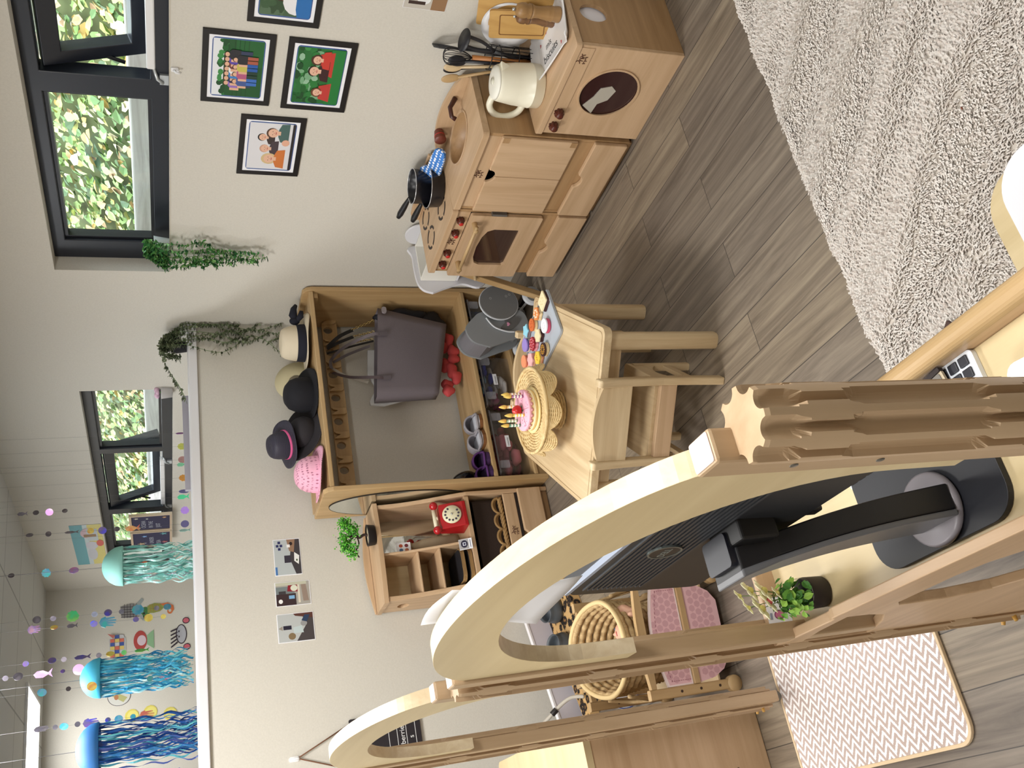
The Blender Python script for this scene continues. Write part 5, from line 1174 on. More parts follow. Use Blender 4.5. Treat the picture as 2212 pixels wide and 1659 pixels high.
def mule(name, lb, cat, x, y, rz, L_, W2, h, mo, ms, mi, grp, back=-.05, band=None):
    t = thing(name, lb, cat, (x, y, SZ), 0, grp); M = Matrix.Translation((x, y, SZ)) @ Matrix.Rotation(radians(rz), 4, 'Z')
    wd = lambda f: W2*(.86+.16*sin(f*pi*1.1))*sqrt(max(0.0, 1-max(0, (f-.72)/.28)**2))*sqrt(max(0.0, 1-max(0, (.14-f)/.14)**2))   # f: 0 heel .. 1 toe
    fr = [k/20 for k in range(21)]; o = [((f-.5)*L_, wd(f)) for f in fr]+[((f-.5)*L_, -wd(f)) for f in reversed(fr)][1:-1]
    MB().prism(o, .001, .013, M=M).build('sole', ms, t, bevel=.002)
    MB().prism([(a*.95, b_*.93) for a, b_ in o], .0132, .018, M=M).build('insole', mi, t)
    mb = MB(); n, m_ = 14, 14; vs = []
    for i in range(n+1):
        f = .5+back+(.5-back)*i/n; hh = h*sqrt(max(0, 1-((f-.5-back)/(.5-back))**2.4))
        for k in range(m_+1): a = pi*k/m_; vs.append(M @ Vector(((f-.5)*L_, (wd(f)+.002)*cos(a)*1.02, .011+hh*sin(a)**.8)))
    mb.smooth = True; mb.add(vs, [(i*(m_+1)+k, i*(m_+1)+k+1, (i+1)*(m_+1)+k+1, (i+1)*(m_+1)+k) for i in range(n) for k in range(m_)])
    ob = mb.build('upper', mo, t); md = ob.modifiers.new('s', 'SOLIDIFY'); md.thickness = .0035
    MB().tube(vs[:m_+1], .0042, 7).build('collar', band or mo, t)
    # low side wall around the heel
    hb = [M @ Vector((a*1.0, b_*1.0, .020+.004*(a < 0))) for a, b_ in [((f-.5)*L_, wd(f)) for f in reversed(fr[1:12])]+[((f-.5)*L_, -wd(f)) for f in fr[1:12]]]
    MB().tube(hb, .0050, 7).build('heel_edge', mo, t)
GS = mat((158, 154, 160), .9, bump=.3, bs=200); BR = mat((126, 82, 44), .6); LG = mat((196, 198, 206), .8)
mule('slipper', 'grey slipper with tan sole on the seat shelf, nearer the tote bag', 'slipper', 1.622, 3.435, 82, .135, .036, .052, GS, BR, LG, 'grey slippers')
mule('slipper', 'grey slipper with tan sole on the seat shelf, nearer the purple shoes', 'slipper', 1.536, 3.432, 97, .135, .036, .052, GS, BR, LG, 'grey slippers')
PU = mat((84, 42, 104), .85); PI = mat((52, 28, 66), .9)
mule('purple_shoe', 'purple velvet shoe with a strap, nearer the slippers', 'shoe', 1.452, 3.432, 76, .135, .034, .048, PU, mat((62, 32, 80), .7), PI, 'purple velvet shoes', -.12)
mule('purple_shoe', 'purple velvet shoe with a strap, at the end by the mirror side', 'shoe', 1.386, 3.425, 84, .135, .030, .048, PU, mat((62, 32, 80), .7), PI, 'purple velvet shoes', -.12)
t = thing('black_heel', 'shiny black rounded shoe standing upright behind the purple shoes', 'shoe', (1.42, 3.54, SZ))
MB().ell((1.418, 3.545, SZ+.062), .042, .030, .058, 20, 12, fn=lambda q: Vector((q.x*(1-.25*q.z/.058), q.y, q.z))).build('upper', mat((14, 14, 18), .10, coat=.8), t)
MB().rbox(1.380, 1.456, 3.52, 3.575, SZ+.001, SZ+.012, .012).build('sole', BLACK, t)
# ---- clear storage boxes
CLR = bpy.data.materials.new('clear_plastic'); CLR.use_nodes = True; nt = CLR.node_tree; nt.nodes.remove(nt.nodes['Principled BSDF'])
tr = N(nt, 'ShaderNodeBsdfTransparent'); gs = N(nt, 'ShaderNodeBsdfGlossy'); gs.inputs['Roughness'].default_value = .12; df = N(nt, 'ShaderNodeBsdfDiffuse'); df.inputs[0].default_value = (.5, .5, .52, 1)
mx = N(nt, 'ShaderNodeMixShader'); mx.inputs[0].default_value = .35; nt.links.new(df.outputs[0], mx.inputs[1]); nt.links.new(gs.outputs[0], mx.inputs[2])
m2 = N(nt, 'ShaderNodeMixShader'); m2.inputs[0].default_value = .17; nt.links.new(tr.outputs[0], m2.inputs[1]); nt.links.new(mx.outputs[0], m2.inputs[2]); nt.links.new(m2.outputs[0], nt.nodes['Material Output'].inputs[0])
def clump(mb, c, r, n, rr, sq=(1, 1, 1)):
    for _ in range(n):
        p = Vector(c)+Vector((rr.uniform(-1, 1)*r[0], rr.uniform(-1, 1)*r[1], rr.uniform(-1, 1)*r[2])); k = rr.uniform(.55, 1)
        ph = rr.uniform(0, 6); mb.ell(p, r[0]*.5*k*sq[0], r[1]*.55*k*sq[1], r[2]*.6*k*sq[2], 14, 9, fn=lambda q: q*(1+.09*sin(q.x*150+ph)+.08*sin(q.z*170+q.y*60)))
def tub(lb, x0, x1, y0, y1, z0, z1, content):
    t = thing('clear_storage_box', lb, 'storage box', ((x0+x1)/2, y0, z0), 0, 'clear plastic storage boxes')
    w_ = .006; mb = MB(); q = lambda i, z: rrect(x0+w_-i, x1-w_+i, y0+w_-i, y1-w_+i, .018, 4)
    A, B_ = q(-.004, 0), q(w_*.9, 0); n = len(A)
    vs = [(x, y, z0) for x, y in A]+[(x, y, z1) for x, y in B_]; fs = [(i, (i+1) % n, n+(i+1) % n, n+i) for i in range(n)]+[tuple(range(n))]
    mb.smooth = True; mb.add(vs, fs); mb.build('tub', CLR, t)
    MB().prism(q(w_+.003, 0), z1-.006, z1, holes=[q(w_-.003, 0)]).build('rim', mat((150, 150, 156), .25, alpha=.55), t)
    for xx in (x0+.04, x1-.04): MB().rbox(xx-.016, xx+.016, y0-.012, y0-.004, z1-.045, z1-.004, .004, 'y').build('clip', mat((170, 170, 178), .2, alpha=.35), t)
    xm = (x0+x1)/2; MB().box(xm-.030, xm+.022, y0-.0062, y0-.0052, z1-.066, z1-.048).build('label', WHITEP, t)
    text('label_text', 'costumes', (xm-.026, y0-.0065, z1-.061), .010, (1, 0, 0), (0, 0, 1), BLACK, t, .0001)
    rr = random.Random(int(x0*1000)); 
    for nm, lb2, c, r, n_, col in content:
        tt = thing(nm, lb2, 'clothing', (c[0], c[1], z0)); mb = MB(); clump(mb, c, r, n_, rr); mb.build('folds', mat(col, .9), tt)
tub('clear box of pink cloth below the slippers', 1.372, 1.668, 3.385, 3.62, .059, .198, [('pink_cloth', 'pink cloth folded inside the clear box', (1.50, 3.49, .110), (.085, .065, .035), 14, (188, 108, 124)), ('rust_cloth', 'dark rust cloth in the pink clothes box', (1.61, 3.50, .115), (.030, .06, .035), 6, (140, 72, 64)), ('maroon_cloth', 'maroon cloth at the bottom of the pink clothes box', (1.50, 3.52, .079), (.09, .06, .012), 6, (110, 40, 56))])
tub('clear box of blue and white cloth in the middle', 1.690, 1.935, 3.385, 3.62, .059, .198, [('blue_cloth', 'bright blue cloth in the middle clear box', (1.84, 3.47, .150), (.060, .055, .022), 10, (32, 44, 140)), ('white_cloth', 'greyish white cloth under the blue cloth', (1.835, 3.46, .095), (.065, .05, .022), 10, (186, 184, 184)), ('magenta_cloth', 'dark magenta cloth in the middle box', (1.735, 3.48, .11), (.03, .055, .03), 6, (128, 36, 84)), ('pale_blue_cloth', 'pale blue frilly cloth near the top of the middle box', (1.83, 3.44, .176), (.05, .02, .008), 5, (130, 176, 206))])
tub('clear box of yellow and red things at the wall end', 1.955, 2.225, 3.385, 3.62, .059, .198, [('yellow_cloth', 'mustard yellow cloth in the wall-end box', (2.03, 3.47, .115), (.055, .055, .035), 9, (168, 128, 52)), ('wine_cloth', 'wine red cloth in the wall-end box', (2.11, 3.49, .13), (.05, .06, .04), 8, (98, 32, 48)), ('navy_cloth', 'dark blue cloth beside the wine red cloth', (2.18, 3.48, .14), (.022, .05, .03), 5, (34, 48, 92))])

# ================================================================ TELEPHONE CABINET
QL, QR, QF, QB = .928, 1.318, 3.412, 3.662
t = thing('telephone_cabinet', 'wooden cabinet with curved sides, cubbyholes and a drawer beside the mirror', 'cabinet', (1.12, 3.54, 0))
def curvep(y_in=0): # side profile in y,z: full depth low, sweeping back to the top
    pts = [(QF, .0), (QF, .352)]
    for k in range(1, 13):
        f = k/12; pts.append((QF+.085*sin(f*pi/2)**1.2, .352+.345*f))
    return pts+[(QB, .697), (QB, 0)]
hole = circ(3.585, .625, .030, .022, 24)
MB().prism(curvep(), QL, QL+.018, YZ, holes=[hole]).build('side_panel', BEECH['z'], t, bevel=.004)
MB().prism(curvep(), QR-.018, QR, YZ).build('side_panel', BEECH['z'], t, bevel=.004)
ff = lambda z: QF+.085*sin(max(0, min(1, (z-.352)/.345))*pi/2)**1.2
q0, q1 = QL+.0185, QR-.0185
topp = [(QL-.006, QF+.082)]+[(QL-.006+(QR-QL+.012)*k/12, QF+.082-.016*sin(pi*k/12)) for k in range(13)]+[(QR+.006, QB)]+[(QL-.006, QB)]
MB().prism(topp[1:], .698, .716).build('top_board', BEECH['x'], t, bevel=.006, seg=3)
MB().prism([(QL-.004, .717)]+[(QL-.004+(QR-QL+.008)*k/12, .722+.022*sin(pi*k/12)) for k in range(13)]+[(QR+.004, .717)], QB-.012, QB, XZ).build('rear_lip', BEECH['x'], t, bevel=.003)
mid = [(QL+.0, QF+.002)]+[(QL+.001+(QR-QL-.002)*k/12, QF+.002-.014*sin(pi*k/12)) for k in range(13)]+[(q1+.018, QF+.05), (q1, QF+.05), (q1, QB), (q0, QB), (q0, QF+.05), (QL+.001, QF+.05)]
MB().prism(rrect(q0, q1, QF-.004, QB, .008, 3), .345, .362).build('middle_shelf', BEECH['x'], t, bevel=.005, seg=3)
MB().prism([(ff(.38), .3625), (ff(.50), .50), (ff(.6), .60), (ff(.68), .697), (QB, .697), (QB, .3625)], 1.108, 1.118, YZ).build('divider', BEECH['z'], t, bevel=.002)
for z in (.560, .478): MB().box(q0, 1.1078, ff(z)+.003, QB, z, z+.008).build('cubby_shelf', BEECH['x'], t, bevel=.002)
MB().box(q0, 1.1078, QB-.006, QB, .3625, .697).build('back_panel', BIRCH['z'], t)
MB().box(q0, q1, QB-.006, QB, .03, .345).build('back_panel', mat((40, 28, 22), .8), t)
MB().box(1.1182, q1, QB-.006, QB-.002, .3625, .697).build('mirror_back', MIR, t)
MB().box(q0, q1, QF+.002, QF+.014, .145, .196).build('logo_rail', BEECH['x'], t, bevel=.003)
MB().box(q0, q1, QF+.014, QB-.008, .150, .160).build('basket_shelf', BEECH['x'], t)
MB().box(q0, q1, QF+.012, QF+.022, .0, .14).build('plinth', BEECHD['x'], t)
c = 1.10; top = [(c-.035+.07*k/12, .135-.020*sin(pi*k/12)**.7) for k in range(13)]
MB().prism([(QL+.004, .034), (QL+.004, .135), (c-.05, .135)]+top+[(c+.05, .135), (QR-.004, .135), (QR-.004, .034)], QF-.014, QF+.0015, XZ).build('drawer', BEECH['x'], t, bevel=.004)
MB().box(q0, q1, QF+.001, QF+.010, .1352, .1448).build('shadow_gap', mat((30, 18, 12), .8), t)
logo(t, QF+.001, 1.140, .170, ax='y')
text('drawer_letters', 'VIST', (1.015, QF-.0145, .070), .040, (1, 0, 0), (0, 0, 1), mat((92, 52, 44), .5), t, .0004)
# basket in the low opening
t = thing('dark_basket', 'dark brown basket with braided rope rim in the low opening', 'basket', (1.12, 3.5, .161))
MB().prism(rrect(q0+.012, q1-.010, QF+.028, QB-.03, .02, 4), .1625, .322, holes=[rrect(q0+.020, q1-.018, QF+.036, QB-.038, .016, 4)]).build('body', mat((46, 32, 24), .85, bump=.5, bs=120), t)
ROPE = wood('seagrass', (178, 144, 92), (120, 90, 54), 'x', 3, .8)
for k in range(5):
    xc = q1-.045-k*.066; mb = MB()
    for s_ in range(3): mb.tube([(xc+.033*cos(a)*1.0, QF+.020+.004*s_, .212+(.030-.006*s_)*sin(a)) for a in [pi*q/12 for q in range(13)]], .0052, 6)
    mb.build('rope_loop', ROPE, t)
mb = MB()
for s_ in range(3): mb.tube([(q0+.01+(q1-q0-.02)*k/60, QF+.022+.004*cos(k*.7+s_*2.1), .206+.006*sin(k*.7+s_*2.1)) for k in range(61)], .0055, 6)
mb.build('braid', ROPE, t)
# telephone
RED = mat((176, 28, 34), .3)
t = thing('toy_telephone', 'red wooden toy telephone with a cream dial and red-balled receiver', 'toy telephone', (1.225, 3.46, .3625))
Mx = Matrix.Translation((1.222, 3.445, .363)) @ Matrix.Rotation(radians(4), 4, 'Z')
MB().prism([(-.045, .0), (.045, .0), (.030, .10), (-.018, .104), (-.045, .014)], -.052, .052, lambda u, v, w: (w, u, v), M=Mx).build('body', RED, t, bevel=.003)
Md = Mx @ Matrix.Translation((0, -.0345, .060)) @ Matrix.Rotation(radians(73), 4, 'X')
MB().lathe([(.0001, .006), (.036, .006), (.038, .003), (.038, 0), (.0001, 0)], seg=36, M=Md).build('dial', mat((228, 222, 190), .4), t)
mb = MB()
for k in range(10): a = radians(30+k*30); mb.lathe([(.0001, .0069), (.0045, .0069), (.0045, .0062), (.0001, .0062)], seg=12, M=Md @ Matrix.Translation((.0265*cos(a), .0265*sin(a), 0)))
mb.build('dial_holes', mat((70, 66, 78), .5), t)
MB().lathe([(.0001, .012), (.0035, .011), (.004, .006), (.0001, .006)], seg=12, M=Md).build('dial_pin', CHROME, t)
MB().cyl(Mx @ Vector((0, 0, .112)), Mx @ Vector((0, 0, .118)), .012, .010, 14).build('cradle', mat((222, 214, 186), .4), t)
MB().tube([Mx @ Vector((-.048, -.002, .122)), Mx @ Vector((.048, -.002, .122))], .0085, 12).build('receiver', mat((224, 216, 188), .4), t)
for s_ in (-1, 1): MB().ell(Mx @ Vector((s_*.052, -.010, .122)), .017, .017, .017, 18, 10).build('receiver_ball', mat((176, 24, 34), .2, coat=.5), t)
MB().tube(smooth([Mx @ Vector(p) for p in ((.054, -.002, .118), (.072, .0, .10), (.066, .01, .06), (.058, .02, .02), (.052, .02, .006))]), .0012, 6).build('cord', mat((190, 180, 176), .5), t)
t = thing('display_card', 'small card with a blue ring picture leaning on the divider', 'card', (1.112, 3.43, .363))
Mx = Matrix.Translation((1.098, 3.400, .3635)) @ Matrix.Rotation(radians(-20), 4, 'X') @ Matrix.Rotation(radians(6), 4, 'Z')
MB().box(-.022, .022, -.001, .001, 0, .052, M=Mx).build('card', WHITEP, t); q = Mx.to_3x3()
art(Mx @ Vector((-.022, -.0012, 0)), q @ Vector((.044, 0, 0)), q @ Vector((0, 0, .052)), q @ Vector((0, -1, 0)), [(rect(.04, .96, .28, .98), (170, 168, 170)), (circ(.52, .6, .36, .26, 20), (36, 34, 60)), (rect(.36, .68, .48, .72), (226, 228, 240)), (rect(.42, .62, .52, .66), (40, 44, 80)), (rect(.14, .86, .13, .17), (90, 100, 130))], 'print', t, .4, .0001)
for k, z in enumerate((.368, .400)):
    t = thing('woven_mat_roll', ['woven tan and black shoe-like bundle, lower one in the cubbyhole', 'woven tan and black bundle, upper one in the cubbyhole'][k], 'bundle', (1.02, 3.46, z), 0, 'woven bundles in the cubbyhole')
    MB().rbox(.965, 1.09, 3.425, 3.60, z-.004, z+.014, .03, 'z', 5).build('top', mat((24, 22, 26), .6), t)
    MB().prism(rrect(.960, 1.094, 3.420, 3.604, .032, 5), z-.003, z+.011, holes=[rrect(.965, 1.089, 3.4255, 3.599, .029, 5)]).build('woven_edge', ROPE, t)
t = thing('cloth_pouch', 'beige cloth pouch standing in the mirrored compartment', 'pouch', (1.155, 3.56, .363))
MB().lathe([(.0001, 0), (.030, 0), (.034, .02), (.032, .10), (.024, .15), (.012, .19), (.010, .20), (.0001, .20)], (1.162, 3.575, .3635), 24, sy=.8).build('pouch', mat((176, 160, 134), .9, bump=.4, bs=60), t)
t = thing('picture_card', 'small card with pictures of glasses in the mirrored compartment', 'card', (1.14, 3.53, .6))
MB().box(1.122, 1.166, 3.532, 3.534, .575, .632).build('card', WHITEP, t)
art((1.122, 3.5315, .575), (.044, 0, 0), (0, 0, .057), (0, -1, 0), [(circ(.3, .3, .16, .14, 12), (196, 120, 90)), (circ(.7, .3, .16, .14, 12), (120, 50, 60)), (circ(.3, .7, .16, .14, 12), (90, 120, 160)), (circ(.7, .7, .16, .14, 12), (190, 90, 60))], 'print', t, .4, .0001)
# bonsai
BX_, BY_ = 1.196, 3.50
t = thing('bonsai_tree', 'small artificial bonsai with bright green leaves on the cabinet', 'potted plant', (BX_, BY_, .7165))
MB().lathe([(.0001, 0), (.030, 0), (.040, .004), (.043, .030), (.044, .034), (.040, .034), (.038, .028), (.0001, .027)], (BX_, BY_, .7165), 24, sy=.72).build('pot', mat((30, 26, 28), .5), t)
MB().lathe([(.0001, .031), (.020, .031), (.037, .0285), (.037, .027), (.0001, .027)], (BX_, BY_, .7168), 20, sy=.7).build('gravel', mat((190, 176, 150), .9, bump=.8, bs=150), t)
TRK = mat((56, 40, 36), .8)
tk = MB(); tk.tube(smooth([(BX_, BY_, .744), (BX_+.004, BY_, .762), (BX_-.006, BY_, .782), (BX_+.004, BY_, .80), (BX_, BY_, .825)]), .0055, 8)
for p in (((BX_, BY_, .785), (BX_+.030, BY_, .79), (BX_+.05, BY_-.01, .815)), ((BX_, BY_, .79), (BX_-.03, BY_, .785), (BX_-.06, BY_, .80), (BX_-.085, BY_, .79)), ((BX_, BY_, .80), (BX_-.02, BY_+.02, .83))): tk.tube(smooth([Vector(q) for q in p]), .003, 6)
tk.build('trunk', TRK, t)
def bon():
    c = random.choice([(.045, 0, .822, .028), (.0, 0, .840, .03), (-.04, 0, .818, .03), (-.066, .0, .812, .024), (.02, -.01, .806, .026), (.055, 0, .838, .020), (-.035, 0, .842, .02)])
    p = Vector((random.gauss(0, .5), random.gauss(0, .4), random.gauss(0, .40)))*c[3]; return (BX_+c[0]+p.x, BY_+c[1]+p.y, c[2]+p.z), (random.uniform(-1, 1), random.uniform(-1, 0), random.uniform(.2, 1))
leaves('foliage', 1500, bon, .0085, [(86, 176, 46), (60, 140, 36), (130, 206, 72), (40, 104, 30)], [4, 3, 2, 1], t)
# ================================================================ DOLL CRIB, BASKET, BOWLS (left of the picture)
CA = radians(-6.5)
t = thing('doll_crib', 'wooden doll crib with pink fabric end boards beside the wooden box', 'doll crib', (.452, 2.37, 0), CA); W_ = L(t)
HEX = [mat((228, 186, 192), .85), mat((210, 164, 172), .85)]
def inpoly(p, poly):
    c = False
    for (ax, ay), (bx_, by_) in zip(poly, poly[1:]+poly[:1]):
        if (ay > p[1]) != (by_ > p[1]) and p[0] < (bx_-ax)*(p[1]-ay)/(by_-ay)+ax: c = not c
    return c
def hexboard(poly, y0):
    mb = MB(); mb.prism(poly, y0-.003, y0+.003, XZ, M=W_); mb.cur = 1
    for r_ in range(14):
        for c_ in range(14):
            u, v = -.14+.0215*c_+(.01075 if r_ % 2 else 0), .01+.0186*r_
            if not all(inpoly((u+a, v+b_), poly) for a, b_ in ((.008, 0), (-.008, 0), (0, .008), (0, -.008))): continue
            mb.prism([(u+(.0098*(.80+.20*abs(cos(3*a))))*cos(a), v+(.0098*(.80+.20*abs(cos(3*a))))*sin(a)) for a in [2*pi*k/18 for k in range(18)]], y0-.0033, y0-.0029, XZ, M=W_)
    return mb
def arcpoly(z0, z1, rise, w_=.138, n=12): return [(-w_, z0)]+[(-w_+2*w_*k/n, z1+rise*sin(pi*k/n)) for k in range(n+1)]+[(w_, z0)]
for y0, far in ((0, False), (.41, True)):
    for s_ in (-1, 1):
        M = W_
        MB().prism(rrect(s_*.150-.014, s_*.150+.014, y0-.010, y0+.010, .005, 3), .004, .285, M=M).build('post', OAKY['z'], t, bevel=.003)
        MB().cyl(M @ Vector((s_*.150, y0-.011, .022)), M @ Vector((s_*.150, y0+.011, .022)), .0225, .0225, 18).build('foot', OAKY['x'], t)
        for z in (.07, .13, .19): MB().cyl(M @ Vector((s_*.150, y0-.0104, z)), M @ Vector((s_*.150, y0-.0098, z)), .004, .004, 10).build('peg_hole', mat((60, 40, 26), .7), t)
    MB().prism([(-.136, .262)]+[(-.136+.272*k/12, .278+.010*sin(pi*k/12)) for k in range(13)]+[(.136, .262)], y0-.008, y0+.008, XZ, M=W_).build('top_rail', OAKY['x'], t, bevel=.003)
    if not far:
        MB().box(-.136, .136, y0-.012, y0-.002, .128, .146, M=W_).build('middle_rail', OAKY['x'], t, bevel=.002)
        up = hexboard(arcpoly(.147, .222, .022, .134), y0).build('upper_fabric_board', HEX, t)
        lo = hexboard([(-.134, .127), (.134, .127), (.126, .075), (.108, .042), (.080, .022), (-.080, .022), (-.108, .042), (-.126, .075)], y0).build('lower_fabric_board', HEX, t)
        MB().prism(arcpoly(.147, .224, .0225, .1355), y0-.0034, y0+.0034, XZ, holes=[arcpoly(.151, .2195, .0215, .131)], M=W_).build('piping', mat((240, 222, 222), .8), up)
        mb = MB()
        for k in range(22):
            u = -.120+.24*k/21; mb.box(u-.003, u+.003, y0-.0046, y0-.0034, .206+.022*sin(pi*(u+.134)/.268), .2075+.022*sin(pi*(u+.134)/.268), M=W_)
        for k in range(9):
            for sx in (-.122, .122): mb.box(sx-.0008, sx+.0008, y0-.0046, y0-.0034, .152+.007*k, .156+.007*k, M=W_)
        mb.build('stitching', mat((176, 120, 130), .8), up)
        MB().prism(circ(-.036, .062, .020, .024, 30), y0-.0045, y0-.0034, XZ, M=W_).build('badge', mat((174, 168, 192), .6), lo)
        MB().prism(circ(-.036, .062, .0212, .0252, 30), y0-.0043, y0-.0032, XZ, M=W_, holes=[circ(-.036, .062, .020, .024, 30)]).build('badge_rim', mat((226, 204, 214), .6), lo)
        U_ = W_.to_3x3() @ Vector((1, 0, 0))
        text('badge_text', 'tiny', W_ @ Vector((-.050, y0-.0047, .066)), .015, U_, (0, 0, 1), mat((206, 198, 216), .6), lo, .0002)
        text('badge_text', 'baby', W_ @ Vector((-.052, y0-.0047, .050)), .015, U_, (0, 0, 1), mat((206, 198, 216), .6), lo, .0002)
    else: MB().prism(arcpoly(.06, .20, .02, .134), y0-.004, y0+.004, XZ, M=W_).build('end_board', OAKY['x'], t)
for s_ in (-1, 1): MB().box(s_*.146-.006, s_*.146+.006, .010, .400, .060, .085, M=W_).build('side_rail', OAKY['y'], t)
MB().box(-.14, .14, .008, .402, .055, .060, M=W_).build('mattress_board', RUBW['y'], t)
# moses basket
BC = W_ @ Vector((.0, .205, 0))
t = thing('moses_basket', 'oval woven doll basket with open top standing in the crib', 'basket', (BC.x, BC.y, .061), CA); M = L(t)
SEA = wood('maize_weave', (206, 180, 134), (160, 130, 88), 'z', 3, .8)
mb = MB()
for k in range(12):
    f = k/11; rx = .092+.038*f; ry = .145+.045*f; z = .008+.225*f+.0; n = 54
    mb.tube([M @ Vector(((rx+.0022*(-1)**(i+k))*cos(2*pi*i/n), (ry+.0022*(-1)**(i+k))*sin(2*pi*i/n), z+.018*f*abs(sin(2*pi*i/n)))) for i in range(n)], .0105, 6, True)
mb.build('woven_side', SEA, t)
MB().prism([( (M @ Vector((.09*cos(a), .14*sin(a), 0))).x, (M @ Vector((.09*cos(a), .14*sin(a), 0))).y) for a in [2*pi*i/30 for i in range(30)]], .064, .070).build('base', SEA, t)
MB().tube([M @ Vector((.134*cos(2*pi*i/54), .195*sin(2*pi*i/54), .243+.018*abs(sin(2*pi*i/54)))) for i in range(54)], .0075, 8, True).build('rim', mat((216, 190, 140), .7), t)
for s_ in (-1, 1): MB().tube(smooth([M @ Vector(p) for p in ((s_*.140, -.07, .22), (s_*.155, -.05, .15), (s_*.158, 0, .12), (s_*.155, .05, .15), (s_*.140, .07, .22))]), .006, 7).build('handle', SEA, t)
# doll: one fused body
SKIN = mat((222, 174, 148), .5)
t = thing('baby_doll', 'bare pinkish baby doll lying in the woven basket', 'doll', (BC.x, BC.y, .075), CA); M = L(t) @ Matrix.Translation((.040, -.070, .105)) @ Matrix.Rotation(radians(-14), 4, 'X')
mb = MB()
mb.ell(M @ Vector((0, .075, .045)), .040, .044, .038, 20, 12); mb.ell(M @ Vector((0, .0, .040)), .034, .052, .028, 18, 12); mb.ell(M @ Vector((0, -.04, .038)), .034, .03, .028, 16, 10)
mb.tube([M @ Vector(p) for p in ((0, .05, .042), (0, .02, .042))], .018, 10)
for s_ in (-1, 1):
    mb.tube(smooth([M @ Vector(p) for p in ((s_*.026, .022, .048), (s_*.055, -.005, .062), (s_*.046, -.04, .088))]), [.013]*6+[.011]*5, 10)
    h = M @ Vector((s_*.045, -.046, .092)); mb.ell(h, .011, .012, .008, 10, 7)
    for q in range(4): mb.tube([h, h+Vector(((q-1.5)*.0048, -.013, .006)), h+Vector(((q-1.5)*.0055, -.018-.002*(q in (1, 2)), .0005))], [.0036, .0034, .003], 7)
    mb.tube([h, h+Vector((-s_*.010, -.005, .004)), h+Vector((-s_*.014, -.010, .003))], [.004, .0036, .003], 7)
    mb.tube(smooth([M @ Vector(p) for p in ((s_*.020, -.045, .040), (s_*.050, -.085, .085), (s_*.034, -.115, .052))]), [.019]*4+[.016]*4+[.013]*3, 10)
    mb.ell(M @ Vector((s_*.032, -.125, .060)), .010, .012, .022, 10, 8)
mb.ell(M @ Vector((0, .078, .085)), .005, .006, .005, 8, 6)
for s_ in (-1, 1): mb.ell(M @ Vector((s_*.040, .076, .045)), .006, .009, .010, 8, 6)
o = mb.build('body', SKIN, t, weld=False); md = o.modifiers.new('r', 'REMESH'); md.mode = 'VOXEL'; md.voxel_size = .0026; md.use_smooth_shade = True
md = o.modifiers.new('sm', 'SMOOTH'); md.iterations = 3
for s_ in (-1, 1): MB().ell(M @ Vector((s_*.015, .080, .0805)), .0045, .0035, .002, 10, 6).build('eye', mat((60, 80, 110), .2), t)
MB().ell(M @ Vector((0, .064, .0812)), .008, .003, .002, 10, 6).build('mouth', mat((190, 96, 96), .4), t)
# leopard mat, bowls, white plank
LEO, nt, b = nodes('leopard_print'); tc = N(nt, 'ShaderNodeTexCoord'); vo = N(nt, 'ShaderNodeTexVoronoi', Scale=30.0, Randomness=.9); nz = N(nt, 'ShaderNodeTexNoise', Scale=60.0)
ad = N(nt, 'ShaderNodeVectorMath', operation='MULTIPLY_ADD'); nt.links.new(nz.outputs['Color'], ad.inputs[0]); ad.inputs[1].default_value = (.02, .02, .02); nt.links.new(tc.outputs['Object'], ad.inputs[2]); nt.links.new(ad.outputs[0], vo.inputs['Vector'])
nt.links.new(ramp(nt, vo.outputs['Distance'], [(0, (150, 112, 66)), (.14, (140, 100, 56)), (.20, (22, 16, 16)), (.46, (26, 18, 16)), (.52, (196, 158, 104)), (1, (206, 170, 118))]), b.inputs['Base Color']); b.inputs['Roughness'].default_value = .95
PA_ = radians(19.8)
t = thing('leopard_mat', 'leopard print cloth pad on the floor holding two grey bowls', 'mat', (.70, 3.42, 0), PA_); M = L(t)
MB().rbox(-.30, .20, -.135, .120, .001, .040, .02, 'z', 4, M=M).build('pad', LEO, t, bevel=.012, seg=3)
t = thing('white_plank', 'low white board standing on edge against the foot of the half wall', 'board', (.68, 3.59, 0), PA_); M = L(t)
MB().box(-.36, .215, -.010, .006, .001, .112, M=M).build('board', mat((214, 212, 224), .5), t, bevel=.002)
MB().box(-.36, .215, -.012, .010, .1125, .120, M=M).build('lit_top_edge', mat((240, 240, 246), .4), t)  # paler than the board: light falling on the top is painted in
def bowl(lb, x, y, rx, ry):
    t = thing('grey_bowl', lb, 'bowl', (x, y, .042), 0, 'dark grey bowls on the leopard pad')
    M = Matrix.Translation((x, y, .048)) @ Matrix.Rotation(radians(rx), 4, 'X') @ Matrix.Rotation(radians(ry), 4, 'Y')
    MB().lathe([(.0001, 0), (.040, 0), (.050, .006), (.052, .022), (.046, .040), (.040, .052), (.042, .064), (.040, .066), (.037, .052), (.040, .035), (.036, .012), (.0001, .010)], seg=36, M=M).build('bowl', mat((82, 88, 94), .45), t)
bowl('dark grey bowl on the leopard pad, nearer the telephone cabinet', .815, 3.455, 14, -8); bowl('dark grey bowl on the leopard pad, further from the telephone cabinet', .665, 3.435, 16, 6)
t = thing('white_cable', 'bent white pipe with a black clip near the foot of the half wall', 'pipe', (.47, 3.45, 0))
MB().tube(smooth([(.33, 3.50, .30), (.40, 3.44, .20), (.452, 3.40, .13), (.468, 3.38, .09), (.462, 3.36, .052)]), .007, 8).build('pipe', mat((206, 200, 188), .4), t)
MB().cyl((.424, 3.42, .168), (.438, 3.41, .150), .011, .011, 12).build('clip', mat((40, 36, 36), .4), t)
t = thing('wooden_offcut', 'small wooden block frame beside the crib basket', 'wooden frame', (.50, 3.15, 0))
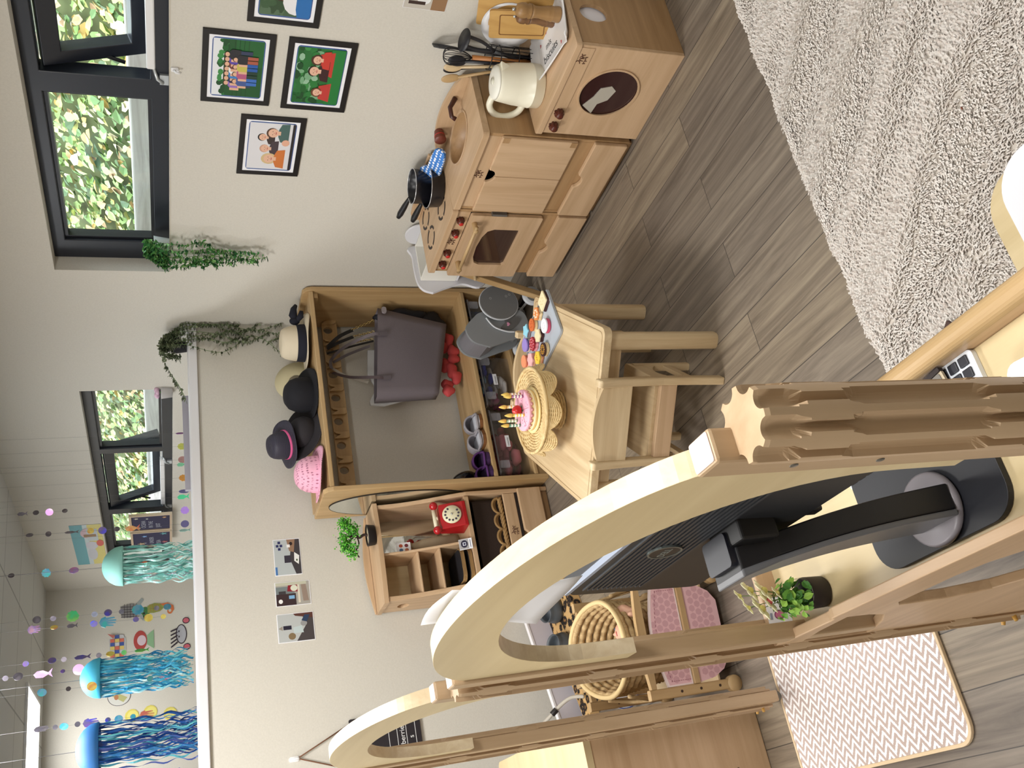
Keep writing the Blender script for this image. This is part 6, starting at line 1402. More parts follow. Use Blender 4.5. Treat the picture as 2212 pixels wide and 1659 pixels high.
MB().box(.46, .56, 3.12, 3.16, .001, .16).build('upright', OAKY['z'], t, bevel=.002); MB().box(.44, .60, 3.10, 3.125, .13, .155).build('bar', OAKY['x'], t, bevel=.002)
t = thing('white_saucer', 'white saucer with a blue rim leaning behind the basket', 'saucer', (.42, 3.0, .1))
MB().lathe([(.0001, 0), (.03, 0), (.05, .008), (.0505, .010), (.03, .003), (.0001, .003)], seg=30, M=TM(.405, 3.02, .055, rx=62, rz=-30)).build('dish', mat((214, 218, 224), .3), t)
MB().lathe([(.046, .0085), (.049, .0100), (.0485, .0108), (.0455, .0092)], seg=30, M=TM(.405, 3.02, .055, rx=62, rz=-30)).build('blue_rim', mat((64, 76, 130), .4), t)
# wooden box at the left edge
t = thing('wooden_box', 'large plain wooden chest with flat top at the left edge', 'chest', (-.2, 2.65, 0))
MB().box(-.80, .240, 2.352, 2.368, .001, .500).build('front_panel', BEECH['x'], t, bevel=.003)
MB().box(.224, .240, 2.3685, 3.05, .001, .500).build('side_panel', BEECH['y'], t); MB().box(-.80, -.784, 2.3685, 3.05, .001, .500).build('side_panel', BEECH['y'], t)
MB().rbox(-.81, .262, 2.345, 3.06, .5005, .520, .02, 'z', 5).build('lid', BIRCH['x'], t, bevel=.009, seg=3)
MB().cyl((.085, 2.3515, .10), (.085, 2.350, .10), .004, .004, 10).build('screw_hole', mat((60, 38, 22), .7), t)
t = thing('yellow_toy', 'bright yellow toy piece on the far end of the wooden chest lid', 'toy', (.13, 3.0, .521))
MB().rbox(.10, .19, 2.93, 3.04, .5215, .560, .015, 'z').build('body', mat((232, 190, 44), .4), t, bevel=.004)
MB().rbox(.04, .098, 2.95, 3.04, .5215, .548, .012, 'z').build('white_part', WHITE, t, bevel=.004)
# hanging blackboard
t = thing('hanging_blackboard', 'small lined blackboard with white handwriting hanging on twine', 'blackboard', (.46, YP, .6))
bx0, bx1, bz0, bz1 = .352, .549, .602, .867
MB().rbox(bx0, bx1, YP-.010, YP-.003, bz0, bz1, .006, 'y').build('board', mat((34, 28, 34), .7), t)
mb = MB()
for z in (.8, .763, .725, .693, .658, .623): mb.box(bx0+.004, bx1-.003, YP-.0106, YP-.0099, z-.0009, z+.0009) if z < .74 else None
mb.build('ruled_lines', WHITE, t)
text('chalk_words', 'Strawberries', (.372, YP-.0112, .6655), .0265, (1, 0, 0), (0, 0, 1), WHITE, t, .0003)
text('chalk_words', 's', (.452, YP-.0112, .632), .0265, (1, 0, 0), (0, 0, 1), WHITE, t, .0003)
for x in (bx0+.012, bx1-.012): MB().cyl((x, YP-.0125, bz1-.012), (x, YP-.0100, bz1-.012), .0035, .0035, 12).build('eyelet', mat((170, 156, 96), .3, .6), t)
mb = MB()
for x in (bx0+.020, bx1-.014): mb.tube([(.443, YP-.012, 1.062), ((x+.443)/2, YP-.011, (1.062+bz1)/2-.002), (x, YP-.008, bz1-.004)], .0024, 6)
mb.build('twine', mat((112, 76, 54), .9), t)
t = thing('wall_hook', 'white adhesive hook holding the blackboard twine', 'hook', (.443, YP, 1.06), 0, 'white adhesive wall hooks')
MB().rbox(.434, .452, YP-.005, YP-.0003, 1.055, 1.092, .008, 'y').build('plate', WHITE, t); MB().tube([(.443, YP-.005, 1.078), (.443, YP-.014, 1.070), (.443, YP-.016, 1.060), (.443, YP-.011, 1.055)], .0035, 7).build('hook', WHITE, t)

# ================================================================ WHITE PLAY STAND AND GREY PRAM (corner)
WP = mat((226, 226, 232), .45)
t = thing('white_play_stand', 'white wooden play stand with box and curved side between oven and hat unit', 'play stand', (2.15, 2.97, 0))
MB().prism(rrect(2.085, 2.255, 2.885, 3.045, .006, 3), .352, .360).build('tray_base', WP, t)
for a in ((2.085, 2.093, 2.885, 3.045), (2.247, 2.255, 2.885, 3.045), (2.093, 2.247, 2.885, 2.893), (2.093, 2.247, 3.037, 3.045)): MB().box(*a, .3605, .505).build('tray_side', mat((232, 230, 222), .5), t, bevel=.001)
sd = [(2.030, .46), (2.045, .50), (2.09, .520), (2.20, .522), (2.255, .51), (2.258, .20), (2.20, .16), (2.12, .20), (2.06, .26), (2.075, .33), (2.055, .40)]
sdp = [(p.x, p.y) for p in smooth([Vector((a, b_, 0)) for a, b_ in sd+[sd[0]]], 5)[:-1]]
MB().prism(sdp, 3.0465, 3.060, XZ).build('curved_side', WP, t, bevel=.003)
MB().prism([(2.900, .506)]+[(2.962-.062*cos(pi*k/14), .506+.056*sin(pi*k/14)) for k in range(15)]+[(3.024, .506)], 2.2475, 2.2555, YZ).build('round_back', WP, t, bevel=.002)
for (a, b_) in ((2.10, 2.90), (2.24, 2.90), (2.24, 3.03)): MB().rbox(a-.012, a+.012, b_-.012, b_+.012, .001, .352, .003, 'z').build('leg', WP, t)
mb = MB(); Mx = Matrix.Translation((2.068, 2.925, .395)); mb.add([Vector(v) for v in ((2.050, 2.915, .40), (2.078, 2.915, .40), (2.078, 2.945, .40), (2.050, 2.945, .40), (1.965, 2.985, .002), (1.993, 2.985, .002), (1.993, 3.015, .002), (1.965, 3.015, .002))], [(0, 1, 2, 3), (7, 6, 5, 4), (0, 4, 5, 1), (1, 5, 6, 2), (2, 6, 7, 3), (3, 7, 4, 0)])
mb.build('slanted_strut', OAKY['z'], t, bevel=.003); MB().cyl((2.045, 2.93, .315), (2.015, 2.935, .318), .007, .006, 10).build('dowel', RUBW['x'], t)
t = thing('toy_rolling_pin', 'grey striped toy roller with wooden tip lying in the white box', 'toy roller', (2.15, 2.95, .37))
A, B_ = Vector((2.165, 2.915, .405)), Vector((2.125, 3.020, .385))
mb = MB(); cs = [(128, 130, 130), (200, 200, 196), (130, 132, 132), (200, 200, 196), (150, 176, 198)]
fr = [0, .42, .52, .60, .68, .80]
for k in range(5): mb.cur = k; mb.cyl(A.lerp(B_, fr[k]), A.lerp(B_, fr[k+1]), .016, .016, 16)
mb.build('roller', [mat(c, .45) for c in cs], t); MB().cyl(A.lerp(B_, .80), B_, .010, .008, 12).build('handle', mat((206, 168, 134), .5), t)
G1 = mat((112, 113, 114), .55); G2 = mat((206, 210, 216), .4)
t = thing('grey_toy_pram', 'grey wooden toy pram with rounded sides and round wheels by the hat unit', 'toy pram', (1.94, 3.12, 0), radians(-8)); W_ = L(t)
def poly(pts): return [(p.x, p.y) for p in smooth([Vector((a, b_, 0)) for a, b_ in pts+[pts[0]]], 6)[:-1]]
lobe = poly([(-.125, .24), (-.10, .31), (-.045, .335), (.0, .30), (.03, .25), (.04, .10), (-.01, .062), (-.07, .085), (-.095, .15)])
disc = circ(.062, .185, .074, .082, 36)
for y0 in (-.03, .10):
    MB().prism(lobe, y0, y0+.012, XZ, M=W_).build('side_board', mat((134, 138, 142), .5), t, bevel=.002)
MB().prism(poly([(-.12, .25), (-.098, .305), (-.05, .325), (-.02, .30), (-.06, .24), (-.09, .20)]), -.028, .112, XZ, M=W_).build('hood', mat((120, 118, 124), .5), t)
MB().prism(disc, -.052, -.040, XZ, M=W_).build('front_disc', G1, t, bevel=.002)
MB().prism(circ(.062, .185, .0765, .0845, 36), -.050, -.042, XZ, M=W_, holes=[circ(.062, .185, .0735, .0815, 36)]).build('disc_edge', G2, t)
MB().box(-.05, .06, -.018, .10, .09, .10, M=W_).build('seat', G1, t)
MB().prism(poly([(-.02, .165), (-.045, .185), (-.05, .14), (-.02, .105), (.0, .10), (.005, .16)]), -.0345, -.0305, XZ, M=W_).build('pocket', mat((96, 96, 96), .6), t)
MB().tube(smooth([W_ @ Vector(p) for p in ((.0, -.036, .245), (-.04, -.036, .215), (-.06, -.036, .165), (-.062, -.036, .13))]), .0035, 7).build('white_trim', G2, t)
hrt = [(.008*1.0*(16*sin(a)**3)/16, .008*(13*cos(a)-5*cos(2*a)-2*cos(3*a)-cos(4*a))/16) for a in [2*pi*k/24 for k in range(24)]]
MB().prism([(a-.028, b_+.152) for a, b_ in hrt], -.0375, -.0348, XZ, M=W_).build('heart_decal', mat((214, 150, 180), .5), t)
mb = MB()
for (a, b_) in ((.09, .15), (.098, .135), (.08, .22)): mb.prism(circ(a, b_, .0055, .0055, 14), -.0528, -.0522, XZ, M=W_, holes=[circ(a, b_, .003, .003, 14)])
mb.build('circle_decals', mat((150, 152, 150), .5), t)
for k, (a, y0) in enumerate(((.085, -.075), (-.075, -.045), (.085, .118), (-.075, .118))):
    w_ = MB().cyl(W_ @ Vector((a, y0, .0425)), W_ @ Vector((a, y0+.016, .0425)), .041, .041, 30).build('wheel', G2, t)
    MB().cyl(W_ @ Vector((a, y0-.0012, .0425)), W_ @ Vector((a, y0-.0002, .0425)), .027, .027, 24).build('hub', mat((126, 128, 126), .5), w_); MB().cyl(W_ @ Vector((a, y0-.002, .0425)), W_ @ Vector((a, y0-.0013, .0425)), .005, .005, 10).build('axle_cap', mat((60, 60, 60), .4), w_)
for a in (.085, -.075): MB().cyl(W_ @ Vector((a, -.03, .0425)), W_ @ Vector((a, .12, .0425)), .005, .005, 8).build('axle', G2, t)
t = thing('dark_strip', 'flat dark strip lying on the floor behind the toy oven corner', 'strip', (2.05, 3.0, 0))
MB().box(2.075, 2.10, 3.10, 3.34, .001, .03).build('strip', mat((20, 20, 26), .6), t)
# ================================================================ FAR ROOM: SEA DISPLAY
THR = mat((120, 118, 120), .8)
def irid(name, a, b_, c):
    m_, nt, b = nodes(name); lw = N(nt, 'ShaderNodeLayerWeight'); lw.inputs[0].default_value = .5
    tc = N(nt, 'ShaderNodeTexCoord'); nz = N(nt, 'ShaderNodeTexNoise', Scale=26.0, Detail=1.0); nt.links.new(tc.outputs['Object'], nz.inputs['Vector'])
    nt.links.new(ramp(nt, nz.outputs['Fac'], [(.35, a), (.5, b_), (.65, c)]), b.inputs['Base Color']); b.inputs['Roughness'].default_value = .22; b.inputs['Metallic'].default_value = .45
    return m_
IR = [irid('foil_violet', (90, 80, 190), (110, 100, 130), (120, 90, 160)), irid('foil_gold', (246, 200, 90), (250, 226, 120), (240, 150, 90)), irid('foil_teal', (80, 190, 190), (120, 170, 200), (70, 160, 190)),
      irid('foil_grey', (120, 112, 124), (104, 98, 104), (136, 128, 136)), irid('foil_pink', (210, 140, 190), (180, 150, 220), (240, 190, 210)), irid('foil_green', (80, 210, 140), (110, 200, 120), (150, 220, 120)), irid('foil_orange', (244, 150, 100), (250, 190, 120), (230, 120, 100))]
def jelly(lb, x, y, ztop, r, hd, zbot, cd, cols):
    t = thing('jellyfish_decoration', lb, 'hanging decoration', (x, y, ztop), 0, 'hanging paper jellyfish')
    prof = [(.0001, 0)]+[(r*sin(pi/2*k/9)*(1+.012*(k % 2)), -hd*(1-cos(pi/2*k/9))) for k in range(1, 10)]+[(r*.97, -hd-.004), (r*.6, -hd*.8), (.0001, -hd*.7)]
    MB().lathe(prof, (x, y, ztop), 40).build('paper_dome', mat(cd, .6), t)
    MB().tube([(x, y, ztop), (x, y, CEIL-.002)], .0009, 5).build('string', THR, t)
    mb = MB(); mats = [mat(c, .3) for c in cols]; rr = random.Random(int(x*1000))
    for k in range(64):
        mb.cur = rr.randrange(len(cols)); a = rr.uniform(0, 2*pi); q = r*rr.uniform(.35, .96); px, py = x+q*cos(a), y+q*sin(a); w_ = rr.uniform(.0028, .0055); ph = rr.uniform(0, 6); zb = zbot+rr.uniform(0, .06); z0 = ztop-hd*.9
        n = 26; vs = []; dxy = rr.uniform(-.012, .012)
        for i in range(n+1):
            f = i/n; z = z0+(zb-z0)*f; wv = .0065*sin(f*26+ph)*(.3+f); tw = f*9+ph
            cx, cyy = px+wv+dxy*f, py+.006*cos(f*20+ph)
            vs += [(cx-w_*cos(tw), cyy-w_*sin(tw), z), (cx+w_*cos(tw), cyy+w_*sin(tw), z)]
        mb.add(vs, [(2*i, 2*i+1, 2*i+3, 2*i+2) for i in range(n)])
    o = mb.build('tentacles', mats, t, weld=False); o['kind'] = 'stuff'
jelly('pale mint jellyfish decoration in front of the far window', 1.520, 4.60, 1.762, .092, .090, 1.31, (150, 214, 204), [(150, 222, 212), (176, 236, 226), (120, 196, 190), (196, 240, 236), (180, 190, 200)])
jelly('light blue jellyfish decoration in the middle of the row', 1.018, 4.60, 1.848, .086, .082, 1.375, (70, 180, 214), [(60, 170, 214), (90, 200, 230), (130, 226, 236), (40, 140, 190), (190, 236, 236)])
jelly('deep blue jellyfish decoration at the left edge', .722, 4.60, 1.862, .108, .092, 1.33, (40, 110, 176), [(24, 70, 150), (36, 96, 180), (60, 140, 210), (120, 220, 230), (90, 110, 190)])
jelly('blue jellyfish decoration only partly in view past the deep blue one', .52, 4.75, 1.84, .085, .08, 1.40, (40, 100, 190), [(30, 80, 180), (60, 130, 220), (120, 200, 240)])
def creature(kind, cx, cz, s, y):
    if kind == 'disc': return circ(cx, cz, s, s, 18)
    if kind == 'jelly': return [(cx-s, cz+s*.2), (cx-s*.7, cz+s*.9), (cx, cz+s*1.2), (cx+s*.7, cz+s*.9), (cx+s, cz+s*.2), (cx+s*.75, cz+s*.1), (cx+s*.8, cz-s*1.2), (cx+s*.6, cz-s*1.3), (cx+s*.45, cz+.0), (cx+s*.3, cz-s*1.5), (cx+s*.1, cz-s*1.5), (cx+s*.05, cz), (cx-s*.15, cz-s*1.4), (cx-s*.35, cz-s*1.4), (cx-s*.35, cz), (cx-s*.6, cz-s*1.1), (cx-s*.78, cz-s*1.0), (cx-s*.7, cz+s*.1)]
    if kind == 'fish': return [(cx-s*.5, cz+s), (cx, cz+s*1.3), (cx+s*.45, cz+s*.8), (cx+s*.5, cz), (cx+s*.15, cz-s*.7), (cx+s*.7, cz-s*1.3), (cx, cz-s*1.05), (cx-s*.6, cz-s*1.3), (cx-s*.15, cz-s*.7), (cx-s*.55, cz)]
    if kind == 'shell': return [(cx+s*(1 if k % 2 else .86)*cos(radians(-60+300*k/16)+pi/2-pi/2.4), cz+s*(1 if k % 2 else .86)*sin(radians(-60+300*k/16)+pi/2-pi/2.4)) for k in range(17)]+[(cx, cz-s*.95)]
    return circ(cx, cz, s, s, 12)
def strand(lb, x, y, items, ztop=CEIL):
    t = thing('hanging_strand', lb, 'hanging strand', (x, y, CEIL-.01), 0, 'strands of shiny discs and sea shapes')
    zb = min(z for _, z, _, _ in items)
    MB().tube([(x, y, zb), (x, y, CEIL-.002)], .00045, 4).build('thread', THR, t)
    for k, (kd, z, s, c) in enumerate(items):
        rot = Matrix.Translation((x, y, 0)) @ Matrix.Rotation(radians((k*47+int(x*100)) % 90-45), 4, 'Z') @ Matrix.Translation((-x, -y, 0))
        MB().prism(creature(kd, x, z, s, y), y-.0025, y-.0012, XZ, M=rot).build({'disc': 'foil_disc', 'jelly': 'foil_jellyfish', 'fish': 'foil_fish', 'shell': 'foil_shell'}[kd], IR[c], t)
strand('strand of grey and pale discs left of the beach drawing', 1.93, 4.9, [('fish', 2.14, .018, 3), ('disc', 2.08, .014, 3), ('disc', 2.02, .018, 4), ('disc', 1.95, .013, 3)])
strand('strand with a gold disc in front of the far window frame', 1.74, 4.7, [('disc', 2.08, .016, 3), ('disc', 2.0, .013, 3), ('fish', 1.90, .024, 3), ('disc', 1.817, .015, 1), ('disc', 1.765, .019, 0), ('disc', 1.70, .013, 3), ('fish', 1.63, .026, 6)])
strand('strand with a shell hanging beside the mint jellyfish', 1.60, 4.85, [('disc', 2.17, .014, 3), ('shell', 2.02, .022, 2), ('disc', 1.90, .022, 4), ('fish', 1.74, .02, 0), ('disc', 1.64, .012, 1), ('disc', 1.58, .017, 6)])
strand('strand of shell shapes between mint and light blue jellyfish', 1.39, 4.9, [('disc', 2.06, .018, 3), ('disc', 1.99, .013, 3), ('shell', 1.905, .030, 5), ('disc', 1.81, .014, 3), ('disc', 1.75, .018, 0), ('disc', 1.69, .012, 3), ('shell', 1.615, .030, 2), ('disc', 1.53, .012, 3), ('disc', 1.48, .018, 2)])
strand('strand with a bright cyan jellyfish shape', 1.29, 4.7, [('jelly', 2.05, .020, 4), ('disc', 1.965, .016, 1), ('fish', 1.89, .018, 3), ('disc', 1.80, .016, 0), ('jelly', 1.745, .027, 2), ('disc', 1.62, .013, 0), ('disc', 1.565, .019, 1), ('disc', 1.50, .012, 1)])
strand('strand with orange and green shapes above the crab drawing', 1.19, 4.9, [('disc', 2.10, .013, 0), ('disc', 1.99, .018, 0), ('disc', 1.94, .012, 3), ('fish', 1.86, .028, 0), ('disc', 1.79, .012, 3), ('disc', 1.74, .019, 1), ('disc', 1.68, .012, 5), ('fish', 1.60, .026, 5)])
strand('strand with a large white-violet disc above the light blue jellyfish', 1.10, 4.75, [('disc', 2.16, .012, 3), ('disc', 2.11, .020, 3), ('fish', 2.01, .030, 4), ('disc', 1.93, .010, 0), ('disc', 1.865, .024, 4), ('fish', 1.745, .034, 4)])
strand('strand passing beside the left of the light blue jellyfish', .955, 4.45, [('disc', 1.98, .018, 2), ('disc', 1.88, .010, 3), ('disc', 1.79, .020, 1), ('disc', 1.56, .013, 2)])
strand('strand with violet and orange jellyfish shapes before the deep blue one', .87, 4.8, [('jelly', 2.02, .022, 3), ('disc', 1.96, .011, 3), ('disc', 1.925, .018, 2), ('disc', 1.87, .012, 3), ('jelly', 1.82, .024, 0), ('disc', 1.745, .012, 0), ('disc', 1.70, .018, 2), ('disc', 1.64, .012, 2), ('jelly', 1.585, .024, 6)])
strand('strand with foil discs at the left edge beyond the deep blue jellyfish', .665, 5.0, [('disc', 2.08, .022, 4), ('disc', 2.0, .014, 3), ('disc', 1.7, .016, 2)])
# coloured paper shapes standing along the ledge
rr = random.Random(11)
LC = [(130, 60, 140), (214, 220, 110), (196, 150, 150), (120, 190, 150), (240, 170, 80), (110, 110, 190), (60, 200, 140), (170, 130, 220), (90, 84, 130), (150, 190, 180)]
nm = ['violet', 'lime', 'dusty pink', 'sea green', 'orange', 'blue', 'emerald', 'lilac', 'dark violet', 'grey green']
for k in range(10):
    x = 1.86-.049*k; y = 3.90+.03*(k % 3); z = 1.405+.008*rr.random()
    t = thing('paper_sea_shape', '%s sea shape hanging just above the half wall ledge' % nm[k], 'paper shape', (x, y, z), 0, 'small sea shapes above the ledge')
    MB().prism(creature(['fish', 'shell', 'disc'][k % 3], x, z, .015+.006*rr.random(), y), y, y+.001, XZ, M=Matrix.Translation((x, y, 0)) @ Matrix.Rotation(radians(rr.uniform(-50, 50)), 4, 'Z') @ Matrix.Translation((-x, -y, 0))).build('shape', mat(LC[k], .4), t)
    MB().tube([(x, y, z), (x, y, CEIL-.001)], .0003, 4).build('thread', THR, t)
t = thing('low_shelf_board', 'grey shelf board edge standing just behind the half wall ledge', 'shelf', (1.8, 3.9, 1.3))
MB().box(1.58, 2.02, 3.86, 3.88, 1.30, 1.402).build('board', mat((170, 166, 176), .5), t)
# drawings on the far wall
def deco(nm_, lb, x0, x1, z0, z1, items, y=YF-.002):
    t = thing(nm_, lb, 'drawing', ((x0+x1)/2, YF, z0), 0, 'sea drawings on the far wall')
    art((x0, y, z0), (x1-x0, 0, 0), (0, 0, z1-z0), (0, -1, 0), items, 'paper', t, .7, .0006)
INK = (52, 40, 52)
deco('crab_drawing', 'paper crab drawing with red claws low on the far wall', 1.74, 1.98, 1.30, 1.46, [(circ(.5, .5, .30, .24, 24), INK), (circ(.5, .5, .27, .20, 24), (176, 176, 184))]+
     [(circ(.10+.8*s_, .28, .10, .16, 14), INK) for s_ in (0, 1)]+[(circ(.10+.8*s_, .28, .075, .13, 14), (196, 96, 110)) for s_ in (0, 1)]+[([(.24+.1*k, .66), (.10+.12*k, .95), (.14+.12*k, .97), (.29+.1*k, .68)], INK) for k in range(5)]+[(circ(.42, .6, .03), INK), (circ(.58, .6, .03), INK)])
deco('seahorse_drawing', 'striped green and orange seahorse drawing on the far wall', 1.98, 2.12, 1.42, 1.66, [(circ(.5, .85, .26, .14, 18), (70, 124, 70)), ([(.35, .92), (.02, .86), (.04, .78), (.4, .78)], (80, 130, 74)),
     ([(.42, .78), (.80, .78), (.92, .58), (.86, .40), (.66, .28), (.46, .42), (.40, .6)], (150, 160, 84)), ([(.84, .42), (.66, .26), (.50, .20), (.36, .10), (.46, .02), (.70, .04), (.88, .20)], (206, 110, 62)), (circ(.42, .14, .16, .08, 14), (206, 116, 66)), (circ(.44, .14, .08, .04, 12), (200, 194, 180)), (circ(.42, .88, .05, .03, 10), INK)]+[([(.46, .70-.07*k), (.86, .72-.07*k), (.86, .70-.07*k), (.46, .68-.07*k)], (176, 140, 70)) for k in range(5)])
deco('fish_drawing', 'grey fish drawing with a net pattern on the far wall', 1.98, 2.16, 1.63, 1.80, [([(.25, .9), (.7, .95), (.8, .5), (.7, .2), (.3, .2), (.2, .55)], (150, 148, 146)), ([(.3, .25), (.02, .04), (.2, .0), (.42, .2)], (158, 168, 168)), ([(.6, .22), (.9, .0), (.98, .1), (.76, .3)], (158, 168, 168))]+
     [([(.22+.1*k, .2), (.24+.1*k, .2), (.27+.1*k, .92), (.25+.1*k, .92)], INK) for k in range(5)]+[([(.2, .3+.12*k), (.78, .3+.12*k), (.78, .315+.12*k), (.2, .315+.12*k)], INK) for k in range(5)])
deco('fish_drawing', 'chequered fish drawing half hidden behind a big white disc', 1.70, 1.92, 1.74, 1.88, [([(.05, .4), (.2, .85), (.8, .9), (.98, .5), (.8, .1), (.2, .1)], (190, 190, 190))]+[(rect(.2+.12*(k % 6), .31+.12*(k % 6), .2+.22*(k//6), .4+.22*(k//6)), [(206, 110, 90), (70, 90, 160), (220, 196, 110), (200, 200, 204)][k*7 % 4]) for k in range(18)]+[([(.8, .7), (.98, .98), (.9, .6)], (190, 110, 100))])
deco('fish_drawing', 'round pale fish drawing between the two blue jellyfish', 1.40, 1.55, 1.72, 1.90, [(circ(.5, .45, .45, .42, 26), INK), (circ(.5, .45, .43, .40, 26), (206, 206, 200)), ([(.2, .3), (.6, .8), (.75, .7), (.4, .15)], (178, 176, 120)), (circ(.45, .55, .12, .08, 16), (176, 120, 80)), (circ(.5, .93, .09, .07, 14), (210, 206, 196))])
deco('coral_drawing', 'red and green coral drawing high behind the violet fish strand', 1.76, 1.93, 1.56, 1.71, [(circ(.5, .66, .42, .30, 22), (176, 70, 66)), (circ(.5, .6, .22, .2, 18), (216, 196, 206)), ([(.3, .35), (.7, .35), (.9, .05), (.1, .05)], (140, 180, 140))])
deco('coral_drawing', 'pink and green round coral drawing under the light blue jellyfish', 1.52, 1.66, 1.40, 1.54, [(circ(.5, .7, .4, .3, 22), (206, 120, 150)), (circ(.55, .66, .2, .16, 18), (226, 216, 214)), (circ(.5, .25, .3, .22, 18), (120, 160, 120)), (circ(.4, .45, .14, .1, 14), (90, 70, 110))])
for k, (x, z) in enumerate(((1.33, 1.72), (1.34, 1.60), (1.31, 1.47))):
    deco('shell_drawing', ['upper yellow shell drawing beside the deep blue jellyfish', 'middle yellow shell drawing beside the deep blue jellyfish', 'lowest yellow shell drawing beside the deep blue jellyfish'][k], x-.05, x+.05, z-.05, z+.05, [(circ(.5, .5, .46, .46, 12), (214, 200, 96)), (circ(.5, .45, .36, .36, 12), (224, 214, 120))])
# beach picture on the right wall of the far room
t = thing('beach_poster', 'blue and yellow beach drawing above the far window', 'poster', (X1, 6.38, 1.85))
MB().box(X1-.0016, X1-.0003, 6.01, 6.765, 1.850, 2.030).build('sheet', WHITEP, t)
art((X1-.0018, 6.765, 1.850), (0, -.755, 0), (0, 0, .18), (-1, 0, 0), [(rect(.0, 1, 0, 1), (196, 210, 214)), (rect(.0, 1, .60, 1), (110, 168, 178)), (rect(0, 1, 0, .45), (216, 206, 130)), (circ(.28, .42, .16, .16, 14), (196, 198, 206)), (circ(.5, .4, .1, .2, 14), (200, 200, 210)), (circ(.80, .45, .12, .25, 14), (206, 180, 190)), (rect(.62, .9, .15, .5), (190, 200, 206)), (circ(.55, .12, .08, .12, 12), (206, 100, 90)), (rect(.72, .78, .2, .6), (150, 120, 90))], 'print', t, .6, .0004)
# letter boards on the far sill
def lboard(lb, yl, yr, lines, stars):
    t = thing('letter_board', lb, 'letter board', (X1-.03, (yl+yr)/2, 1.434), 0, 'dark letter boards on the far sill')
    z0, z1 = 1.4345, 1.683; xx = X1-.050
    MB().prism(rect(yr, yl, z0, z1), xx, xx+.016, YZ, holes=[rect(yr+.016, yl-.016, z0+.014, z1-.014)]).build('frame', mat((196, 176, 150), .5), t)
    MB().box(xx+.006, xx+.014, yr+.015, yl-.015, z0+.013, z1-.013).build('felt', mat((44, 42, 74), .8), t)
    for k, s_ in enumerate(lines): text('letters', s_, (xx+.005, yl-.05, z0+.155-.042*k), .036, (0, -1, 0), (0, 0, 1), mat((170, 176, 190), .5), t, .0002)
    mb = MB(); mats = [mat(c, .5) for _, _, _, c in stars]
    for k, (u, v, r, c) in enumerate(stars): mb.cur = k; mb.prism([(yl-.02-(yl-yr-.04)*u+(r if q % 2 == 0 else r*.45)*sin(q*pi/5), z0+.02+(z1-z0-.04)*v+(r if q % 2 == 0 else r*.45)*cos(q*pi/5)) for q in range(10)], xx+.0035, xx+.0055, YZ)
    mb.build('shapes', mats, t)
lboard('letter board with stars, nearer the camera, on the far window sill', 6.075, 5.800, ['OCEAN', 'IN THE', 'JUST'], [(.2, .88, .013, (206, 200, 180)), (.15, .85, .016, (214, 190, 150)), (.85, .12, .014, (214, 170, 120)), (.8, .6, .008, (220, 220, 210)), (.85, .9, .014, (206, 200, 180))])
lboard('letter board with fish shapes, further from the camera, on the far window sill', 6.370, 6.092, ['A', 'UNDER', 'SEA'], [(.15, .80, .026, (186, 160, 130)), (.72, .70, .018, (130, 170, 220)), (.85, .15, .024, (90, 150, 160)), (.2, .12, .022, (170, 96, 106))])
t = thing('pink_flower_pot', 'clear pot with a pink flower on the far window sill', 'flower pot', (X1-.02, 4.30, 1.434))
MB().lathe([(.0001, 0), (.026, 0), (.032, .05), (.033, .052), (.030, .052), (.0001, .045)], (X1-.012, 4.272, 1.4335), 20).build('pot', mat((206, 204, 206), .3), t)
mb = MB()
for k in range(9): a = 2*pi*k/9; mb.ell((X1-.012+.018*cos(a), 4.272+.018*sin(a), 1.502+.004*(k % 2)), .014, .014, .010, 8, 6)
mb.build('petals', mat((226, 190, 214), .6), t); MB().tube([(X1-.012, 4.272, 1.47), (X1-.012, 4.272, 1.50)], .003, 6).build('stem', mat((90, 150, 70), .6), t)

# ================================================================ TRAILING PLANTS
def trailing(lb, x, y, z, potm, stems, cols, grp='trailing artificial plants', pr=.030, seed=1):
    t = thing('trailing_plant', lb, 'potted plant', (x, y, z), 0, grp); rr = random.Random(seed)
    MB().lathe([(.0001, 0), (pr*.75, 0), (pr, .052), (pr*1.05, .055), (pr*.95, .055), (pr*.9, .046), (.0001, .046)], (x, y, z), 24).build('pot', potm, t)
    mb = MB(); lf = MB(); mats = [mat(c, .55) for c in cols]
    for st in stems:
        P = smooth([Vector(p) for p in st], 7); mb.tube(P, .0011, 5)
        for k in range(2, len(P)):
            for s_ in (-1, 0, 1):
                d = Vector((rr.uniform(-1, .1), rr.uniform(-1, 1), rr.uniform(-.4, .8))).normalized(); q = d.to_track_quat('X', 'Z').to_matrix(); sz = rr.uniform(.011, .0185); lf.cur = rr.randrange(len(cols))
                lf.add([P[k]+q @ Vector(v)*sz for v in ((0, 0, 0), (.5, .42, .1), (1.05, .30, .05), (1.25, 0, -.1), (1.05, -.30, .05), (.5, -.42, .1))], [(0, 1, 2, 3), (0, 3, 4, 5)])
    mb.build('stems', mat((110, 140, 84), .6), t); lf.build('leaves', mats, t, weld=False); return t
px, py, pz = X1+.012, 3.115, 1.4455
st = []; rr = random.Random(8)
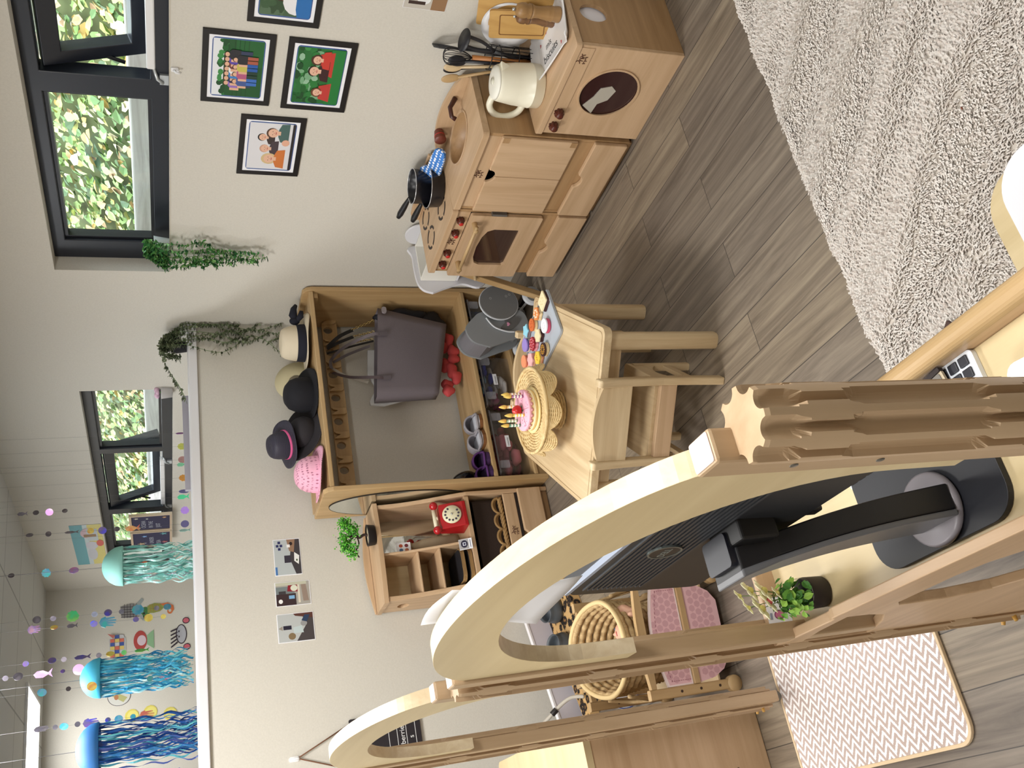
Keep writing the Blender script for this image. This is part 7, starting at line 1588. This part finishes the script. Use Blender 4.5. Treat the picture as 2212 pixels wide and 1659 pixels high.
for k in range(11): a = rr.uniform(0, 2*pi); st.append([(px, py, pz+.045), (px+.02*cos(a)-.01, py+.03*sin(a), pz+.075+.01*rr.random()), (px-.035+.02*cos(a), py+.06*sin(a)-.01, pz+.055), (px-.055, py+.08*sin(a), pz+.01)])
for (dy, ln, w_) in ((-.075, .15, .01), (-.02, .32, .0), (.015, .36, -.015), (.0, .27, .02), (.045, .18, .02), (-.03, .20, .0), (.065, .13, .01), (.03, .30, 0), (.005, .33, .03), (.05, .24, -.01)):
    st.append([(px, py, pz+.045), (px-.02, py+dy*.6, pz+.070), (px-.052, py+dy, pz+.02), (px-.050, py+dy+w_, pz-ln*.4), (px-.048+.01*rr.random(), py+dy-w_*.5, pz-ln*.75), (px-.050, py+dy+w_, pz-ln)])
trailing('bright green trailing plant in a pale pot at the corner of the near window sill', px, py, pz, mat((206, 214, 216), .4), st, [(66, 130, 70), (92, 156, 84), (130, 176, 104), (44, 96, 58)], seed=2)
px, py, pz = 2.190, YP+.050, 1.3775
st = []
for k in range(14): a = rr.uniform(0, 2*pi); st.append([(px, py, pz+.045), (px+.025*cos(a), py+.02*sin(a), pz+.085+.02*rr.random()), (px+.055*cos(a), py-.01+.03*sin(a), pz+.07), (px+.075*cos(a), py-.02+.03*sin(a), pz+.03)])
for (dx, ln, w_) in ((.055, .40, .015), (.035, .38, -.01), (-.03, .40, -.04), (.0, .34, .02), (.07, .22, 0), (-.01, .22, .01), (.045, .30, .02), (.02, .26, -.02)):
    st.append([(px, py, pz+.045), (px+dx*.5, py-.03, pz+.07), (px+dx, py-.072, pz+.01), (px+dx+w_, py-.072, pz-ln*.35), (px+dx-w_, py-.070, pz-ln*.7), (px+dx+w_*1.5, py-.068, pz-ln)])
st.append([(px, py, pz+.045), (px-.06, py, pz+.09), (px-.12, py-.005, pz+.075), (px-.19, py-.01, pz+.04), (px-.26, py-.01, pz+.012)])
st.append([(px-.02, py-.07, pz-.33), (px+.0, py-.07, pz-.40), (px-.04, py-.07, pz-.45), (px-.03, py-.07, pz-.50)])
trailing('greyish green trailing plant in a dark pot at the wall end of the half wall', px, py, pz, mat((34, 32, 38), .5), st, [(120, 130, 100), (136, 146, 116), (98, 110, 84), (84, 92, 70)], seed=5)
